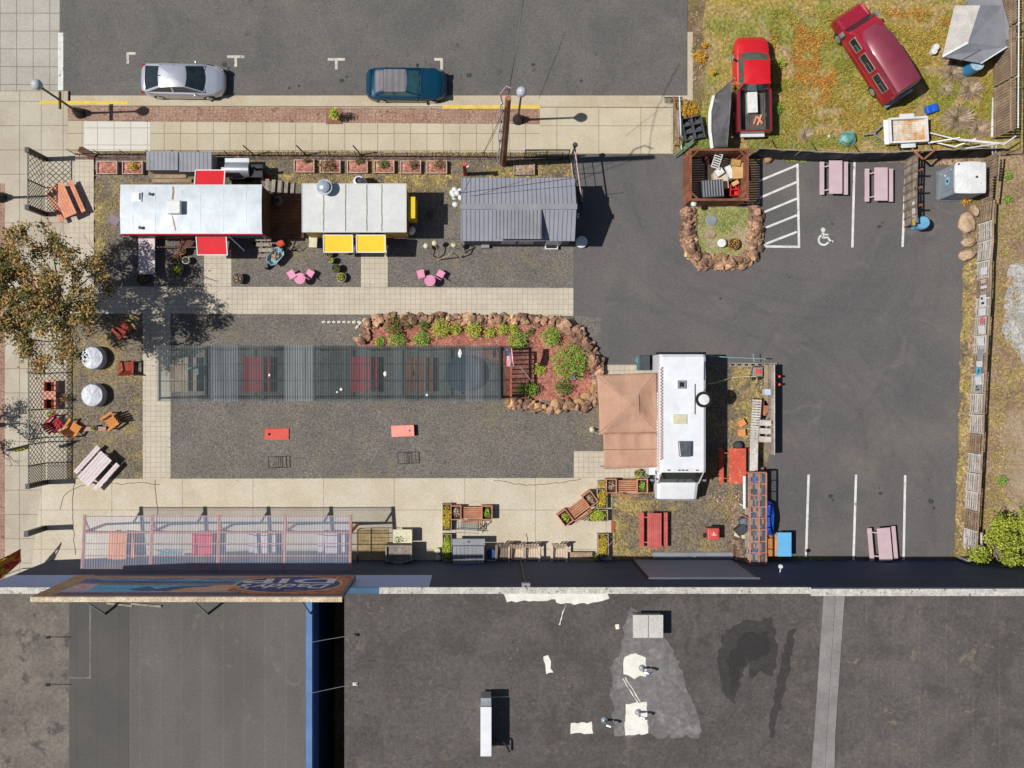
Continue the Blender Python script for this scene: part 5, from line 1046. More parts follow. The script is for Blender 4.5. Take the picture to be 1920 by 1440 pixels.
# ------------------------------------------------------------------ fences
def pallet(t, a, b, h, m, nsl=6, thick=.05, lean=0.0, vert=False, seed=0):
    a = Vector(a); b = Vector(b); d = (b - a); n = Vector((-d.y, d.x)).normalized(); r_ = random.Random(seed); mb = MB()
    if not vert:
        for i in range(nsl):
            z_ = h * (i + .5) / nsl; off = n * (lean * z_ / h)
            mb.beam(Vector((a.x, a.y, z_)) + off.to_3d() + Vector((0, 0, r_.uniform(-.015, .015))), Vector((b.x, b.y, z_)) + off.to_3d() + Vector((0, 0, r_.uniform(-.015, .015))), thick * .5, h / nsl * .56)
        for f in (.04, .5, .96):
            p = a.lerp(b, f) - n * .03; mb.beam((p.x, p.y, 0), (p.x + n.x * lean, p.y + n.y * lean, h), .045, .09)
    else:
        k = max(2, int(d.length / .15))
        for i in range(k):
            p = a.lerp(b, (i + .5) / k); hh = h + r_.uniform(-.03, .03); off = n * lean
            mb.beam((p.x, p.y, .03), (p.x + off.x, p.y + off.y, hh), .12, .02) if abs(d.x) > abs(d.y) else mb.beam((p.x, p.y, .03), (p.x + off.x, p.y + off.y, hh), .02, .125)
        for z_ in (.4, h * .85):
            mb.beam(Vector((a.x - n.x * .03, a.y - n.y * .03, z_)), Vector((b.x - n.x * .03, b.y - n.y * .03, z_)), .04, .08)
    return mb.build('pallet_panel' if not vert else 'board_panel', m, t)
# right pallet fence
pf = thing('pallet_fence', 'long fence of pale grey pallets along the right edge of the parking lot', 'fence', (0, 0, 0))
foot = [(1836, 384), (1834, 420), (1834, 455), (1831, 492), (1830, 526), (1829, 560), (1827, 596), (1825, 630), (1823, 664), (1821, 700), (1819, 737), (1817, 776), (1816, 812), (1814, 848), (1812, 884), (1810, 918), (1808, 953), (1806, 988), (1804, 1022)]
FH = 1.35
for i, (a, b) in enumerate(zip(foot, foot[1:])):
    A_ = W(*a); B_ = W(*b); dx = .03 * (i % 2)
    pallet(pf, (A_.x + dx, A_.y - .02), (B_.x + dx, B_.y + .02), FH + .06 * (i % 3), M['wood_greylt'] if i % 4 else M['wood_tan'], 6, seed=i, lean=.02)
    if i % 2 == 0: MB().beam((A_.x + .12, A_.y, FH), (A_.x + .95, A_.y + .1, .02), .04).build('prop', M['wood_salmon'], pf)
tl = MB()
for a, b in zip(foot, foot[1:]): A_ = W(*a); B_ = W(*b); tl.beam((A_.x + .07, A_.y, FH + .10), (B_.x + .07, B_.y, FH + .10), .10, .05)
tl.build('top_rail', M['wood_tan'], pf)
# signs nailed on the pallet fence
sg = [((502, 515), 'white', None, 'blank white board highest on the pallet fence'), ((524, 531), 'pinkw', None, 'small pinkish board on the pallet fence'), ((536, 541), 'white', None, 'small white board below the pinkish board on the fence'), ((546, 552), 'grey', None, 'grey board on the pallet fence'), ((553, 575), 'white', 'bars', 'white board with navy blocks on the pallet fence'),
      ((578, 591), 'white', 'OPEN', 'white board with faint lettering above the red oval board'), ((593, 609), 'oval', None, 'red oval board on the pallet fence'), ((611, 626), 'white', None, 'white board just below the red oval board'), ((633, 648), 'white', None, 'larger white board in the middle of the fence signs'),
      ((655, 675), 'grey', 'FOOD', 'narrow grey board with white letters on the pallet fence'), ((677, 688), 'white', 'EAT', 'white board directly above the sky blue board'), ((689, 703), 'cyan', None, 'sky blue board with dark bird mark on the pallet fence'), ((706, 721), 'white', 'SIGN', 'white board directly below the sky blue board'), ((722, 734), 'grey', 'bars', 'lowest grey board with dark blocks on the pallet fence')]
sgm = {'white': mat('white_sign_board', A(240, 240, 242), None, 2, fine=(9, .04)), 'pinkw': mat('pinkish_sign_board', A(226, 200, 190), None, 2), 'grey': mat('grey_sign_board', A(168, 170, 176), A(150, 152, 160), 2), 'oval': mat('red_sign_board', A(226, 90, 110), A(236, 150, 160), 6), 'cyan': mat('sky_sign_board', A(70, 180, 226), A(120, 200, 230), 4)}
navy = mat('navy_lettering', A(50, 60, 90), None, 2)
def footx(py):
    for a, b in zip(foot, foot[1:]):
        if a[1] <= py <= b[1]: return a[0] + (b[0] - a[0]) * (py - a[1]) / (b[1] - a[1])
    return 1825
for (ya, yb_s), kind, txt, lab in sg:
    ym = (ya + yb_s) / 2; p = W(footx(ym), ym); L_ = (yb_s - ya) / S; h_ = .62 if kind in ('white', 'grey') else .5
    yw = (Y0 - ym) / S * (H - .9) / H
    t = thing('fence_sign', lab, 'sign', (p.x - .035, yw, .62), 0, 'boards fixed to the pallet fence')
    if kind == 'oval': MB().at(0, 0, .3, ry=R(-90)).lathe([(.01, 0), (.22, 0), (.22, .02), (.01, .02)], 20).build('board', sgm['oval'], t)
    else: MB().box(-.02, 0, -L_ / 2, L_ / 2, 0, h_).build('board', sgm[kind], t)
    if txt == 'bars' : MB().box(-.026, -.02, -L_ * .3, -L_ * .1, .15, h_ - .15).box(-.026, -.02, L_ * .1, L_ * .3, .1, h_ - .3).build('mark', navy, t)
    if kind == 'cyan': MB().box(-.026, -.02, -.1, .02, .2, .3).box(-.026, -.02, -.02, .12, .26, .4).build('mark', navy, t)
# corner pallet gate at the building end
t = thing('pallet_gate', 'low slatted pallet barrier across the bottom end of the long pallet fence', 'fence', tuple(W(1812, 1040)[:2]) + (0,))
for i in range(5): MB().beam((-.55, -.1, .15 + i * .25), (.45, -.18, .15 + i * .25), .03, .12).build('slat', M['wood_greylt'], t)
for x in (-.5, .0, .42): MB().box(x - .05, x + .05, -.2, -.12, 0, 1.3).build('upright', M['wood_greylt'], t)
t = thing('pallet_stack', 'pair of pale pallets leaning where the pallet fence meets the gate barrier', 'pallet', tuple(W(1812, 1010)[:2]) + (0,))
for i in range(5): MB().beam((-.2 + i * .12, -.5, .2 + i * .22), (-.2 + i * .12, .5, .2 + i * .22), .1, .03).build('slat', M['wood_greylt'], t)
# black screened fence on the top side of the lot
bf = thing('screened_fence', 'black mesh screened fence with rails along the top side of the parking lot', 'fence', (0, 0, 0))
mesh_bk = mat('black_screen_mesh', (.03, .032, .036, 1), (.014, .016, .02, 1), 1.1, co='W', rough=.7, fine=(5, .5), c3=(.10, .10, .10, 1), sc3=1.4, t3=(.6, .7), bump=(3, 1, .1), stretch=(1, 1, .5))
pts = [(1406, 297), (1480, 301), (1560, 305), (1640, 304), (1700, 301), (1775, 298), (1850, 296)]; FZ = 2.0
for i, (a, b) in enumerate(zip(pts, pts[1:])):
    A_ = W(*a); B_ = W(*b); g = MB().grid(lambda u, v: (A_.x + (B_.x - A_.x) * u, A_.y + (B_.y - A_.y) * u + .05 * math.sin(u * 9 + i) * v + .06 * v, .05 + (FZ - .1) * v + .04 * math.sin(u * 7 + 2 * i)), 14, 4)
    g.build('screen_panel', mesh_bk, bf, solid=.02)
    MB().beam((A_.x, A_.y + .08, FZ), (B_.x, B_.y + .08, FZ + .02), .05).build('top_rail', M['wood_grey'], bf)
    MB().box(A_.x - .04, A_.x + .04, A_.y + .04, A_.y + .12, 0, FZ + .05).build('post', M['wood_grey'], bf)
    MB().beam((A_.x + .8, A_.y + .1, 1.5), (A_.x + 1.2, A_.y + 1.1, 0), .04).build('prop', M['wood_grey'], bf)
# tan board fence corner behind the toilet
cf = thing('board_fence', 'tan board fence closing the corner behind the portable toilet', 'fence', (0, 0, 0))
A_ = W(1838, 300); B_ = W(1836, 384); A2 = W(1770, 299)
pallet(cf, (A_.x, A_.y), (A_.x, (A_.y + B_.y) / 2), 1.9, M['wood_tan'], vert=True, seed=41, lean=-.05); pallet(cf, (A_.x, (A_.y + B_.y) / 2), (B_.x, B_.y), 1.5, M['wood_tan'], vert=True, seed=42, lean=-.05)
MB().beam((A_.x + .1, A_.y, 1.9), (A_.x + .1, B_.y, 1.5), .07).build('top_rail', M['wood_tan'], cf)
# slatted divider fence
t = thing('divider_fence', 'grey brown slatted divider fence standing out into the stalls by the toilet', 'fence', (0, 0, 0))
dp = [(1697, 300), (1696, 332), (1695, 364), (1695, 396), (1696, 427)]
for i, (a, b) in enumerate(zip(dp, dp[1:])):
    A_ = W(*a); B_ = W(*b); pallet(t, (A_.x, A_.y), (B_.x, B_.y), 1.9, mat('driftwood_slats', A(166, 148, 130), A(126, 112, 98), 1.6, island=.25, fine=(9, .2)) if i == 0 else bpy.data.materials['driftwood_slats'], 8, seed=60 + i, lean=-.1, thick=.06)
    MB().box(A_.x + .05, A_.x + .14, A_.y - .05, A_.y + .05, 0, 2.0).build('post', M['wood_red'], t)
A_ = W(1697, 297)
MB().beam((A_.x - .5, A_.y + .05, 2.0), (A_.x + .1, A_.y - .5, 2.0), .09).beam((A_.x + .8, A_.y + .05, 2.0), (A_.x + .15, A_.y - .5, 2.0), .09).build('corner_brace', M['wood_brown'], t)
for (px, py, L_, h_, m, lab) in ((1696, 384, .25, .25, M['white_metal'], 'small white board on the divider fence nearest the stalls'), (1696, 400, .5, .3, mat('pinkish_white_board', A(226, 214, 218), None, 2), 'pinkish white board on the divider fence'), (1696, 418, .35, .35, mat('mustard_board', A(214, 184, 100), None, 2), 'mustard board at the free end of the divider fence')):
    p = W(px, py, 1.2); s_ = solo(MB().box(-.02, 0, -L_ / 2, L_ / 2, 0, h_), 'small_sign', m, lab, 'sign', (W(px, py).x - .12, p.y, 1.3))
# blue barrel at divider end
t = thing('water_jug_stand', 'pale blue water jug on a stand at the free end of the divider fence', 'water cooler', tuple(W(1724, 420, .6)[:2]) + (0,))
jb = mat('pale_blue_translucent', A(130, 186, 220), A(110, 170, 208), 2, rough=.25)
MB().lathe([(.30, .5), (.36, .6), (.36, 1.1), (.30, 1.18), (.02, 1.2)], 24).build('jug', jb, t, smooth=True); MB().lathe([(.26, 0), (.24, .5)], 18).build('stand', jb, t)
# upper right tan fence beyond the weedy lot
t = thing('board_fence', 'tall tan leaning board fence at the far right of the weedy lot', 'fence', (0, 0, 0))
for i, (ya, yb2) in enumerate(((-60, 70), (74, 165), (168, 262))):
    A_ = W(1862 - i * 1, ya); B_ = W(1862 - i * 1, yb2); pallet(t, (A_.x, A_.y), (B_.x, B_.y), 2.35, M['wood_tan'], vert=True, seed=70 + i, lean=.05)
    MB().tube([(A_.x + .12, A_.y, 0), (A_.x + .12, A_.y, 2.55)], .035).build('post', M['white_metal'], t)
A_ = W(1862, -60); B_ = W(1860, 262); MB().tube([(A_.x + .1, A_.y, 2.5), (B_.x + .1, B_.y, 2.5)], .035).build('top_rail', M['white_metal'], t)
MB().beam((A_.x - .03, 16, .1), (B_.x - .05, 13.8, .1), .14, .06).build('white_skirt', M['white_metal'], t)
A_ = W(1893, 60); B_ = W(1885, 290)
solo(MB().tube([(0, 0, 1.5), (B_.x - A_.x, B_.y - A_.y, 1.5)], .025).tube([(0, 0, 0), (0, 0, 1.5)], .03).tube([(B_.x - A_.x, B_.y - A_.y, 0), (B_.x - A_.x, B_.y - A_.y, 1.5)], .03), 'rail_fence', mat('rusty_rail', A(120, 84, 64), None, 2), 'thin rusty rail fence just outside the tall tan fence', 'fence', A_)
# white awning frame pipes in the corner
t = thing('pipe_frame', 'collapsed white pipe frame lying behind the black screened fence', 'frame', tuple(W(1790, 275)[:2]) + (0,))
def tl_(a, b, za, zb, r=.04): p = W(a[0], a[1], za); q = W(b[0], b[1], zb); o = W(1790, 275); o.z = 0; return [p - o, q - o]
pm = MB()
for a, b, za, zb in (((1740, 248), (1795, 262), .3, .6), ((1795, 262), (1883, 270), 1.5, 1.5), ((1740, 268), (1800, 258), .5, 1.2), ((1745, 265), (1790, 275), .3, .8), ((1790, 275), (1830, 260), .8, 1.4), ((1810, 278), (1883, 268), 1.9, 1.6), ((1883, 270), (1905, 255), 1.6, 1.6), ((1860, 275), (1864, 320), 1.8, .3), ((1868, 275), (1862, 315), 1.8, .3)):
    pm.tube(tl_(a, b, za, zb), .04, 6)
pm.build('pipe', M['white_metal'], t)
MB().beam(*tl_((1800, 262), (1883, 270), 1.55, 1.55), .12, .06).build('white_rail', M['white_pl'], t)
# wire garden fence along the sidewalk
wf = thing('wire_fence', 'low black wire fence on steel posts between the sidewalk and the planter boxes', 'fence', (0, 0, 0))
A_ = W(142, 290); B_ = W(1052, 296)
for i in range(20):
    x = A_.x + (B_.x - A_.x) * i / 19; y = A_.y + (B_.y - A_.y) * i / 19
    MB().tube([(x, y, 0), (x + .02, y, 1.25)], .022, 6).build('post', M['black'], wf)
wm2 = MB()
for z_ in (.08, .45, .85, 1.22): wm2.tube([(A_.x, A_.y, z_), (B_.x, B_.y, z_)], .007 if z_ > .1 else .03, 4)
wm2.build('wire', M['black'], wf)
for px in (478, 575, 678):
    x = W(px, 292).x; MB().tube([(x, A_.y - .05, 0), (x - .25, A_.y + .1, 1.7)], .035).build('leaning_stake', M['black'], wf)
MB().box(A_.x, B_.x, A_.y - .28, A_.y - .12, 0, .07).build('edging', mat('stony_edging', A(120, 96, 84), A(84, 68, 60), 4, cells=(12, .5, 1.5)), wf)
# rolling gate beside the cabin
gt = thing('chain_link_gate', 'tall tube framed gate panel standing at the corner of the grey cabin', 'gate', (0, 0, 0))
gx = W(1070, 297); P_ = [(gx.x - .02, gx.y, 0), (gx.x - .02, gx.y, 2.6), (gx.x + .38, 9.7, 2.6), (gx.x + .38, 9.7, 0)]
pk_ = mat('dull_pink_tube', A(176, 140, 140), None, 2, rough=.4)
for k in range(4): a, b = P_[k], P_[(k + 1) % 4]; MB().tube([a, b] if k != 3 else [(a[0], a[1], .15), (b[0], b[1], .15)], .045, 8).build('frame_tube', pk_ if k % 2 else M['chrome'], gt)
for z_ in (1.0, 1.8): MB().tube([(P_[0][0], P_[0][1], z_), (P_[2][0], P_[2][1], z_)], .02).build('rail', M['black'], gt)
for f in (.3, .55, .75): MB().tube([(P_[0][0] + .4 * f, P_[0][1] + (9.7 - P_[0][1]) * f, .1), (P_[0][0] + .4 * f, P_[0][1] + (9.7 - P_[0][1]) * f, 2.6)], .018).build('bar', M['black'], gt)
q = MB().box(P_[2][0] - .04, P_[2][0] + .04, 9.0, 10.4, 2.2, 2.6).build('sign_board', M['char'], gt); MB().lathe([(.12, 2.55), (.14, 2.7), (.08, 2.8)], 12, gx.x, gx.y + .1).build('hinge_cap', M['char'], gt)
# black mesh gate by the planter of stones
mg = thing('mesh_gate', 'black mesh gate panel leaning over the wire fence above the stone planter', 'gate', (0, 0, 0))
a0, a1 = W(985, 297), W(1066, 297)
def mgp(u, v): return Vector((a0.x + (a1.x - a0.x) * u - .05, a0.y + .0 + .12 * v, 1.45 * v + .05))
fm = MB()
for k in range(2): fm.tube([mgp(k, 0), mgp(k, 1)], .03); fm.tube([mgp(0, k), mgp(1, k)], .03)
fm.tube([mgp(.5, 0), mgp(.5, 1)], .02); fm.build('frame', M['black'], mg)
gm = MB()
for i in range(1, 26): gm.tube([mgp(i / 26, 0), mgp(i / 26, 1)], .006, 4)
for i in range(1, 14): gm.tube([mgp(0, i / 14), mgp(1, i / 14)], .006, 4)
gm.build('mesh', M['black'], mg)
# lattice fences along the side street: thick end posts, thin middle posts, diamond lattice
def lattice(label, x, ys, cells_, h, thick):
    t = thing('lattice_fence', label, 'lattice fence', tuple(W(x, ys[0])[:2]) + (0,), 0, 'black metal lattice fences'); o = t.location
    for i, (ya, yb2) in enumerate(zip(ys, ys[1:])):
        L_ = (yb2 - ya) / S; y0_ = -(ya - ys[0]) / S; cell = cells_[i]; k = max(2, round(L_ / cell)); rr = max(2, round(h / cell * .62)); lb = MB()
        for s in (-1, 1):
            for j in range(-rr, k + 1):
                u0, v0, u1, v1 = j / k, 0.0, (j + rr) / k, 1.0
                if u0 < 0: v0 = -u0 / (u1 - u0); u0 = 0.0
                if u1 > 1: v1 = v0 + (1 - v0) * (1 - u0) / (u1 - u0); u1 = 1.0
                if v1 - v0 < 1e-3: continue
                if s < 0: u0, u1 = 1 - u0, 1 - u1
                lb.beam((s * .008, y0_ - L_ * u0, .08 + (h - .12) * v0), (s * .008, y0_ - L_ * u1, .08 + (h - .12) * v1), .014, .03)
        lb.build('lattice', M['black'], t)
        MB().box(-.025, .025, y0_ - L_, y0_, h - .04, h).build('top_rail', M['black'], t)
    for i, ya in enumerate(ys):
        y0_ = -(ya - ys[0]) / S; r = .13 if i in thick else .03
        q = MB().box(-r * .8, r * .8, y0_ - r, y0_ + r, 0, h + (.06 if r > .1 else 0)).build('post', M['black'], t)
        if r > .1:
            MB().box(-r * .86, r * .86, y0_ - r * 1.08, y0_ + r * 1.08, h + .061, h + .12).build('post_cap', M['char'], q)
            g_ = MB()
            for k in range(7): g_.box(-r * .82 - .004, r * .82 + .004, y0_ - r * .5, y0_ + r * .5, .2 + k * .3, .32 + k * .3)
            g_.build('post_panels', M['brown_ply'], q)
    return t
lattice('black lattice fence with thick end posts behind the salmon picnic table', 86, (299, 352, 402), (.34, .2), 2.2, (0, 2))
lattice('long black lattice fence running past the terracotta planter bench and the plank table', 87, (640, 700, 767, 820, 868, 904), (.3, .3, .3, .3, .18), 2.2, (5,))
pst = thing('gate_post', 'short thick black post standing alone at the lower drive corner', 'post', tuple(W(84, 990)[:2]) + (0,)); MB().box(-.11, .11, -.14, .14, 0, 2.2).build('post', M['black'], pst); MB().box(-.12, .12, -.15, .15, 2.2, 2.26).build('post_cap', M['char'], pst)
# ------------------------------------------------------------------ vegetation
def leaves_in(mb, c, r, n, sz, rnd, hollow=.35, flat=.6, lump=.35):
    for _ in range(n):
        while True:
            q = Vector((rnd.uniform(-1, 1), rnd.uniform(-1, 1), rnd.uniform(-.7, 1)))
            if hollow < q.length < 1: break
        k = 1 + lump * noise.noise(Vector((q.x * 2 + c[0] * 3, q.y * 2 + c[1], q.z * 2)))
        mb.leaf((c[0] + q.x * r[0] * k, c[1] + q.y * r[1] * k, max(.02, c[2] + q.z * r[2] * k)), sz, rnd, flat)
def shrub(px, py, rp, hgt, m, label, seed, name='shrub', n=None, sz=.085, cat='shrub', group=None, stem=True, ry=None, lump=.45, bloom=None, z0=0.0):
    v = W(px, py, hgt * .6); v.z = z0; rnd = random.Random(seed); r = rp / S
    t = thing(name, label, cat, v, 0, group); mb = MB(); n = n or int(420 * (r / .5) ** 2 + 80)
    leaves_in(mb, (0, 0, hgt * .5), (r, (ry or rp) / S, hgt * .5), n, sz, rnd, .3, lump=lump)
    mb.build('foliage', m, t)
    if stem:
        sb = MB()
        for k in range(5): a = rnd.uniform(0, 6.28); sb.tube([(0, 0, 0), (math.cos(a) * r * .5, math.sin(a) * r * .5, hgt * .6)], .015, 5, .006)
        sb.build('stem', M['wood_bark'], t)
    if bloom:
        bb_ = MB()
        for k in range(bloom[1]):
            a = rnd.uniform(0, 6.28); rr = r * math.sqrt(rnd.random()) * .9; bb_.blob((math.cos(a) * rr, math.sin(a) * rr, hgt * (.75 + .25 * rnd.random())), (.05, .05, .03), 1, .3, seed=k)
        bb_.build('bloom', bloom[0], t)
    return t
# shrubs in the mulch island
gsh = 'shrubs in the red mulch island'
isl = [(737, 612, 17, .8, 'lf_dark', 'deep green shrub with red blooms at the left end of the mulch island'), (794, 609, 11, .6, 'lf_dark', 'small round dark shrub third from the left in the upper row'),
       (828, 616, 19, .8, 'lf_lime', 'largest lime green shrub of the upper row in the mulch island'), (856, 618, 11, .6, 'lf_lime', 'small lime shrub right beside the largest lime one'),
       (889, 619, 17, .75, 'lf_lime', 'lime green shrub in the middle of the upper row'), (919, 623, 11, .55, 'lf_lime', 'small lime shrub between the middle and the right pair'),
       (942, 618, 12, .6, 'lf_lime', 'bright lime shrub left one of the right pair in the upper row'), (963, 617, 11, .55, 'lf_lime', 'yellowish shrub right one of the right pair in the upper row'),
       (996, 621, 6, .3, 'lf_dark', 'tiny round dark shrub alone near the island top right'), (1034, 631, 19, .9, 'lf_green', 'round green shrub near the upper right corner of the island'),
       (745, 637, 18, .6, 'lf_green', 'low green shrub beside the smoked roof below the blooming one'), (791, 637, 17, .6, 'lf_green', 'low green shrub beside the smoked roof second from left'),
       (972, 640, 19, .9, 'lf_green', 'green shrub directly above the flag'), (1070, 679, 35, 1.3, 'lf_green', 'largest green shrub of the mulch island'),
       (996, 730, 14, .9, 'lf_green', 'round green shrub by the trellis at the island bottom'), (977, 730, 11, .7, 'lf_dark', 'dark shrub in the shade beside the end trellis'),
       (1057, 727, 16, .8, 'lf_dark', 'olive green shrub below the largest shrub'), (1012, 692, 12, .35, 'lf_lime', 'spiky yellow clump in the middle of the mulch'), (766, 611, 6, .3, 'lf_dark', 'tiny dark shrub between the first two shrubs'), (713, 655, 10, .3, 'lf_green', 'low green clump peeping out at the smoked roof edge left end')]
rb_ = mat('red_bloom', A(190, 60, 80), None, 2)
for i, (x, y, r, h_, m, lab) in enumerate(isl):
    if y > 650 and x < 800: y = 642
    shrub(x, y, r, h_, M[m], lab, 100 + i, group=gsh, bloom=(rb_, 12) if i in (0, 13) else None)
shrub(1075, 706, 8, .7, M['lf_purple'], 'lilac flowering shrub beside the largest shrub', 140, 'flowering_shrub', sz=.07, group=gsh)
# mulch island ground
sheet('mulch_bed', wobble([(672, 642), (690, 612), (720, 603), (1040, 606), (1085, 630), (1108, 670), (1115, 720), (1090, 750), (980, 752), (945, 748), (945, 690), (880, 655), (672, 655)], 10, 2, 31), 6, G['bark'])
# rock borders: piled lava rocks, too many to count
def rocks(name, pathpx, wd, n, size, label, seed, hgt=.4, m=None):
    rnd = random.Random(seed); mb = MB(); seg = [(Vector(a), Vector(b)) for a, b in zip(pathpx, pathpx[1:])]; tot = sum((b - a).length for a, b in seg)
    for k in range(n):
        u = rnd.random() * tot
        for a, b in seg:
            L_ = (b - a).length
            if u <= L_: break
            u -= L_
        d = (b - a).normalized(); o = rnd.uniform(-1, 1); p = a + d * u + Vector((-d.y, d.x)) * o * wd
        q = W(p.x, p.y); s_ = size * rnd.choice((.5, .7, .9, 1.0, 1.25, 1.6)) * rnd.uniform(.8, 1.15); z_ = hgt * (1 - abs(o)) * rnd.uniform(.2, 1)
        mb.blob((q.x, q.y, z_ + s_ * .25), (s_, s_ * rnd.uniform(.6, .95), s_ * rnd.uniform(.45, .8)), 1, .85, 1.9, seed=k * 1.37, rz=rnd.uniform(0, 6.28))
    o = mb.build(name, m or M['rock'], None); tag(o, label, 'rock border', None, 'stuff'); return o
rocks('rock_border', [(676, 640), (690, 610), (715, 598), (800, 597), (900, 598), (1000, 599), (1050, 604), (1085, 625), (1108, 655), (1122, 690), (1118, 745), (1100, 760), (1030, 764), (985, 760), (950, 752)], 8, 620, .17, 'piled brown lava rocks edging the red mulch island', 5)
rocks('rock_border', [(1060, 608), (1085, 628), (1105, 660), (1118, 690)], 10, 150, .2, 'larger piled lava rocks at the rounded corner of the mulch island', 6, .6)
rocks('rock_border', [(1290, 395), (1288, 430), (1291, 465), (1306, 488), (1340, 494), (1385, 492), (1406, 484), (1416, 460), (1415, 420), (1413, 388)], 12, 620, .16, 'piled brown lava rocks in a horseshoe around the small grass plot', 7, .5)
sheet('grass_plot', wobble([(1292, 388), (1412, 388), (1412, 460), (1400, 482), (1305, 482), (1294, 450)], 9, 2, 33), 6, mat('patchy_grass', A(168, 158, 104), A(146, 150, 86), 1.2, co='W', fine=(8, .3), c3=A(176, 158, 128), sc3=.8, t3=(.46, .62), bump=(9, 1, .05)))
rnd = random.Random(77)
for k in range(10):
    x, y, s_ = [(1085, 752, .36), (1062, 760, .3), (1040, 757, .34), (1015, 764, .26), (1100, 742, .34), (1112, 730, .28), (690, 632, .3), (1047, 766, .28), (985, 757, .24), (1095, 762, .26)][k]
    lab = ['pale buff boulder beside the canopy end of the island border', 'flat buff boulder at the island bottom edge', 'ochre boulder at the island bottom edge next to the flat one', 'small ochre boulder below the round bottom shrub', 'tan boulder under the lilac shrub', 'tan boulder closest to the canopy corner', 'orange boulder at the left tip of the island', 'low ochre boulder outermost on the bottom edge', 'small tan boulder nearest the end trellis', 'small brown boulder outermost by the canopy'][k]
    solo(MB().blob((0, 0, s_ * .45), (s_, s_ * .7, s_ * .55), 2, .45, 1.4, seed=k * 3.1), 'boulder', mat('ochre_boulder', A(206, 166, 118), A(170, 130, 92), 2, fine=(7, .2), objrand=.15) if k == 0 else bpy.data.materials['ochre_boulder'], lab, 'boulder', W(x, y), rnd.uniform(0, 3), 'larger stones in the island border', smooth=False)
for k in range(12):
    x, y = (608 + k * 9.4, 604) if k < 8 else [(683, 600), (676, 606), (670, 613), (664, 604)][k - 8]
    lab = ['leftmost', 'second', 'third', 'fourth', 'fifth', 'sixth', 'seventh', 'eighth'][k] + ' white edging stone in the row left of the island' if k < 8 else ['upper white stone set on the rock border tip', 'middle white stone set on the rock border tip', 'lower white stone set on the rock border tip', 'white edging stone where the row meets the rocks'][k - 8]
    solo(MB().blob((0, 0, .05), (.145, .085, .07), 1, .3, seed=k), 'edging_stone', M['whitestone'], lab, 'stone', W(x, y), 0 if k < 8 else .8, 'white edging stones')
gs_ = mat('spilled_pebbles', A(150, 140, 128), A(104, 98, 90), 1, island=.5)
for i, (pp, n_) in enumerate((([(176, 300), (176, 536), (383, 537)], 170), ([(434, 537), (677, 538), (1074, 540)], 200), ([(320, 592), (320, 897)], 120), ([(330, 898), (1075, 896), (1128, 890)], 330), ([(268, 600), (268, 895)], 150), ([(330, 588), (1070, 592)], 160), ([(1150, 900), (1150, 1045)], 120))): rocks('spilled_gravel', pp, 5, n_, .022, 'loose pebbles spilled over the paving edge ' + ['beside the left gravel plot', 'above the horizontal paver path', 'along the vertical paver path right side', 'along the top of the driveway', 'along the vertical paver path left side', 'below the horizontal paver path', 'at the right end of the driveway'][i], 60 + i, .01, gs_)
# right verge boulders
for k, (x, y, a, b, lab) in enumerate(((1809, 420, .52, .72, 'huge pale boulder beside the pallet fence'), (1812, 455, .40, .30, 'tan boulder below the huge pale one'), (1810, 479, .52, .32, 'reddish tan flat boulder third below the toilet'), (1824, 396, .2, .4, 'upright orange stone above the huge pale boulder'))):
    solo(MB().blob((0, 0, .2), (a * .88, b * .88, .3), 3, .35, 1.6, seed=k + 40), 'boulder', M['boulder'], lab, 'boulder', W(x, y), .1 * k, 'boulders on the right verge')
rocks('verge_rocks', [(1826, 510), (1824, 600), (1818, 700), (1812, 800), (1806, 900), (1800, 1000)], 6, 200, .10, 'scattered small tan stones along the foot of the pallet fence', 8, .06, mat('tan_small_stones', A(190, 160, 130), A(150, 124, 100), 1, island=.3))
rocks('verge_rocks', [(1750, 306), (1850, 303)], 4, 90, .10, 'scattered small tan stones under the fence behind the toilet', 9, .05, bpy.data.materials['tan_small_stones'])
rocks('rock_pile', [(1372, 1012), (1392, 1020), (1385, 1040), (1400, 1046)], 13, 75, .20, 'heap of flat brown stones beside the copper framed cold frame', 10, .4, mat('flat_brown_stone', A(150, 124, 104), A(112, 92, 78), 1.2, island=.35, fine=(8, .3)))
rocks('rock_pile', [(1412, 860), (1420, 885)], 9, 40, .13, 'dark rubble between the pallet shelf and the cold frame', 13, .3)
rocks('rubble', [(1340, 915), (1385, 945), (1395, 985), (1375, 990)], 22, 300, .045, 'scattered pale wood chips and small stones below the orange table', 11, .02, mat('pale_chips', A(206, 170, 146), A(140, 110, 90), 1, island=.4))
rocks('leaf_litter', [(145, 290), (400, 292), (700, 294), (1060, 296)], 3, 420, .05, 'brown litter and stones along the foot of the wire fence', 12, .03, mat('brown_litter', A(150, 114, 90), A(104, 80, 64), 1, island=.4))
solo(MB().blob((0, 0, .15), (.26, .28, .2), 2, .3, seed=3), 'tree_stump', mat('stump_wood', A(176, 138, 96), None, 2, fine=(9, .3)), 'round tan stump against the black fence beside the wooden enclosure', 'stump', W(1439, 298))
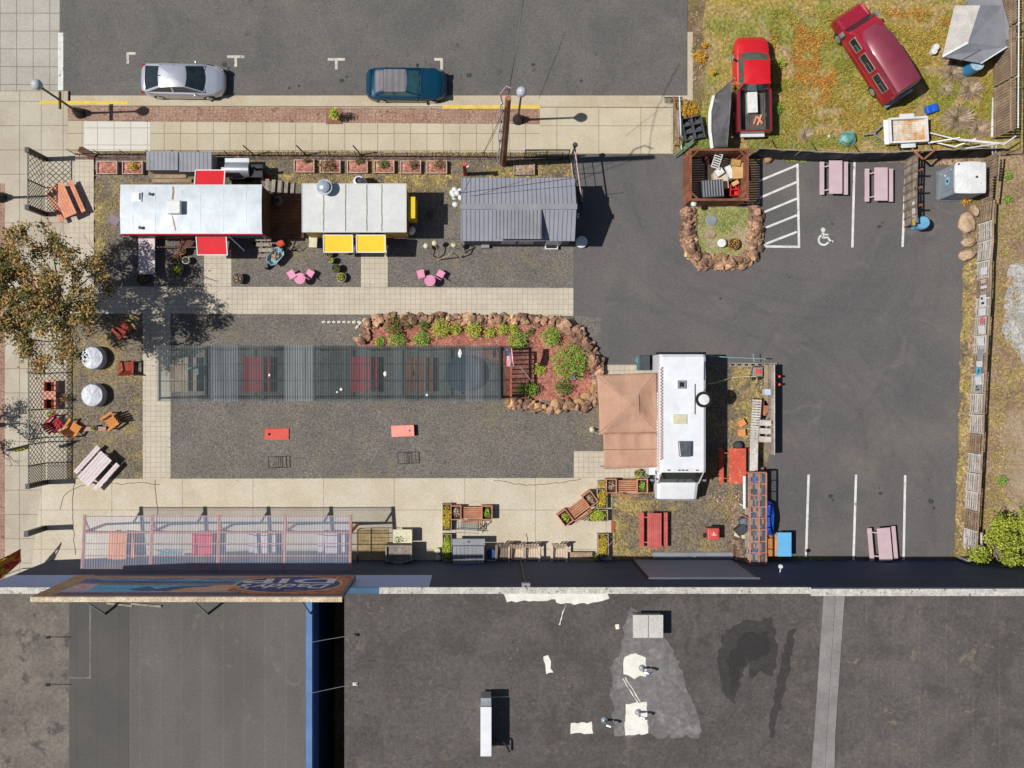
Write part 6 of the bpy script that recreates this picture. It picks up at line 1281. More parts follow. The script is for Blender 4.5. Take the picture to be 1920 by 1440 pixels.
# grass and weeds
def tufts(name, poly, n, label, m, seed, h_=.16, wdt=.03, z0=.02):
    rnd = random.Random(seed); xs_ = [p[0] for p in poly]; ys_ = [p[1] for p in poly]; mb = MB(); k = 0
    def inside(x, y):
        c = False; j = len(poly) - 1
        for i in range(len(poly)):
            if (poly[i][1] > y) != (poly[j][1] > y) and x < (poly[j][0] - poly[i][0]) * (y - poly[i][1]) / (poly[j][1] - poly[i][1]) + poly[i][0]: c = not c
            j = i
        return c
    while k < n:
        x = rnd.uniform(min(xs_), max(xs_)); y = rnd.uniform(min(ys_), max(ys_)); 
        if not inside(x, y): k += .2; continue
        if noise.noise(Vector((x * .035, y * .035, seed))) < rnd.uniform(-.22, .3): k += .3; continue
        q = W(x, y); k += 1
        for j in range(3):
            a = rnd.uniform(0, 6.28); L_ = h_ * rnd.uniform(.5, 1.4); dx, dy = math.cos(a), math.sin(a); w_ = wdt * rnd.uniform(.6, 1.3)
            bx, by = q.x + rnd.uniform(-.06, .06), q.y + rnd.uniform(-.06, .06)
            mb.add([(bx - dy * w_, by + dx * w_, z0), (bx + dy * w_, by - dx * w_, z0), (bx + dx * L_ * .8, by + dy * L_ * .8, z0 + L_ * .7)], [(0, 1, 2)])
    o = mb.build(name, m, None); tag(o, label, 'grass', None, 'stuff'); return o
gr_a = mat('grass_blades_mixed', A(192, 164, 76), A(154, 154, 62), .35, island=.35, fine=None, c3=A(206, 146, 66), sc3=.3, t3=(.52, .62), co='W')
gr_b = mat('grass_blades_green', A(160, 172, 92), A(138, 152, 76), .6, island=.3, fine=None, co='W')
gr_v = mat('grass_blades_olive', A(188, 166, 92), A(152, 152, 82), .5, island=.35, fine=None, c3=A(190, 150, 104), sc3=.5, t3=(.5, .6), co='W')
gr_c = mat('grass_blades_dry', A(200, 178, 124), A(174, 154, 106), .6, island=.3, fine=None, co='W')
tufts('weeds', [(1445, 20), (1860, 20), (1860, 280), (1405, 280), (1448, 240)], 13000, 'low orange and green weeds covering the open lot', gr_a, 1, .18)
tufts('grass', [(1400, 230), (1560, 262), (1640, 255), (1660, 275), (1400, 279)], 900, 'green grass along the foot of the black fence', gr_b, 2)
tufts('grass', [(1292, 392), (1400, 392), (1404, 470), (1310, 480)], 500, 'green grass inside the horseshoe of lava rocks', gr_b, 3, .12)
tufts('grass', [(1450, 292), (1510, 294), (1512, 304), (1460, 302)], 160, 'green grass fringe above the hatched bay', gr_b, 4)
tufts('grass', [(1266, 255), (1330, 250), (1334, 280), (1275, 288)], 500, 'green grass around the head of the wooden enclosure', gr_b, 5, .2)
tufts('grass', [(1806, 500), (1832, 500), (1822, 700), (1800, 860), (1790, 1045), (1810, 1045)], 1300, 'yellow green weeds along the foot of the pallet fence', gr_v, 6, .12)
tufts('grass', [(1856, 300), (1900, 290), (1915, 700), (1890, 1000), (1820, 1000), (1850, 600)], 1500, 'patchy weeds on the dirt outside the pallet fence', gr_v, 7, .15)
tufts('weeds', [(1440, 1045), (1560, 1047), (1560, 1052), (1440, 1053)], 260, 'weeds sprouting along the base of the building wall', gr_b, 8, .16)
tufts('grass', [(500, 325), (860, 325), (860, 350), (790, 360), (500, 335)], 1100, 'dry golden grass between the planter boxes and the trailers', gr_c, 9, .09)
tufts('grass', [(905, 312), (1070, 305), (1070, 333), (905, 333)], 600, 'yellow grass around the stone planter behind the cabin', gr_c, 10, .1)
tufts('grass', [(178, 340), (222, 345), (215, 470), (178, 530)], 350, 'dry grass left of the silver trailer', gr_c, 11, .07)
tufts('grass', [(1372, 690), (1425, 690), (1400, 820), (1372, 800)], 500, 'dry grass behind the step van', gr_c, 12, .07)
tufts('grass', [(1148, 935), (1250, 940), (1190, 980), (1180, 1046), (1150, 1046)], 500, 'dry grass around the red picnic table yard', gr_c, 13, .07)
tufts('grass', [(1290, -20), (1330, -20), (1330, 200), (1300, 190)], 350, 'sparse weeds on the dirt strip beside the street end', gr_c, 14, .09)
tufts('grass', [(440, 285), (1050, 288), (1050, 292), (440, 290)], 500, 'tufts along the sidewalk edge at the wire fence', gr_c, 15, .12)
# dry bushes and blooms in the lot
for i, (x, y, r, ry_, lab) in enumerate(((1795, 112, 26, 24, 'dry grey bush beside the grey shed and blue barrel'), (1790, 135, 26, 20, 'dry grey bush below the shed bush'), (1822, 165, 26, 24, 'dry grey bush left of the tall tan fence middle'),
                                      (1800, 222, 34, 26, 'widest dry grey bush above the pipe frame'), (1838, 240, 24, 22, 'dry grey bush at the foot of the tall tan fence'), (1776, 165, 16, 16, 'small dry grey bush near the maroon van'), (1512, 250, 18, 12, 'low dry brown bush in the weedy lot near the black fence'))):
    v = W(x, y, .3); v.z = 0; t = thing('dry_bush', lab, 'bush', v, 0, 'dry bushes in the weedy lot'); mb = MB(); rnd = random.Random(200 + i)
    for k in range(int(r * 30)):
        a = rnd.uniform(0, 6.28); e = rnd.uniform(.1, 1.2); L_ = (r / S) * rnd.uniform(.5, 1.2); dx, dy, dz = math.cos(a) * math.cos(e), math.sin(a) * math.cos(e) * ry_ / r, math.sin(e) * .6
        p0 = Vector((dx, dy, dz)) * L_ * .25; p1 = Vector((dx, dy, dz)) * L_; w_ = Vector((-dy, dx, 0)).normalized() * .016
        bend = Vector((rnd.uniform(-.1, .1), rnd.uniform(-.1, .1), -.05)); mb.add([p0 - w_, p0 + w_, p1 + bend + w_ * .4, p1 + bend - w_ * .4], [(0, 1, 2, 3)])
    mb.build('twigs', M['lf_brown'], t)
for i, (x, y, r, m, lab) in enumerate(((1313, 106, 13, 'lf_gold', 'orange yellow flowering clump beside the street end'), (1322, 84, 6, 'lf_gold', 'small orange clump at the top of the dirt strip'), (1337, 136, 5, 'lf_gold', 'tiny orange clump on the dirt strip'), (1295, 206, 17, 'lf_gold', 'gold and green flowering bush above the black crates'),
                                      (1384, 160, 12, 'lf_lime', 'leafy sapling beside the red pickup door'), (1812, 372, 12, 'lf_gold', 'orange flowering clump below the portable toilet'), (1465, 118, 10, 'lf_lime', 'yellow green clump right of the red pickup'), (1457, 205, 12, 'lf_green', 'green weeds along the right side of the pickup'), (1890, 372, 8, 'lf_green', 'green weed clump outside the fence near the boulders'), (1892, 330, 7, 'lf_green', 'small green weed clump outside the fence corner'), (1880, 1000 - 98, 10, 'lf_green', 'green weed clump on the tan track'))):
    shrub(x, y, r, .45 if i != 4 else 1.3, M[m], lab, 230 + i, 'flowering_clump' if m == 'lf_gold' else 'weed_clump', sz=.075, cat='plant', group='weed clumps')
# conifer-like shrub bottom right
def bigshrub(px, py, r, hgt, label, seed, m, n=5200):
    v = W(px, py, hgt * .5); v.z = 0; rnd = random.Random(seed); t = thing('large_shrub', label, 'tree', v); mb = MB(); br = MB()
    for k in range(26):
        a = rnd.uniform(0, 6.28); rr = r * math.sqrt(rnd.random()) * .85; z_ = hgt * rnd.uniform(.45, 1) * (1 - .4 * (rr / r) ** 2); c = (math.cos(a) * rr, math.sin(a) * rr, z_)
        leaves_in(mb, c, (.55, .55, .45), n // 26, .12, rnd, .1, lump=.6); br.tube([(0, 0, .2), (c[0] * .5, c[1] * .5, z_ * .6), c], .05, 6, .015)
    mb.build('crown', m, t); br.build('trunk', M['wood_bark'], t); return t
bigshrub(1880, 1030, 1.95, 2.6, 'bright yellow green shrub outside the bottom right corner of the lot', 3, M['lf_conifer'], 7800)
bigshrub(1960, 990, 1.6, 2.8, 'second yellow green shrub at the right edge behind the corner shrub', 4, M['lf_conifer'])
# street tree on the left
def tree(px, py, label, seed, hgt, rad, nclump, nleaf, sz, m, zlo=2.6, name='street_tree'):
    v = W(px, py); rnd = random.Random(seed); t = thing(name, label, 'tree', v); br = MB(); lf = MB()
    br.tube([(0, 0, 0), (.03, .02, 1.2), (0, .05, 2.2)], .17, 10, .12)
    tips = []
    def grow(p, d, L_, r, lev):
        q = p + d * L_; mid = p + d * L_ * .5 + Vector((rnd.uniform(-.1, .1), rnd.uniform(-.1, .1), .05)); br.tube([p, mid, q], r, 7 if lev < 2 else 5, r * .6)
        if lev >= 3: tips.append(q); return
        if lev >= 2: tips.append(mid)
        for k in range(3 if lev < 2 else 2):
            a = rnd.uniform(0, 6.28); s_ = rnd.uniform(.45, .9); nd = (d + Vector((math.cos(a) * s_, math.sin(a) * s_, rnd.uniform(-.15, .3)))).normalized(); grow(q, nd, L_ * rnd.uniform(.62, .85), r * .58, lev + 1)
    for k in range(nclump):
        a = 6.28 * k / nclump + rnd.uniform(-.3, .3); e = rnd.uniform(.5, 1.25); grow(Vector((0, .03, zlo - .7 + .12 * k)), Vector((math.cos(a) * math.cos(e), math.sin(a) * math.cos(e), math.sin(e))), hgt * .24, .075, 0)
    br.build('trunk', M['wood_bark'], t, smooth=True)
    tips = [p for p in tips if p.xy.length < rad]
    for p in tips:
        for _ in range(nleaf):
            o = Vector((rnd.gauss(0, .19), rnd.gauss(0, .19), rnd.gauss(0, .14))); lf.leaf(p + o, sz, rnd, .5)
    lf.build('crown', m, t); return t
tree(139, 580, 'bronze green leafed street tree at the left edge of the yard', 12, 8.5, 3.9, 11, 82, .15, M['lf_tree'])
tree(-40, 800, 'young street tree just off the left end by the side street', 5, 4.2, 1.4, 4, 22, .12, M['lf_tree'], 1.7)
shrub(626, 211, 9, 1.7, M['lf_lime'], 'slender young green tree in the square pit of the brick strip', 301, 'young_tree', n=420, sz=.10, cat='tree', ry=8, lump=.7)
sheet('tree_pit', rect(611, 203, 643, 233), 5, mat('pit_soil', A(150, 110, 88), A(132, 94, 74), 1.2, co='W'))
# ------------------------------------------------------------------ planter boxes along the fence
PLM = mat('pale_pink_planter_wood', A(206, 178, 164), A(184, 156, 142), 2, fine=(10, .1))
def planter(px, py, w_, d_, label, fill, seed, rim=PLM, h_=.32, ang=0, group='planter boxes along the wire fence', plant=None, pn=60):
    v = W(px, py, h_); v.z = 0; t = thing('planter_box', label, 'planter', v, R(ang), group); a, b, k = w_ / 2, d_ / 2, .05
    MB().box(-a, a, -b, -b + k, 0, h_).box(-a, a, b - k, b, 0, h_).box(-a, -a + k, -b + k, b - k, 0, h_).box(a - k, a, -b + k, b - k, 0, h_).build('box', rim, t)
    MB().grid(lambda u, vv: (-a + k + (w_ - 2 * k) * u, -b + k + (d_ - 2 * k) * vv, h_ - .08 + .04 * noise.noise(Vector((u * 5 + seed, vv * 5, 0)))), 10, 8).build('filling', fill, t)
    if plant:
        mb = MB(); rnd = random.Random(seed); leaves_in(mb, (plant[1] * a * .6, plant[2] * b, h_ + .04), (a * plant[3], b * plant[4], .26 if len(plant) < 6 else plant[5]), pn, .09, rnd, .1, lump=.6); mb.build('plant', plant[0], t)
    return t
olive = leafmat('olive_twiggy_leaves', (150, 130, 84), (112, 92, 62), .45)
gp_ = [(200, 314, 'bare leftmost planter box of red mulch at the gravel corner', None), (248, 314, 'planter box with yellow and brown dead plants left of the grey sheds', (M['lf_yellow'], .2, .2, .5, .7)),
       (570, 311, 'nearly bare mulch planter box right of the smoker', (olive, .5, .8, .4, .3)), (619, 312, 'planter box overgrown with a brown green bush', (olive, -.2, .1, .9, 1.1)),
       (670, 312, 'mulch planter box with a twiggy brown plant on its upper edge', (olive, .4, .8, .6, .5)), (720, 312, 'mulch planter box with a dark green tuft in the middle', (M['lf_dark'], 0, .3, .55, .7)),
       (770, 313, 'mulch planter box with an olive plant on its right half', (olive, .5, .3, .5, .8)), (819, 313, 'mulch planter box right at the end of the row with a green red plant', (olive, .4, .4, .6, .8))]
for i, (x, y, lab, pl) in enumerate(gp_): planter(x, y, 1.14, .72, lab, M['mulch'], i + 1, plant=pl, pn=200 if i != 3 else 420)
planter(983, 316, 1.18, .68, 'grey edged planter box filled with tan stones beside the utility pole', mat('tan_pebbles', A(196, 166, 140), A(150, 122, 102), 2, cells=(13, .5, 1.4), bump=(14, 1, .04)), 20, M['wood_grey'])
gpl = 'stone planters of golden groundcover on the drive'
cem = mat('weathered_trough', A(176, 164, 138), A(150, 138, 116), 2, fine=(9, .15))
for i, (x, y, w_, d_, m, lab) in enumerate(((838, 970, .52, 1.52, 'lf_yellow', 'long narrow trough of yellow green moss upper one left of the grey storage box'), (838, 1027, .52, 1.52, 'lf_lime', 'long narrow trough of lime moss lower one left of the grey storage box'),
                                          (1129, 935, .58, 1.12, 'lf_yellow', 'golden trough beside the tilted planter bench'), (1121, 967, 1.12, .64, 'lf_lime', 'wide trough of green and gold plants below the golden trough'), (1131, 1022, .62, 1.25, 'lf_yellow', 'golden trough standing alone by the wall end of the drive'), (1130, 907, .5, .34, 'lf_yellow', 'smallest golden trough above the others'))):
    planter(x, y, w_, d_, lab, M[m] if False else M['soil'], 40 + i, cem, .42, group=gpl, plant=(M[m], 0, 0, .86, .86, .09), pn=int(900 * w_ * d_))
# planter benches
def planter_bench(px, py, ang, label, m):
    v = W(px, py, .5); v.z = 0; t = thing('planter_bench', label, 'planter bench', v, R(ang), 'wooden benches with planter ends')
    for s in (-1, 1):
        c = s * .86; b = MB(); b.box(c - .30, c + .30, -.40, -.35, 0, .62).box(c - .30, c + .30, .35, .40, 0, .62).box(c - .30, c - .25, -.35, .35, 0, .62).box(c + .25, c + .30, -.35, .35, 0, .62)
        b.build('planter_end', m, t); MB().box(c - .25, c + .25, -.35, .35, .38, .42).build('soil', M['soil'], t)
        mb = MB(); rnd = random.Random(int(px) + s); leaves_in(mb, (c, .0, .48), (.19, .26, .12), 90, .1, rnd, .1); mb.build('succulent', [M['lf_green'], M['lf_brown'], M['lf_lime']][(int(px) + s) % 3], t)
    sb = MB()
    for i in range(6): sb.box(-.56, .56, -.36 + i * .115, -.36 + i * .115 + .085, .40, .44)
    sb.build('seat', m, t); bk = MB()
    for i in range(3): bk.box(-.56, .56, -.46 - i * .05, -.43 - i * .05, .50 + i * .14, .60 + i * .14)
    bk.build('backrest', m, t); return t
pbw = mat('red_brown_bench_wood', A(212, 154, 120), A(184, 124, 92), 1.2, fine=(10, .15), stretch=(1, 4, 4), island=.1)
planter_bench(884, 961, 0, 'planter bench with potted ends near the grey mesh bench', pbw)
planter_bench(1083, 953, 37, 'planter bench standing tilted on the drive by the golden trough', pbw)
planter_bench(1175, 911, 0, 'planter bench with green succulents below the tan canopy', pbw)
# grey metal mesh bench
t = thing('mesh_bench', 'small grey metal mesh bench in front of the storage box', 'bench', tuple(W(876, 985, .4)[:2]) + (0,), R(-3), None)
mb = MB()
for i in range(12): mb.beam((-.58 + i * .105, -.22, .42), (-.58 + i * .105, .22, .42), .02)
for i in range(6): mb.beam((-.6, -.2 + i * .085, .425), (.6, -.2 + i * .085, .425), .02)
mb.build('seat', mat('blue_grey_metal', A(120, 140, 150), None, 2, rough=.5), t)
MB().tube([(-.62, -.24, .42), (.62, -.24, .42), (.66, -.35, .8), (-.66, -.35, .8), (-.62, -.24, .42)], .02).build('backrest', M['plastic_grey_f'], t)
for s in (-.6, .6): MB().tube([(s, .22, 0), (s, .22, .6), (s, -.25, .62), (s, -.25, 0)], .02).build('leg', M['black'], t)
solo(MB().tube([(.0, 0, 0), (.35, .35, .5)], .02).tube([(.35, -.1, 0), (.0, .3, .5)], .02).tube([(.1, -.3, 0), (.25, .45, .6)], .015), 'folding_stand', M['black'], 'thin black folding stand beside the mesh bench', 'stand', tuple(W(901, 990)[:2]) + (0,))
# storage box
def resin_shed(px0, py0, px1, py1, z_, label, base_h=0):
    a = W(px0, py1, z_); b = W(px1, py0, z_); c = (a + b) / 2; hx_, hy_ = (b.x - a.x) / 2, (b.y - a.y) / 2
    t = thing('storage_shed', label, 'storage box', (c.x, c.y, 0), 0, 'grey resin storage boxes'); MB().box(-hx_ + .04, hx_ - .04, -hy_ + .04, hy_ - .04, 0, z_ - .08).build('body', M['plastic_grey_f'], t, bevel=.02)
    l_ = MB(); n = 8
    l_.box(-hx_, hx_, -hy_, hy_, z_ - .08, z_ - .02)
    for i in range(n): w0 = 2 * hx_ / n; l_.box(-hx_ + i * w0 + .02, -hx_ + (i + 1) * w0 - .02, -hy_ + .01, hy_ - .01, z_ - .02, z_)
    l_.build('lid', M['plastic_grey_f'], t); return t
o = resin_shed(849, 1024, 908, 1063, 1.1, 'grey ribbed resin storage box against the building wall'); MB().box(-.9, .9, .6, .95, .8, 1.0).build('front_ledge', M['plastic_grey_f'], o); MB().blob((0, .8, 1.02), (.08, .05, .03)).build('latch', M['char'], o)
resin_shed(274, 284, 334, 319, 1.35, 'grey ribbed resin storage shed left one of the pair by the wire fence')
resin_shed(336, 285, 397, 322, 1.4, 'grey ribbed resin storage shed right one of the pair by the wire fence')
solo(MB().box(-1.3, .9, -.3, -.1, .0, .12).box(-1.2, .6, -.05, .2, .0, .1).box(-1.3, -.2, .2, .4, 0, .15), 'timber_stack', M['wood_tan'], 'stack of tan boards lying below the pair of grey sheds', 'timber', tuple(W(330, 333)[:2]) + (0,))
# smoker
t = thing('smoker_grill', 'silver barrel smoker with black firebox behind the silver roofed trailer', 'smoker', tuple(W(446, 318, 1.0)[:2]) + (0,))
b = MB(); 
def half(x0, x1, r, z_, m_, n=14, full=False):
    q = MB(); L = []
    for x in (x0, x1):
        for k in range(n): a = 6.283 * k / n; L.append((x, r * math.cos(a), z_ + r * math.sin(a)))
    q.add(L, [(k, (k + 1) % n, n + (k + 1) % n, n + k) for k in range(n)] + [tuple(range(n))[::-1], tuple(range(n, 2 * n))]); return q
half(-.65, .65, .42, .95, None, 20).build('barrel', M['chrome'], t, smooth=True)
MB().box(-.7, .62, .35, .62, 1.0, 1.04).build('shelf', M['alum'], t); MB().box(-.95, -.66, -.2, .15, .85, .9).build('side_shelf', M['chrome'], t)
MB().box(.68, 1.35, -.42, .28, .35, 1.0).build('firebox', M['black'], t); MB().box(-.6, .6, -.45, .0, 0, .6).build('cart', M['black'], t)
MB().tube([(-.4, -.42, 1.0), (-.3, -.5, 1.02), (.3, -.5, 1.02), (.4, -.42, 1.0)], .02).build('handle', M['white_metal'], t)
MB().tube([(1.0, .0, 1.0), (1.0, .0, 1.9)], .07).build('chimney', M['black'], t)
for x in (-.6, .6): 
    for y in (-.3, .3): MB().box(x - .03, x + .03, y - .03, y + .03, 0, .7).build('leg', M['black'], t)
solo(MB().lathe([(.16, 0), (.18, .32), (.17, .34)], 16), 'red_bucket', mat('red_plastic', A(190, 30, 40), None, 2), 'small red bucket beside the smoker firebox', 'bucket', tuple(W(503, 334)[:2]) + (0,))
t = thing('water_can', 'dark grey round can on the ground between the trailers', 'can', tuple(W(521, 377, .4)[:2]) + (0,))
MB().lathe([(.28, 0), (.3, .1), (.28, .5), (.16, .62)], 20).build('can', mat('grey_can', A(96, 96, 106), None, 2), t, smooth=True); MB().lathe([(.12, .6), (.12, .7)], 14).build('lid', M['black'], t)
# pots
def pot(px, py, r, h_, label, m, leafm=None, n=90, seed=1, r2=None, group='pots and tubs around the yard', cat='pot', name='plant_pot'):
    v = W(px, py, h_); v.z = 0; t = thing(name, label, cat, v, 0, group); k = r / S
    MB().lathe([(k * .75, 0), (k * .98, h_ * .9), (k, h_), (k * .86, h_), (k * .84, h_ - .06), (.01, h_ - .07)], 20, cap=False).build('pot', m, t, smooth=True)
    MB().lathe([(k * .84, h_ - .09), (k * .84, h_ - .05), (.01, h_ - .05)], 16).build('soil', M['soil'], t)
    if leafm:
        mb = MB(); leaves_in(mb, (0, 0, h_ + .05), (k * .85, k * .85, .2), n, .085, random.Random(seed), .1); mb.build('plant', leafm, t)
    return t
dk = M['black_plastic']; br_ = mat('barrel_brown', A(120, 92, 70), None, 3)
pot(333, 505, 12, .45, 'half barrel pot of lime plants near the red awning', dk, M['lf_lime'], 130, 2)
pot(446, 522, 10, .45, 'dark pot of dry twigs beside the paver stub', dk, M['lf_brown'], 80, 3)
pot(640, 520, 9, .35, 'woven tan pot of green plants nearest the paver path by the pink table', M['wood_tan'], M['lf_lime'], 90, 4)
pot(630, 503, 8, .5, 'dark pot with dusty purple green plant above the woven pot', dk, M['lf_dark'], 80, 5)
pot(621, 488, 6, .45, 'small pot of bright green leaves in the line below the yellow awning', dk, M['lf_lime'], 60, 6)
pot(616, 474, 8, .4, 'pot with olive plant tucked under the left yellow awning', M['terracotta'], M['lf_dark'], 60, 7)
pot(648, 471, 6, .35, 'terracotta pot under the left yellow awning edge', M['terracotta'], olive, 40, 8)
pot(340, 470, 8, .5, 'dusty red pot of brown plants at the foot of the red trailer', M['terracotta'], olive, 60, 9)
pot(332, 483, 8, .4, 'orange brown pot beside the half barrel pot', M['terracotta'], olive, 50, 10)
pot(348, 488, 7, .45, 'black and white pot beside the half barrel pot', M['white_pl'], M['lf_dark'], 30, 11)
pot(268, 523, 11, .3, 'dark wire basket in the tree shade left of the red trailer path', dk, olive, 50, 12)
pot(1376, 457, 11, .35, 'round terracotta planter inside the lava rock horseshoe', M['terracotta'], M['lf_yellow'], 60, 13)
pot(1197, 888, 8, .35, 'bowl of lime succulent at the canopy corner', M['wood_grey'], M['lf_lime'], 70, 14)
pot(1211, 889, 8, .35, 'bowl of grey green succulent at the canopy corner', M['wood_grey'], leafmat('grey_green_leaves', (140, 170, 140), (110, 140, 112)), 70, 15)
pot(1118, 1045, 8, .35, 'dark pot with green plant between the wooden chest and golden trough', dk, M['lf_lime'], 50, 16)
pot(175, 803, 6, .4, 'small cactus pot on the plank between the wooden armchairs', M['wood_tan'], M['lf_green'], 40, 17)
pot(640, 1, 5, .01, 'x', dk) if False else None
for x, y, r, m, lab in ((1353, 456, 8, 'white_pl', 'white round bucket lid inside the lava rock horseshoe'), (1333, 438, 10, 'wood_tan', 'tan round stepping stone in the grass plot'), (1334, 412, 11, 'plastic_grey_f', 'grey round manhole lid in the grass plot'), (1090, 454, 11, 'white_pl', 'white round barrel lid at the corner of the grey cabin'),
                     (973, 1, 1, 'white_pl', None), (819, 1029, 5, 'cream', None)):
    if lab: solo(MB().lathe([(r / S * .9, 0), (r / S, .05), (r / S, .30 if m == 'white_pl' else .06), (r / S * .8, .33 if m == 'white_pl' else .07), (.01, .33 if m == 'white_pl' else .07)], 24, cap=False), ('manhole_cover' if m == 'plastic_grey_f' else 'stepping_stone') if m != 'white_pl' else 'bucket', M[m], lab, 'lid' if m != 'white_pl' else 'bucket', tuple(W(x, y, .2)[:2]) + (.024,))
solo(MB().lathe([(.16, 0), (.16, .35), (.01, .36)], 18), 'bucket', M['cream'], 'upper one of two small cream buckets beside the lime trough', 'bucket', tuple(W(820, 1033, .3)[:2]) + (.03,)); solo(MB().lathe([(.16, 0), (.16, .35), (.01, .36)], 18), 'bucket', M['cream'], 'lower one of two small cream buckets beside the lime trough', 'bucket', tuple(W(821, 1045, .3)[:2]) + (.03,))
t = thing('window_box', 'white box of black items below the cabin wall', 'box', tuple(W(1034, 462, .3)[:2]) + (0,)); MB().box(-.36, .36, -.16, .16, 0, .3).build('box', M['white_pl'], t); MB().box(-.3, .3, -.11, .11, .3, .31).build('contents', M['black'], t)
solo(MB().box(-.22, .22, -.12, .12, 0, .3), 'utility_box', M['plastic_grey_f'], 'small grey box on the ground at the cabin wall left of the windows', 'box', tuple(W(910, 461, .2)[:2]) + (0,))
# wheelbarrow
t = thing('wheelbarrow', 'pale blue wheelbarrow full of sticks below the trailer deck', 'wheelbarrow', tuple(W(516, 481, .5)[:2]) + (0,), R(48))
ptray = mat('pale_blue_tray', A(150, 184, 190), A(130, 166, 174), 2, rough=.5)
mb = MB(); P0 = [(-.52, -.2), (-.3, -.34), (.4, -.32), (.52, -.2), (.52, .2), (.4, .32), (-.3, .34), (-.52, .2)]; n = 8
mb.add([(x * .7, y * .7, .3) for x, y in P0] + [(x, y, .6) for x, y in P0] + [(x * .9, y * .88, .58) for x, y in P0] + [(x * .62, y * .62, .33) for x, y in P0],
       [tuple(range(8))[::-1]] + [(k, (k + 1) % 8, 8 + (k + 1) % 8, 8 + k) for k in range(8)] + [(8 + k, 8 + (k + 1) % 8, 16 + (k + 1) % 8, 16 + k) for k in range(8)] + [(16 + k, 16 + (k + 1) % 8, 24 + (k + 1) % 8, 24 + k) for k in range(8)] + [tuple(range(24, 32))])
mb.build('tray', ptray, t)
for s in (-1, 1): MB().tube([(-.6, s * .1, .25), (.4, s * .25, .35), (.95, s * .26, .55)], .018).build('handle', M['black'], t)
MB().at(-.7, 0, .2, rx=R(90)).lathe([(.04, -.05), (.2, -.05), (.2, .05), (.04, .05)], 16).build('wheel', M['black_plastic'], t)
mb = MB(); rnd = random.Random(2)
for k in range(12): a = rnd.uniform(0, 3.1); mb.beam((-.25 * math.cos(a) , -.2 * math.sin(a), .5 + .01 * k), (.25 * math.cos(a) + .05, .2 * math.sin(a), .56 + .01 * k), .04)
mb.build('sticks', mat('pale_sticks', A(206, 170, 140), A(150, 110, 84), 1, island=.3), t)
t = thing('hose_reel', 'orange red hose reel above the pale blue wheelbarrow', 'hose reel', tuple(W(526, 457, .4)[:2]) + (0,), R(30))
MB().at(0, 0, .35, ry=R(90)).lathe([(.05, -.2), (.2, -.2), (.2, .2), (.05, .2)], 18).build('reel', mat('orange_red_hose', A(222, 96, 74), A(200, 70, 54), 3, wave=('X', 6, .3)), t); MB().tube([(-.25, -.2, 0), (-.25, 0, .4), (-.25, .2, 0)], .02).tube([(.25, -.2, 0), (.25, 0, .4), (.25, .2, 0)], .02).build('frame', M['black'], t)
solo(MB().tube([(-.2, -.1, .4), (.25, .2, .55), (.4, -.1, .5), (-.05, -.4, .4), (-.2, -.1, .4)], .015).tube([(-.2, -.1, .4), (-.3, -.3, 0)], .015).tube([(.4, -.1, .5), (.5, -.3, 0)], .015), 'wire_stand', M['black'], 'thin black wire stand beside the hose reel', 'stand', tuple(W(551, 461)[:2]) + (0,))
solo(MB().box(-.22, .22, -.5, .5, .1, .14).box(-.18, .18, -.1, .2, .14, .16).box(-.2, -.16, -.48, -.44, 0, .1), 'sandwich_board', M['cream'], 'cream folded board with dark slot at the corner of the yellow trailer', 'board', tuple(W(590, 449)[:2]) + (.3,), R(-4))
solo(MB().box(-.45, .45, -1.0, 1.0, .55, .6).box(-.4, -.34, -.9, -.84, 0, .55).box(.34, .4, .84, .9, 0, .55).box(.34, .4, -.9, -.84, 0, .55).box(-.4, -.34, .84, .9, 0, .55), 'folding_table', M['whitewood'], 'pale folding table in dappled shade beside the red trailer', 'table', tuple(W(275, 480, .6)[:2]) + (0,))
solo(MB().box(-.45, .45, -.2, .2, .5, .54).beam((-.45, -.2, .5), (.3, .5, .9), .04), 'display_stand', M['brown_ply'], 'dark wooden stand with red flowers at the foot of the red awning', 'stand', tuple(W(352, 462)[:2]) + (0,), R(30)); shrub(345, 458, 6, .7, mat('crimson_flowers', A(206, 70, 96), A(180, 50, 80), 2, island=.3), 'pot of crimson flowers beside the red awning', 320, 'flowering_plant', n=70, cat='plant')
# pink bistro sets
PC = [None]
def bistro_chair(px, py, ang, label):
    v = W(px, py, .45); v.z = 0
    if PC[0]: return dup(PC[0], v, R(ang), label)
    t = thing('bistro_chair', label, 'chair', v, R(ang), 'pink bistro chairs'); PC[0] = t
    MB().box(-.20, .20, -.20, .20, .44, .46).build('seat', M['pink'], t)
    b = MB().tube([(-.2, -.2, .45), (-.2, -.30, .82), (.2, -.30, .82), (.2, -.2, .45)], .018)
    for z_ in (.62, .72): b.beam((-.2, -.2 - (z_ - .45) * .27, z_), (.2, -.2 - (z_ - .45) * .27, z_), .02, .045)
    b.build('backrest', M['pink'], t)
    for x in (-.19, .19):
        for y in (-.19, .19): MB().tube([(x, y, .45), (x * 1.1, y * 1.15, 0)], .013, 6).build('leg', M['pink'], t)
    return t
def bistro_table(px, py, label):
    v = W(px, py, .72); v.z = 0; t = thing('bistro_table', label, 'table', v, 0, 'pink bistro tables'); MB().lathe([(.02, .70), (.31, .70), (.31, .72), (.02, .725)], 28).build('table_top', M['pink'], t)
    for k in range(3): a = 2.09 * k + .5; MB().tube([(.12 * math.cos(a), .12 * math.sin(a), .7), (.26 * math.cos(a), .26 * math.sin(a), 0)], .013, 6).build('leg', M['pink'], t)
bistro_chair(546, 514, 30, 'pink bistro chair left of the pink table by the red trailer path'); bistro_table(562, 522, 'round pink bistro table below the wheelbarrow'); bistro_chair(581, 513, -30, 'pink bistro chair right of the pink table below the wheelbarrow')
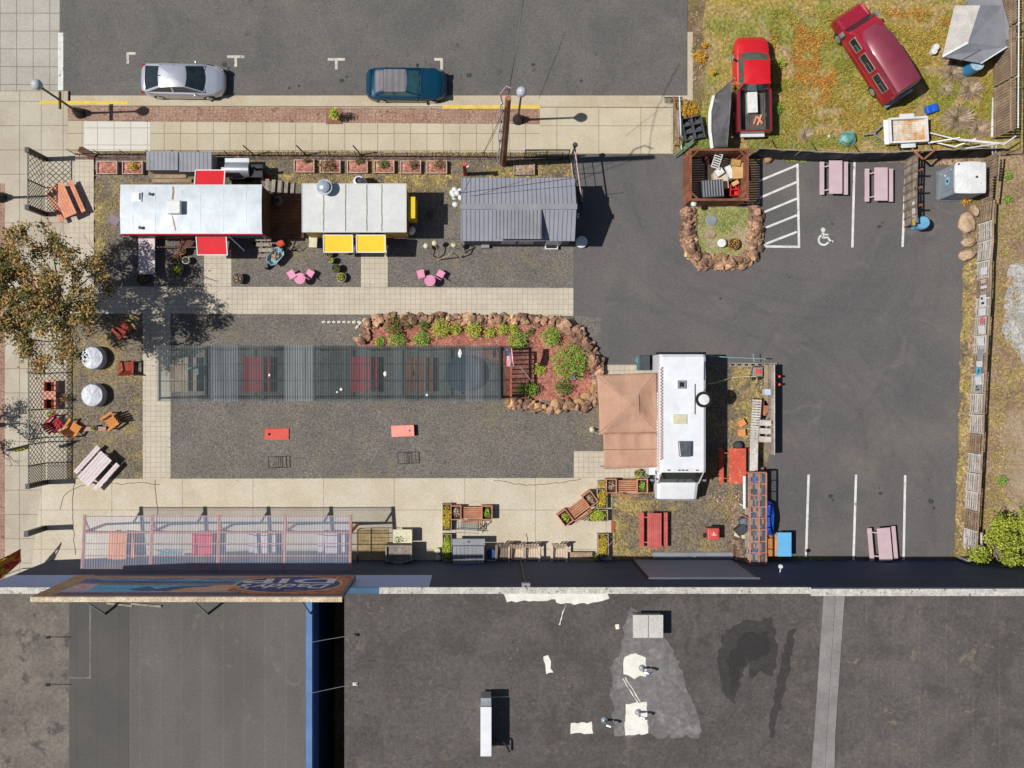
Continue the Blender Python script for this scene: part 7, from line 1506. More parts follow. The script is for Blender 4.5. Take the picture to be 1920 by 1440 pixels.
bistro_chair(789, 513, 12, 'pink bistro chair left of the pink table near the ball sculpture'); bistro_table(806, 526, 'round pink bistro table below the ball sculpture'); bistro_chair(826, 514, -30, 'pink bistro chair right of the pink table near the ball sculpture')
# driftwood sculptures with balls
ds = thing('driftwood_sculpture', 'bent driftwood hoops with three cream balls left of the cabin front', 'sculpture', tuple(W(835, 468)[:2]) + (0,)); o_ = ds.location
def rp(px, py, z_): p = W(px, py, z_); return (p.x - o_.x, p.y - o_.y, z_)
mb = MB(); mb.tube([rp(802, 462, .6), rp(806, 478, .3), rp(820, 486, .05)], .03, 7); mb.tube([rp(817, 460, .8), rp(822, 474, .5), rp(821, 487, .05)], .035, 7); mb.tube([rp(821, 487, .1), rp(840, 480, .8), rp(853, 466, 1.1), rp(868, 462, .9), rp(872, 475, .5), rp(860, 482, .3), rp(850, 474, .8)], .035, 7); mb.tube([rp(838, 465, .6), rp(850, 455, 1.2), rp(864, 458, 1.2), rp(873, 470, .5)], .03, 7)
mb.build('hoops', mat('driftwood', A(176, 156, 132), A(140, 118, 96), 2, fine=(10, .2)), ds, smooth=True)
for px, py, z_ in ((799, 461, .7), (815, 456, .9), (851, 459, 1.0)): MB().blob(rp(px, py, z_), (.16, .16, .16), 3, .03).build('ball', M['cream'], ds, smooth=True)
# cornhole boards and wire racks
def corn(px, py, ang, label, m, side):
    v = W(px, py, .2); v.z = 0; t = thing('cornhole_board', label, 'game board', v, R(ang), 'cornhole boards'); L_, w_ = 1.28, .62
    s = side; z0_, z1_ = (.08, .34); mb = MB()
    mb.add([(-L_ / 2, -w_ / 2, z0_), (L_ / 2, -w_ / 2, z1_), (L_ / 2, w_ / 2, z1_), (-L_ / 2, w_ / 2, z0_), (-L_ / 2, -w_ / 2, 0.01), (L_ / 2, -w_ / 2, z1_ - .09), (L_ / 2, w_ / 2, z1_ - .09), (-L_ / 2, w_ / 2, 0.01)], [(0, 1, 2, 3), (7, 6, 5, 4), (0, 4, 5, 1), (1, 5, 6, 2), (2, 6, 7, 3), (3, 7, 4, 0)])
    mb.build('board', m, t); MB().at(L_ * .31, 0, .295, ry=-math.atan2(.26, L_)).lathe([(.01, 0), (.075, 0), (.075, .006), (.01, .006)], 20).build('hole', M['black'], t)
    for y in (-w_ / 2 + .04, w_ / 2 - .04): MB().box(L_ / 2 - .08, L_ / 2 - .03, y - .03, y + .03, 0, .28).build('leg', M['wood_red'], t)
corn(519, 814, 180, 'coral cornhole board on the gravel nearer the tree', mat('coral_paint', A(246, 108, 92), A(240, 100, 84), 1), 1)
corn(755, 808, 3, 'faded pink cornhole board on the gravel nearer the canopy', mat('faded_pink_paint', A(252, 160, 146), A(246, 148, 134), 1), 1)
rk = mat('grey_brown_wire', A(70, 66, 66), None, 2)
for x, y, lab in ((524, 866, 'thin dark wire rack on the gravel below the coral board'), (766, 858, 'thin dark wire rack on the gravel below the faded pink board')):
    mb = MB()
    for k in (-.6, -.2, -.1, .0, .25, .42, .6): mb.tube([(k, -.31, .25 if abs(k) < .5 else .03), (k, .31, .25 if abs(k) < .5 else .03)], .014, 5)
    for yy in (-.31, .31): mb.tube([(-.62, yy, .03), (-.2, yy, .25), (.25, yy, .25), (.62, yy, .03)], .012, 5)
    solo(mb, 'wire_rack', rk, lab, 'rack', W(x, y), R(2), 'wire racks')
# covered round grills / seats under the tree
for x, y, lab in ((173, 671, 'upper round fire pit under a silvery cover in the tree shade'), (173, 741, 'lower round fire pit under a pale silver cover on the gravel')):
    v = W(x, y, .6); v.z = 0; t = thing('covered_fire_pit', lab, 'fire pit', v, 0, 'covered round fire pits'); rnd = random.Random(x + y)
    prof = [(.60, .03), (.66, .1), (.64, .55), (.58, .64), (.3, .68), (.01, .70)]; mb = MB(); mb.lathe(prof, 36, cap=False)
    mb.v = [(a * (1 + .05 * noise.noise(Vector((a * 4, b * 4, c * 3 + y)))), b * (1 + .05 * noise.noise(Vector((a * 4, b * 4, c * 3 + 9)))), c + .03 * noise.noise(Vector((a * 6, b * 6, y)))) for a, b, c in mb.v]
    mb.build('cover', mat('silver_vinyl_cover', A(206, 208, 216), A(184, 188, 200), 1.5, rough=.4, bump=(3, .8, .05)) if 'silver_vinyl_cover' not in bpy.data.materials else bpy.data.materials['silver_vinyl_cover'], t, smooth=True)
    MB().lathe([(.5, 0), (.5, .05)], 24).build('base_ring', M['black'], t)
# adirondack chairs
def adiron(px, py, ang, label, m, back_flat=False, src=None):
    v = W(px, py, .4); v.z = 0
    if src: return dup(src, v, R(ang), label)
    t = thing('adirondack_chair', label, 'chair', v, R(ang), 'slatted garden armchairs')
    for i in range(5): MB().beam((-.25 + i * .125, .28, .36), (-.25 + i * .125, -.22, .28), .11, .02).build('seat_slat', m, t)
    for i in range(5): h_ = .92 + .08 * (1 - abs(i - 2) / 2); MB().beam((-.22 + i * .11, -.2, .26), (-.29 + i * .145, -.50, h_), .11, .02).build('back_slat', m, t)
    for s in (-1, 1): MB().box(s * .36 - .06, s * .36 + .06, -.38, .36, .55, .575).build('armrest', m, t); MB().box(s * .33 - .02, s * .33 + .02, .24, .32, 0, .55).box(s * .33 - .02, s * .33 + .02, -.42, -.34, 0, .55).build('leg', m, t)
    return t
redw = mat('red_brown_stained_wood', A(176, 74, 52), A(150, 56, 40), 1.4, fine=(9, .15)); orw = mat('amber_stained_wood', A(226, 154, 82), A(206, 130, 62), 1.4, fine=(9, .12)); crw = mat('crimson_plastic', A(190, 40, 62), A(170, 30, 50), 1.4)
adiron(229, 618, 40, 'red brown slatted armchair turned diagonally in the tree shade', redw); adiron(238, 688, 0, 'red brown slatted armchair squarely right of the upper fire pit', redw); adiron(78, 530, 20, 'red armchair hidden under the big tree crown', redw)
adiron(104, 794, -50, 'crimson garden armchair between lattice and the amber armchair', crw); adiron(137, 802, -35, 'amber wooden armchair beside the crimson one', orw); adiron(207, 790, 125, 'amber wooden armchair facing the plank on the weedy gravel', orw)
solo(MB().box(-.62, .62, -.12, .12, .28, .32).box(-.55, -.45, -.1, .1, 0, .28).box(.45, .55, -.1, .1, 0, .28), 'plank_bench', mat('brick_pink_plank', A(190, 150, 136), None, 2), 'low pinkish plank bench between the two amber armchairs', 'bench', tuple(W(178, 804, .3)[:2]) + (0,))
terr = mat('terracotta_painted_wood', A(240, 170, 146), A(224, 150, 126), 1.4, fine=(9, .08))
t = thing('planter_bench', 'terracotta pink bench with two dark square planters under the lattice', 'planter bench', tuple(W(92, 741, .5)[:2]) + (0,), R(90), 'wooden benches with planter ends')
for c in (-.48, .48): MB().box(c - .32, c + .32, -.36, -.28, 0, .5).box(c - .32, c + .32, .28, .36, 0, .5).box(c - .32, c - .25, -.28, .28, 0, .5).box(c + .25, c + .32, -.28, .28, 0, .5).build('planter_end', terr, t); MB().box(c - .25, c + .25, -.28, .28, .1, .14).build('soil', mat('brown_soil', A(110, 56, 44), None, 3) if 'brown_soil' not in bpy.data.materials else bpy.data.materials['brown_soil'], t)
MB().box(-.16, .16, -.36, .36, .44, .5).build('seat', terr, t)
shrub(120, 748, 9, .7, M['lf_tree'], 'bronze green bush right of the terracotta planter bench', 321, n=150)
shrub(92, 777, 8, .4, M['lf_lime'], 'low plants at the foot of the terracotta planter bench', 322, n=90)
# half round hanging sign
hs = thing('half_round_sign', 'half round dark green sign with yellow lettering beside the lattice', 'sign', tuple(W(37, 838, 2.3)[:2]) + (0,), R(14)); mb = MB()
pts_ = [(-.55 + 0, 0)] + [(-.55 * math.cos(math.pi * i / 16), .42 * math.sin(math.pi * i / 16)) for i in range(17)]
n = len(pts_); mb.add([(x, -.02 - .5 * z_, 2.5 - z_ * .9) for x, z_ in pts_] + [(x, .02 - .5 * z_, 2.5 - z_ * .9) for x, z_ in pts_], [tuple(range(n)), tuple(range(n, 2 * n))[::-1]] + [(i, n + i, n + (i + 1) % n, (i + 1) % n) for i in range(n)])
mb.build('board', mat('dark_green_board', A(96, 104, 60), A(70, 84, 56), 2), hs)
mb = MB()
for i, x in enumerate((-.3, -.12, .06, .24)): mb.add([(x - .06, -.06 - .05, 2.42), (x + .06, -.06 - .05, 2.44), (x + .05, -.22, 2.22 + .01 * i), (x - .05, -.2, 2.2)], [(0, 1, 2, 3), (3, 2, 1, 0)])
for v_ in range(len(mb.v)): mb.v[v_] = (mb.v[v_][0], mb.v[v_][1], mb.v[v_][2] + .06)
mb.build('lettering', mat('yellow_lettering', A(226, 214, 60), None, 2), hs); MB().tube([(.55, 0, 0), (.55, 0, 2.6), (-.6, 0, 2.6)], .03).build('bracket', M['black'], hs)
# feather flag
ff = thing('feather_flag', 'red and yellow flame patterned banner on a white pole at the lower left', 'banner', W(42, 1066)); o_ = ff.location
MB().tube([(0, 0, 0), (-.05, .02, 2.2)], .03).build('pole', M['white_metal'], ff)
flm = mat('flame_print', A(240, 176, 40), A(220, 60, 40), 2.4, fine=(7, .3), c3=A(160, 30, 40), sc3=2.2, t3=(.56, .64), t1=(.45, .55))
def fpp(px, py, z_): p = W(px, py, z_); return Vector((p.x - o_.x, p.y - o_.y, z_))
a0_, a1_, b0_, b1_ = fpp(39, 1030, 2.0), fpp(-40, 1072, 3.6), fpp(42, 1052, 1.3), fpp(-42, 1120, 2.6)
MB().grid(lambda u, v: tuple(a0_.lerp(a1_, u).lerp(b0_.lerp(b1_, u), v) + Vector((0, 0, .12 * math.sin(u * 8 + v * 2)))), 20, 6).build('cloth', flm, ff, smooth=True, solid=.01)
MB().tube([a0_, a0_.lerp(a1_, .5) + Vector((0, 0, .08)), a1_], .03).build('spar', M['black'], ff)
# weathered crate planter and resin chairs by the wall
t = thing('barn_wood_planter', 'tall grey barn wood planter box with a rusty corner by the clear pergola', 'planter', tuple(W(748, 1040, .9)[:2]) + (0,))
bw = mat('barn_wood', A(150, 140, 132), A(118, 108, 102), 2, fine=(9, .25), wave=('Z', 3, .25))
mb = MB(); P_ = [(-.72, .55), (.72, .55), (.72, -.30), (.0, -.48), (-.72, -.30)]; Pi = [(x * .9, y * .86) for x, y in P_]
mb.add([(x, y, 0) for x, y in P_] + [(x, y, 1.15) for x, y in P_] + [(x, y, 1.15) for x, y in Pi] + [(x, y, 1.0) for x, y in Pi], [(k, k + 5, (k + 1) % 5 + 5, (k + 1) % 5) for k in range(5)] + [(k + 5, k + 10, (k + 1) % 5 + 10, (k + 1) % 5 + 5) for k in range(5)] + [(k + 10, k + 15, (k + 1) % 5 + 15, (k + 1) % 5 + 10) for k in range(5)])
mb.build('box', M['wood_grey'], t); MB().prism(Pi, .96, 1.0).build('lid', bw, t); MB().box(-.06, .08, -.52, -.47, 0, 1.17).build('corner_post', M['orangered'], t)
shrub(746, 1012, 6, 1.5, M['lf_dark'], 'small dark plant on top of the barn wood planter', 330, 'small_plant', n=70, stem=True, cat='plant')
solo(MB().box(-.5, .5, -.35, .35, .7, .74).box(.50, .55, -.35, .35, 0, .8).box(-.5, .5, .35, .4, .66, .78), 'white_counter', M['cream'], 'pale counter board with dark edge behind the barn wood planter', 'counter', tuple(W(754, 1006, .7)[:2]) + (0,))
bam = mat('bamboo_screen', A(206, 182, 132), A(180, 152, 104), 2, fine=(6, .1), wave=('X', 4, .3))
t = thing('bamboo_mat', 'yellow reed mat lying under the black rail frame beside the clear pergola', 'reed mat', tuple(W(697, 1020)[:2]) + (.03,)); MB().box(-.85, .95, -.85, .85, 0, .02).build('mat', bam, t)
t = thing('handrail', 'black steel rail frame at the open end of the clear pergola', 'rail', tuple(W(673, 1025, .5)[:2]) + (0,))
MB().tube([(0, -.9, 0), (0, -.9, 1.0), (0, .95, 1.0), (0, .95, 0)], .03).tube([(0, .95, 1.0), (1.6, .95, 1.0)], .02).tube([(0, -.2, 1.0), (1.3, -.2, 1.0)], .012).tube([(0, .4, 1.0), (1.4, .4, 1.0)], .012).build('frame', M['black'], t)
rc = mat('tan_resin', A(228, 206, 182), A(208, 184, 160), 1.6, rough=.6, fine=(9, .08))
RC = adiron(969, 1039, 180, 'tan resin armchair second in the row right of the storage box', rc); adiron(997, 1038, 180, 'tan resin armchair third in the row right of the storage box', None, src=RC); adiron(1048, 1038, 180, 'tan resin armchair standing apart near the wooden chest', None, src=RC)
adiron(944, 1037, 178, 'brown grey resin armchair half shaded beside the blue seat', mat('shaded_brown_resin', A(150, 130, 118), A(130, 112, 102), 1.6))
t = thing('resin_chair', 'pale resin chair with a round blue seat beside the storage box', 'chair', tuple(W(921, 1038, .4)[:2]) + (0,)); MB().lathe([(.02, .44), (.26, .44), (.28, .40), (.28, .36)], 24).build('seat', mat('deep_blue_plastic', A(50, 90, 150), None, 2), t, smooth=True)
MB().tube([(-.3, .25, .5), (-.3, -.2, .5), (-.24, -.35, .7), (.24, -.35, .7), (.3, -.2, .5), (.3, .25, .5)], .035).build('backrest', M['plastic_grey_f'], t)
for a in (-.27, .27):
    for b_ in (-.22, .24): MB().box(a - .025, a + .025, b_ - .025, b_ + .025, 0, .48).build('leg', M['plastic_grey_f'], t)
t = thing('wooden_chest', 'pale wooden bench chest by the wall below the drive', 'chest', tuple(W(1090, 1049, .5)[:2]) + (0,)); MB().box(-.68, .68, -.42, .0, 0, .5).build('chest', M['wood_grey'], t); MB().box(-.72, .62, .1, .38, .3, .36).box(-.66, -.6, .1, .3, 0, .3).box(.5, .56, .1, .3, 0, .3).build('seat_board', M['wood_tan'], t); MB().box(-.70, .70, -.46, .02, .5, .54).build('lid', M['wood_tan'], t)
for o_c in [o for o in col.objects if o.name.startswith('adirondack_chair') and o.location.y < -9]: o_c.scale = (1.12, 1.2, 1.0)
# enclosure with junk
en = thing('slatted_enclosure', 'open topped brown slatted wood enclosure at the head of the lava rock horseshoe', 'enclosure', (12.7, 11.3, 0)); x0, x1, y0, y1 = -1.48, 1.6, -1.35, 1.35
for side in range(4):
    if side == 0: n_ = 20; f = lambda i: (x0, y0 + (y1 - y0) * (i + .5) / n_)
    elif side == 1: n_ = 20; f = lambda i: (x1, y0 + (y1 - y0) * (i + .5) / n_)
    elif side == 2: n_ = 22; f = lambda i: (x0 + (x1 - x0) * (i + .5) / n_, y0)
    else: n_ = 22; f = lambda i: (x0 + (x1 - x0) * (i + .5) / n_, y1)
    mb = MB()
    for i in range(n_):
        x, y = f(i); mb.box(x - (.012 if side < 2 else .052), x + (.012 if side < 2 else .052), y - (.050 if side < 2 else .012), y + (.050 if side < 2 else .012), .05, 1.9)
    mb.build('slat_wall', M['wood_brown'], en)
rw = mat('rust_red_rail', A(150, 92, 70), A(128, 74, 54), 2, fine=(9, .15))
MB().box(x0 - .06, x1 + .06, y0 - .06, y0 + .06, 1.9, 1.98).build('top_rail', rw, en); MB().box(x0 - .06, x1 + .06, y1 - .06, y1 + .06, 1.9, 1.98).build('top_rail', rw, en); MB().box(x0 - .06, x0 + .06, y0 + .06, y1 - .06, 1.9, 1.98).build('top_rail', rw, en); MB().box(x1 - .06, x1 + .06, y0 + .06, y1 - .06, 1.9, 1.98).build('top_rail', rw, en)
for sx in (x0, x1):
    for sy in (y0, y1): MB().box(sx - .05 + (.07 if sx < 0 else -.07), sx + .05 + (.07 if sx < 0 else -.07), sy - .05 + (.07 if sy < 0 else -.07), sy + .05 + (.07 if sy < 0 else -.07), 0, 1.9).build('post', rw, en); MB().beam((sx, sy + (.45 if sy < 0 else -.45), 1.92), (sx + (.45 if sx < 0 else -.45), sy, 1.92), .07).build('corner_brace', rw, en)
sheet('enclosure_floor', [(1282, 288), (1400, 288), (1400, 384), (1282, 384)], 7, mat('dark_floor', A(90, 76, 66), A(70, 58, 52), 1, co='W'))
cb_ = mat('cardboard', A(222, 186, 126), A(206, 168, 110), 2, fine=(6, .08)); cbp = mat('pale_cardboard', A(224, 206, 176), None, 2)
def atp(px, py, z_, z0_=None): p = W(px, py, z_); return (p.x, p.y, z_ if z0_ is None else z0_)
def cbox_(px, py, z_, sx, sy, sz, ang, m, lab, name='cardboard_box', cat='box'): return solo(MB().box(-sx / 2, sx / 2, -sy / 2, sy / 2, 0, sz).box(-sx / 2, sx / 2, -.01, .01, sz, sz + .006), name, m, lab, cat, atp(px, py, z_ + sz), R(ang)) if False else solo(MB().box(-sx / 2, sx / 2, -sy / 2, sy / 2, -sz, 0), name, m, lab, cat, atp(px, py, z_), R(ang))
cbox_(1352, 338, .50, .8, .9, .48, 4, cbp, 'pale flattened carton at the bottom of the heap in the enclosure'); cbox_(1384, 320, 1.0, .62, .85, .95, 3, cb_, 'large open brown carton in the upper right of the enclosure'); cbox_(1380, 305, 1.15, .5, .35, .12, -8, mat('cardboard_dark', A(200, 156, 92), None, 2), 'darker brown carton flap on top of the large carton'); cbox_(1369, 322, .9, .3, .7, .2, 25, M['white_pl'], 'white sheet leaning beside the large carton')
cbox_(1349, 322, .75, .45, .38, .24, 35, M['white_pl'], 'white foam box on the heap in the enclosure', 'foam_box'); cbox_(1369, 331, .72, .2, .3, .1, 10, M['bluetarp'], 'crumpled blue bag beside the red crate', 'plastic_bag', 'bag')
cbox_(1379, 343, .8, .38, .22, .1, 30, cb_, 'folded brown carton lying on the red crates')
def crate(px, py, lab, m, sx=.46, sy=.3, z_=.5, rz_a=0):
    t = thing('crate', lab, 'crate', atp(px, py, z_, 0.03), R(rz_a), 'plastic crates'); a, b = sx / 2, sy / 2
    MB().box(-a, a, -b, -b + .025, 0, z_).box(-a, a, b - .025, b, 0, z_).box(-a, -a + .025, -b + .025, b - .025, 0, z_).box(a - .025, a, -b + .025, b - .025, 0, z_).build('crate_side', m, t); MB().box(-a + .03, a - .03, -b + .03, b - .03, .02, .05).build('crate_floor', m, t); return t
rcr = mat('red_crate_plastic', A(226, 60, 56), None, 2); crate(1378, 350, 'upper red crate with cardboard in the enclosure', rcr, z_=.55); crate(1378, 361, 'lower red crate in the enclosure', rcr, .5, .34, .5)
solo(MB().box(-.58, .58, -.46, .46, 1.02, 1.06).box(-.6, .6, -.48, .48, 0, 1.0), 'dumpster', M['char'], 'dark grey ribbed bin with lid in the lower left of the enclosure', 'bin', atp(1337, 353, 1.1, .03), R(4)); rb_x = MB()
for i in range(8): rb_x.box(-.56 + i * .15, -.5 + i * .15, -.45, .45, 0, .03)
solo(rb_x, 'bin_lid', M['plastic_grey_f'], 'ribbed grey lid lying on the dark bin in the enclosure', 'lid', atp(1337, 353, 1.1, 1.095), R(4))
mb = MB()
for i in range(7): mb.box(-.2, .2, i * .13, i * .13 + .05, .0, .02)
mb.tube([(-.2, 0, 0), (-.2, .9, 0)], .02).tube([(.2, 0, 0), (.2, .9, 0)], .02); solo(mb, 'deck_chair', M['white_pl'], 'folded white slatted deck chair leaning in the enclosure', 'chair', atp(1340, 315, 1.0), R(-18))
solo(MB().blob((0, 0, .2), (.25, .2, .2), 2, .5), 'scrap_bundle', mat('dark_red_scrap', A(110, 44, 40), A(60, 40, 36), 6), 'dark red scrap bundle in the upper left of the enclosure', 'scrap', atp(1325, 300, .3, .03))
solo(MB().lathe([(.14, 1.3), (.14, 1.5), (.05, 1.56)], 14).box(-.02, .02, .0, .12, 1.3, 1.4), 'wall_light', M['white_metal'], 'small white lamp on the lower wall of the enclosure', 'lamp', (11.2 + .3, 9.82, 0))
# black crates, tarp, posts right top
t = thing('crate_stack', 'black honeycomb crates below the golden bush at the street end', 'crates', tuple(W(1300, 240, .5)[:2]) + (0,), R(12)); bk_ = mat('charcoal_crate', A(96, 98, 106), A(70, 72, 80), 2)
for i in range(2):
    for j in range(3): x, y = -.28 + i * .56, -.42 + j * .42; MB().box(x - .27, x + .27, y - .2, y - .16, 0, .55).box(x - .27, x + .27, y + .16, y + .2, 0, .55).box(x - .27, x - .23, y - .16, y + .16, 0, .55).box(x + .23, x + .27, y - .16, y + .16, 0, .55).box(x - .2, x + .2, y - .12, y + .0, .3, .34).build('crate', bk_, t)
tp_ = thing('tarp_cover', 'grey tarpaulin with white edge draped over a rack beside the red pickup', 'tarp', tuple(W(1352, 215, .8)[:2]) + (0,)); o_ = tp_.location
L1, L2 = [(1372, 150), (1371, 190), (1368, 230), (1364, 276)], [(1341, 178), (1334, 210), (1334, 245), (1338, 277)]
def tarpf(u, v):
    k = min(int(v * 3), 2); f = v * 3 - k; a = Vector(L2[k]).lerp(Vector(L2[k + 1]), f); b = Vector(L1[k]).lerp(Vector(L1[k + 1]), f); p = a.lerp(b, u); z_ = .35 + 1.25 * u + .06 * math.sin(v * 14 + u * 3); q = W(p.x, p.y, z_); return (q.x - o_.x, q.y - o_.y, z_)
MB().grid(tarpf, 10, 24).build('tarp', mat('grey_tarpaulin', A(104, 102, 106), A(84, 82, 86), 1.2, rough=.6, bump=(3, .8, .06), c3=A(130, 126, 126), sc3=2, t3=(.58, .7)), tp_, smooth=True, solid=.01)
eb = MB()
for k in range(18): a, b = tarpf(0, k / 18), tarpf(0, (k + 1) / 18); eb.quad((a[0] - .14, a[1], a[2] - .2), (b[0] - .14, b[1], b[2] - .2), b, a)
eb.build('white_edge', M['white_pl'], tp_, solid=.01)
for x, y in ((1345, 190), (1345, 270), (1366, 160), (1362, 268)): p = W(x, y); MB().box(p.x - o_.x - .03, p.x - o_.x + .03, p.y - o_.y - .03, p.y - o_.y + .03, 0, .7 if x < 1350 else 1.3).build('rack_leg', M['wood_grey'], tp_)
t = thing('gate_rack', 'rusty leaning gate frame with white pole at the end of the sidewalk', 'gate', tuple(W(1268, 230)[:2]) + (0,))
rs = mat('rusty_frame', A(180, 120, 96), A(150, 96, 74), 2); MB().tube([(-.3, 1.2, .9), (-.1, -1.3, .9)], .035).tube([(-.3, 1.2, 0), (-.3, 1.2, .9)], .03).tube([(-.1, -1.3, 0), (-.1, -1.3, .9)], .03).tube([(-.2, 1.1, .3), (.1, -1.2, .3)], .03).build('frame', rs, t); MB().tube([(-.1, 1.1, 1.4), (.25, -1.6, .2)], .035).build('white_pole', M['white_metal'], t); MB().box(-.1, .12, -.9, .6, .3, .34).build('board', M['wood_grey'], t)
solo(MB().beam((-.5, -.4, .1), (.5, .4, .6), .08).beam((-.45, -.5, .1), (.5, .25, .5), .06), 'green_board', mat('dull_green_board', A(110, 130, 110), None, 2), 'dull green boards leaning near the head of the enclosure', 'board', tuple(W(1280, 280)[:2]) + (0,))
mb = MB(); mb.box(-.5, .5, -.2, -.16, .0, .04).box(-.5, .5, .16, .2, 0, .04)
for i in range(14): mb.box(-.48 + i * .073, -.46 + i * .073, -.16, .16, 0, .03)
solo(mb, 'storm_drain', M['black'], 'black storm drain grate in the gutter at the street end', 'drain', tuple(W(1263, 188)[:2]) + (road_z + .014,))
# lot junk
t = thing('barrel', 'tall sky blue barrel with pale lid beside the grey shed', 'barrel', tuple(W(1811, 134)[:2]) + (0,), 0, None); MB().lathe([(.34, 0), (.36, .2), (.36, .95), (.33, 1.3)], 26).build('barrel', mat('sky_blue_plastic', A(70, 150, 200), A(60, 136, 188), 2, rough=.4), t, smooth=True); MB().lathe([(.01, 1.33), (.35, 1.33), (.36, 1.27), (.34, 1.26)], 26).build('lid', mat('speckled_lid', A(190, 214, 224), A(150, 180, 196), 5, fine=(20, .2)), t)
solo(MB().box(-.34, .34, -.22, .22, 0, .32), 'blue_bin', M['bluetarp'], 'bright blue plastic bin lying in the weeds below the maroon van', 'bin', tuple(W(1747, 204, .2)[:2]) + (0,), R(18), bevel=.06)
solo(MB().blob((0, 0, .22), (.46, .40, .3), 3, .35, seed=4), 'covered_bundle', mat('teal_wrap', A(90, 150, 140), A(150, 190, 182), 3, rough=.4, c3=A(150, 130, 104), sc3=1.5, t3=(.55, .65), bump=(4, 1, .06)), 'teal wrapped round bundle beside the black fence', 'bundle', tuple(W(1587, 262)[:2]) + (0,))
for x, y, lab in ((1750, 92, 'upper white can beside the grey shed'), (1746, 100, 'lower white can beside the grey shed')): solo(MB().lathe([(.16, 0), (.17, .4), (.01, .42)], 16), 'paint_can', M['white_pl'], lab, 'can', W(x, y))
solo(MB().blob((0, 0, .05), (.12, .1, .06), 1, .4), 'litter', M['white_pl'], 'scrap of white litter left of the teal bundle', 'litter', W(1554, 256))
sd = thing('garden_shed', 'small grey metal shed with gabled roof in the top right corner', 'shed', tuple(W(1800, 80)[:2]) + (0,), 0); o_ = sd.location
def sp(px, py, z_): p = W(px, py, z_); return (p.x - o_.x, p.y - o_.y, z_)
mb = MB(); mb.prism([sp(1765, 112, 0)[:2], sp(1838, 118, 0)[:2], sp(1868, 85, 0)[:2], sp(1850, 20, 0)[:2], sp(1790, 20, 0)[:2]], 0, 1.6); mb.build('wall', M['plastic_grey_f'], sd)
mb = MB(); A1, A2_, A3, A4, A5 = sp(1767, 106, 1.75), sp(1815, 80, 2.1), sp(1838, 10, 2.1), sp(1790, 10, 1.7), sp(1839, 119, 1.65); A6 = sp(1888, 88, 1.65); A7 = sp(1880, 10, 1.65)
MB().add([A1, A2_, A3, A4], [(0, 1, 2, 3)]).build('roof', mat('pale_shed_roof', A(206, 200, 192), None, 2), sd, solid=.04)
MB().add([A1, A5, A6, A2_], [(0, 1, 2, 3)]).build('roof', M['plastic_grey_f'], sd, solid=.04); MB().add([A2_, A6, A7, A3], [(0, 1, 2, 3)]).build('roof', M['plastic_grey_f'], sd, solid=.04)
MB().beam(A5, A6, .06, .08).beam(A1, A2_, .10, .05).build('roof_trim', M['white_metal'], sd)
MB().beam(sp(1800, 115, 1.72), sp(1838, 92, 1.9), .02, .03).build('roof_seam', M['char'], sd)
# stuff behind the step van
bw_ = thing('block_edging', 'low wall of grey hollow blocks across the top of the yard behind the step van', 'block wall', tuple(W(1405, 684)[:2]) + (0,)); mb = MB()
for i in range(7): mb.box(-1.15 + i * .38, -.79 + i * .38, -.10, .10, 0, .19)
mb.build('blocks', M['wood_grey'], bw_); mb = MB()
for i in range(7): mb.box(-1.08 + i * .38, -.88 + i * .38, -.05, .05, .19, .194)
mb.build('block_hollow', M['black'], bw_)
pw = thing('pallet_wall', 'grey pallet and board wall facing the lot behind the step van', 'fence', (0, 0, 0)); A_ = W(1441, 684); B_ = W(1441, 850)
mb = MB()
for i in range(6): mb.box(A_.x - .16, A_.x - .02, B_.y + i * .83, B_.y + i * .83 + .8, .0 , 1.1)
mb.build('board_panel', M['wood_grey'], pw); MB().box(A_.x - .02, A_.x + .02, B_.y, A_.y, .1, 1.15).build('outer_board', M['wood_greylt'], pw); MB().box(A_.x - .4, A_.x - .18, W(0, 760).y, A_.y, .5, .54).build('shelf', M['wood_tan'], pw)
for y, lab in ((706, 'upper'), (721, 'lower')):
    p = W(1459, y, .45); solo(MB().lathe([(.16, 0), (.12, .05), (.04, .1), (.07, .7), (.01, .72)], 14), 'traffic_cone', mat('orange_cone', A(240, 96, 64), None, 3) if 'orange_cone' not in bpy.data.materials else bpy.data.materials['orange_cone'], '%s of two orange cones outside the pallet wall' % lab, 'cone', (p.x, p.y, .02), 0, 'orange cones')
def pal(px, py, w_, l_, z_, ang, lab, tilt=0, ns=7):
    v = W(px, py, z_); v.z = 0; t = thing('pallet', lab, 'pallet', v, R(ang), 'pallets behind the step van')
    for x in (-w_ / 2, 0, w_ / 2 - .05): MB().box(x, x + .05, -l_ / 2, l_ / 2, z_ - .12, z_ - .02).build('stringer', M['wood_grey'], t)
    for i in range(ns): y = -l_ / 2 + i * l_ / ns; MB().box(-w_ / 2, w_ / 2, y, y + l_ / ns * .68, z_ - .02, z_).build('slat', M['wood_greylt'], t)
    for x in (-w_ / 2 + .03, w_ / 2 - .03): MB().box(x - .03, x + .03, -l_ / 2, -l_ / 2 + .06, 0, z_ - .12).box(x - .03, x + .03, l_ / 2 - .06, l_ / 2, 0, z_ - .12).build('leg', M['wood_grey'], t)
pal(1417, 787, .5, 2.3, .9, -4, 'long narrow pallet shelf nearest the tan boxes', ns=16); pal(1436, 806, .72, 1.35, 1.1, -2, 'grey pallet table against the pallet wall', ns=3)
solo(MB().lathe([(.15, 0), (.2, .1), (.2, .2)], 12), 'tub', M['wood_brown'], 'brown oval tub between the pallet shelf and the wall', 'tub', tuple(W(1433, 765, .5)[:2]) + (.3,)).scale = (1.1, 2.2, 1.2)
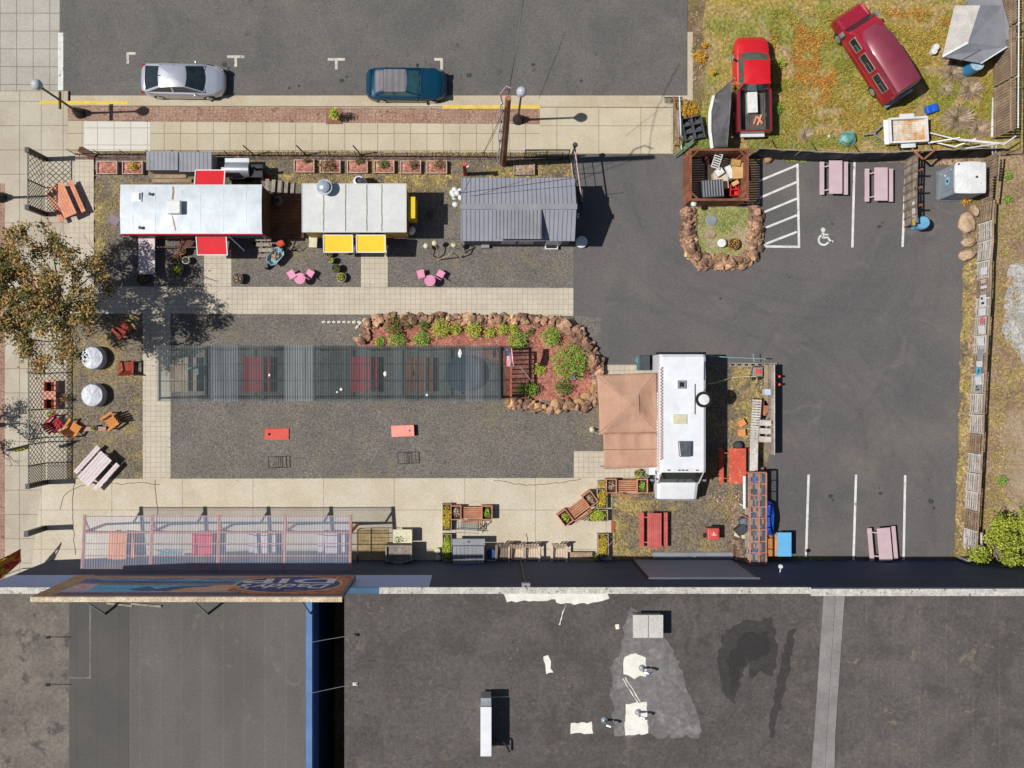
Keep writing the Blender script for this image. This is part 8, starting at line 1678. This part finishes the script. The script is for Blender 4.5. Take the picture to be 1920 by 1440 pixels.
gn = thing('generator', 'red and grey portable generator behind the step van', 'generator', tuple(W(1421, 697, .4)[:2]) + (0,)); MB().box(-.28, .26, -.22, .24, .12, .45).build('body', M['plastic_grey_f'], gn, bevel=.03); MB().box(-.16, .14, -.14, .16, .45, .52).build('fuel_tank', mat('orange_red_tank', A(236, 90, 64), None, 2), gn, bevel=.03); MB().tube([(-.36, -.3, .1), (-.38, 0, .5), (-.3, .3, .5), (.36, .28, .5), (.42, -.1, .4), (.3, -.34, .1)], .02).build('frame', M['black'], gn)
for x in (-.15, .18): MB().lathe([(.03, .02), (.11, .02), (.11, .1), (.03, .1)], 14, x, -.36).build('wheel', M['black_plastic'], gn)
p0 = W(1327, 720, 1.4); solo(MB().tube([Vector((0, 0, 0)), W(1345, 717, .8) - p0, W(1372, 708, .05) - p0, W(1400, 706, .05) - p0, W(1418, 706, .2) - p0], .02, 6), 'power_cable', M['cream'], 'cream cable running from the step van to the generator', 'cable', p0)
p0 = W(1430, 706, .1); solo(MB().tube([Vector((0, 0, 0)), W(1436, 716, .05) - p0, W(1424, 724, .05) - p0, W(1422, 734, .05) - p0, W(1432, 737, .3) - p0], .015, 6), 'hose', M['black'], 'black hose curling from the generator to the white meter box', 'hose', p0)
solo(MB().box(-.2, .2, -.16, .16, .5, .95), 'meter_box', mat('pale_blue_box', A(206, 220, 240), None, 2), 'pale blue white box on the shelf of the pallet wall', 'box', tuple(W(1440, 735, .9)[:2]) + (0,))
for x, y, a, lab in ((1391, 793, 30, 'upper tilted tan wooden box on the moss'), (1391, 811, 5, 'lower tan wooden box on the moss')): solo(MB().box(-.2, .2, -.18, .18, 0, .26), 'wooden_box', M['wood_orange'], lab, 'box', tuple(W(x, y, .25)[:2]) + (.02,), R(a), 'tan wooden boxes')
solo(MB().lathe([(.24, 0), (.26, .3), (.2, .4), (.01, .42)], 18), 'kettle', M['char'], 'dark kettle beside the head of the orange red table', 'kettle', tuple(W(1384, 836, .3)[:2]) + (.02,))
picnic(M['orangered'], 'orange red peeling table with a shaded bench beside the step van', 1383, 874, 90, 1, L_=1.95, wtop=.95, off=.82, group='plank picnic tables')
solo(MB().box(-.22, .22, -2.0, 2.0, .8, .84).box(-.2, -.14, -1.9, -1.84, 0, .8).box(.14, .2, -1.9, -1.84, 0, .8).box(-.2, -.14, 1.84, 1.9, 0, .8).box(.14, .2, 1.84, 1.9, 0, .8), 'work_shelf', M['wood_greylt'], 'long pale board shelf between the orange table and the pallet rubble', 'shelf', tuple(W(1413, 868, .8)[:2]) + (0,), R(-1))
solo(MB().box(-.16, .16, -.75, .75, 0, .5), 'charcoal_bin', M['char'], 'long charcoal box beside the orange red table', 'box', tuple(W(1407, 872, .4)[:2]) + (.02,)); solo(MB().tube([(0, -.9, .9), (0, .9, .9)], .09, 10).box(-.06, .06, -.8, -.7, 0, .85).box(-.06, .06, .7, .8, 0, .85), 'white_pipe', M['white_pl'], 'thick white pipe on supports beside the cold frame', 'pipe', tuple(W(1396, 923, .9)[:2]) + (0,))
mb = MB()
for i in range(5): mb.box(-.3 + i * .12, -.22 + i * .12, -.8, .8, .55, .58)
for x in (-.28, .24):
    for y in (-.75, .75): mb.box(x - .03, x + .03, y - .03, y + .03, 0, .55)
solo(mb, 'striped_bench', M['whitewood'], 'pale striped slat bench between the white pipe and the cold frame', 'bench', tuple(W(1408, 922, .6)[:2]) + (0,))
t = thing('water_heater', 'blue grey round tank beside the cold frame', 'tank', tuple(W(1396, 979, .6)[:2]) + (0,)); MB().lathe([(.2, 0), (.24, .1), (.24, .65), (.12, .76), (.01, .78)], 20).build('tank', mat('blue_grey_tank', A(110, 120, 136), None, 2), t, smooth=True)
solo(MB().box(-.3, .3, -.22, .22, .3, .8), 'black_cabinet', M['char'], 'tilted charcoal box on a pale slab beside the cold frame', 'box', tuple(W(1389, 993, .6)[:2]) + (0,), R(38)); solo(MB().box(-.45, .45, -.3, .3, 0, .3), 'stone_slab', M['cream'], 'pale slab under the tilted charcoal box', 'slab', tuple(W(1394, 1000, .3)[:2]) + (0,), R(-20))
# copper cold frame
cfm = thing('cold_frame', 'long copper wood cold frame with glazed grid roof at the lot edge', 'cold frame', tuple(W(1421, 972, 1.6)[:2]) + (0,)); L_ = 5.0; hw = .44; cw = mat('copper_wood', A(214, 142, 114), A(190, 116, 90), 1.6, fine=(9, .12))
for i, x in enumerate((-hw, .05, hw)): MB().box(x - .035, x + .035, -L_ / 2, L_ / 2, 1.6, 1.68).build('rail', cw if x else M['wood_greylt'], cfm)
for i in range(9): y = -L_ / 2 + i * L_ / 8; MB().box(-hw, hw, y - .025, y + .025, 1.55, 1.60).build('cross_bar', cw, cfm)
for i in range(8): y = -L_ / 2 + i * L_ / 8; MB().box(-hw + .03, hw - .03, y + .02, y + L_ / 8 - .02, 1.61, 1.62).build('pane', mat('thin_glazing', (.4, .45, .5, 1), None, 2, rough=.15, fine=None, alpha=(.12, (.95, .96, .97, 1))) if i == 0 else bpy.data.materials['thin_glazing'], cfm)
for x in (-hw, hw):
    for y in (-L_ / 2 + .05, 0, L_ / 2 - .05): MB().box(x - .04, x + .04, y - .04, y + .04, 0, 1.55).build('post', cw, cfm)
for z_ in (.5, 1.1): MB().box(-hw + .02, hw - .02, -L_ / 2, L_ / 2, z_, z_ + .03).build('shelf', M['wood_grey'], cfm)
jk = random.Random(8); jm = [M['char'], M['bluetarp'], M['wood_orange'], M['white_pl'], M['terracotta'], M['black']]
for i in range(14):
    y = -2.2 + i * .33; s_ = jk.uniform(.12, .2); MB().box(-.2 - s_, -.2 + s_, y - .12, y + .12, 1.13, 1.13 + s_ * 1.4).build('stored_item', jm[i % 6], cfm) if i % 3 else MB().lathe([(s_, 1.13), (s_, 1.35), (.01, 1.36)], 14, .2, y).build('stored_item', jm[(i + 2) % 6], cfm)
solo(MB().blob((0, 0, .45), (.24, .95, .42), 3, .35, 2.2, seed=6), 'tarp_bundle', M['bluetarp'], 'crumpled blue tarp bundle hanging along the cold frame', 'tarp', tuple(W(1444, 972, .7)[:2]) + (.1,), smooth=True)
t = thing('blue_table', 'sky blue table standing at the end of the cold frame', 'table', tuple(W(1471, 1021, .75)[:2]) + (0,)); MB().box(-.38, .38, -.66, .66, .70, .75).build('table_top', M['skyblue'], t)
for x in (-.33, .33):
    for y in (-.6, .6): MB().box(x - .03, x + .03, y - .03, y + .03, 0, .7).build('leg', M['skyblue'], t)
for y in (-.45, .45): MB().beam((-.38, y, .7), (-.5, y - .05, .35), .06).build('brace', M['skyblue'], t)
solo(MB().box(-.3, .3, -.62, .62, 0, .5).box(-.1, .26, -.6, .6, .5, .56), 'wood_bin', M['wood_orange'], 'amber wooden bin between the cold frame and the blue table', 'bin', tuple(W(1449, 1022, .5)[:2]) + (0,))
# red wagon grill, pallet ramp, curb pieces
gr_ = thing('portable_grill', 'boxy red portable grill on the weedy yard', 'grill', tuple(W(1337, 1000, .6)[:2]) + (0,)); rg = mat('bright_red_enamel', A(220, 92, 84), A(200, 72, 66), 2, rough=.45)
MB().box(-.32, .32, -.34, .30, .35, .75).build('firebox', rg, gr_, bevel=.04); MB().box(-.2, .24, -.2, .18, .75, .79).build('lid', rg, gr_, bevel=.02); MB().box(-.12, .14, -.08, -.04, .79, .81).box(-.03, .03, -.04, .08, .79, .81).build('emblem', M['white_pl'], gr_); MB().box(-.30, .36, .30, .38, .55, .62).build('handle', M['black'], gr_)
for x in (-.28, .28):
    for y in (-.3, .26): MB().box(x - .02, x + .02, y - .02, y + .02, 0, .35).build('leg', M['black'], gr_)
MB().at(-.38, -.2, .12, ry=R(90)).lathe([(.02, -.04), (.12, -.04), (.12, .04), (.02, .04)], 14).build('wheel', M['black_plastic'], gr_); MB().tube([(.3, .38, .58), (.5, .8, .8)], .015).build('spike', M['black'], gr_)
solo(MB().tube([(0, 0, .8), (.35, .35, .8), (0, .7, .8), (-.0, 0, .8)], .012), 'wire_diamond', M['pinktop'], 'thin diamond shaped wire frame beside the golden trough', 'frame', tuple(W(1140, 1024, .8)[:2]) + (0,)); solo(MB().box(-.1, .1, -.3, .3, 0, .05), 'brick_marker', M['terracotta'], 'short terracotta brick strip at the end of the drive', 'brick', tuple(W(1149, 987)[:2]) + (.025,))
solo(MB().blob((-.2, 0, .05), (.2, .12, .09), 2, .3).blob((.2, .02, .05), (.2, .12, .09), 2, .3, seed=3), 'curb_stones', M['whitestone'], 'pair of white stones on the curb in front of the grey shutter', 'stone', tuple(W(1295, 1044)[:2]) + (.02,))
mb = MB()
for i in range(12): a = -1.4 + i * .26; mb.box(-.12 + 0, .12, 0, 0.001, 0, .001) if False else mb.blob((1.0 * math.sin(a * 1.0) * .62, -1.0 * math.cos(a) * .5, .1), (.15, .1, .1), 1, .2, seed=i)
solo(mb, 'stone_curb', M['whitestone'], 'curved row of whitewashed stones hugging the planter bench by the step van', 'stone edging', tuple(W(1190, 908)[:2]) + (0,)); 
# things beside the van rear
t = thing('wheelie_bin', 'charcoal lidded bin with teal body at the back corner of the step van', 'bin', tuple(W(1208, 680, .9)[:2]) + (0,)); MB().box(-.28, .3, -.42, .42, .92, .98).build('lid', M['char'], t, bevel=.02); MB().box(-.3, .26, -.4, .4, .0, .9).build('body', mat('teal_grey_bin', A(90, 140, 136), None, 2), t)
solo(MB().lathe([(.2, 0), (.22, .6), (.01, .62)], 16), 'bucket', mat('teal_drum', A(110, 140, 144), None, 2), 'grey teal drum left of the charcoal lidded bin', 'bucket', tuple(W(1198, 675, .5)[:2]) + (0,))
p0 = W(1330, 668, 1.0); solo(MB().tube([Vector((0, 0, 0)), W(1436, 673, 1.0) - p0], .03, 8).tube([W(1412, 663, 1.0) - p0, W(1414, 679, 1.0) - p0], .025).tube([W(1345, 668, 0) - p0, W(1345, 668, 1.0) - p0], .03).tube([W(1425, 672, 0) - p0, W(1425, 672, 1.0) - p0], .03), 'rail_pole', mat('pale_teal_pole', A(150, 176, 180), None, 2), 'pale horizontal pole behind the step van over the block wall', 'pole', p0)
t = thing('tow_hitch_rack', 'dark carrier rack on the back of the step van', 'rack', tuple(W(1275, 664, .8)[:2]) + (0,)); MB().box(-1.3, 1.1, -.1, .12, .7, .78).build('rack', M['black'], t); MB().box(-1.2, -1.1, -.05, .05, 0, .7).box(1.0, 1.1, -.05, .05, 0, .7).build('leg', M['black'], t)
# pole stub in the gap region and tripod in shade
solo(MB().lathe([(.14, .0), (.16, .4), (.1, .5)], 14).tube([(.2, .2, .5), (-.3, -.2, .4)], .02), 'tap_stand', M['char'], 'small standpipe in the shade between the yellow trailer and the ball sculpture', 'standpipe', tuple(W(807, 402)[:2]) + (.02,))
solo(MB().blob((0, 0, .03), (.08, .08, .04), 1, .2), 'road_stud', mat('grey_stud', A(110, 104, 98), None, 2), 'small dark valve cover on the street above the young tree', 'cover', W(540, 164, 0) + Vector((0, 0, road_z + .01)))
solo(MB().box(-.5, .5, -.02, .3, .05, .1).tube([(-.6, -.2, .0), (.6, .1, .8)], .02), 'garden_tool', M['brown_ply'], 'dark folded wooden frame by the head of the paver path', 'frame', tuple(W(162, 292)[:2]) + (.05,), R(-28))
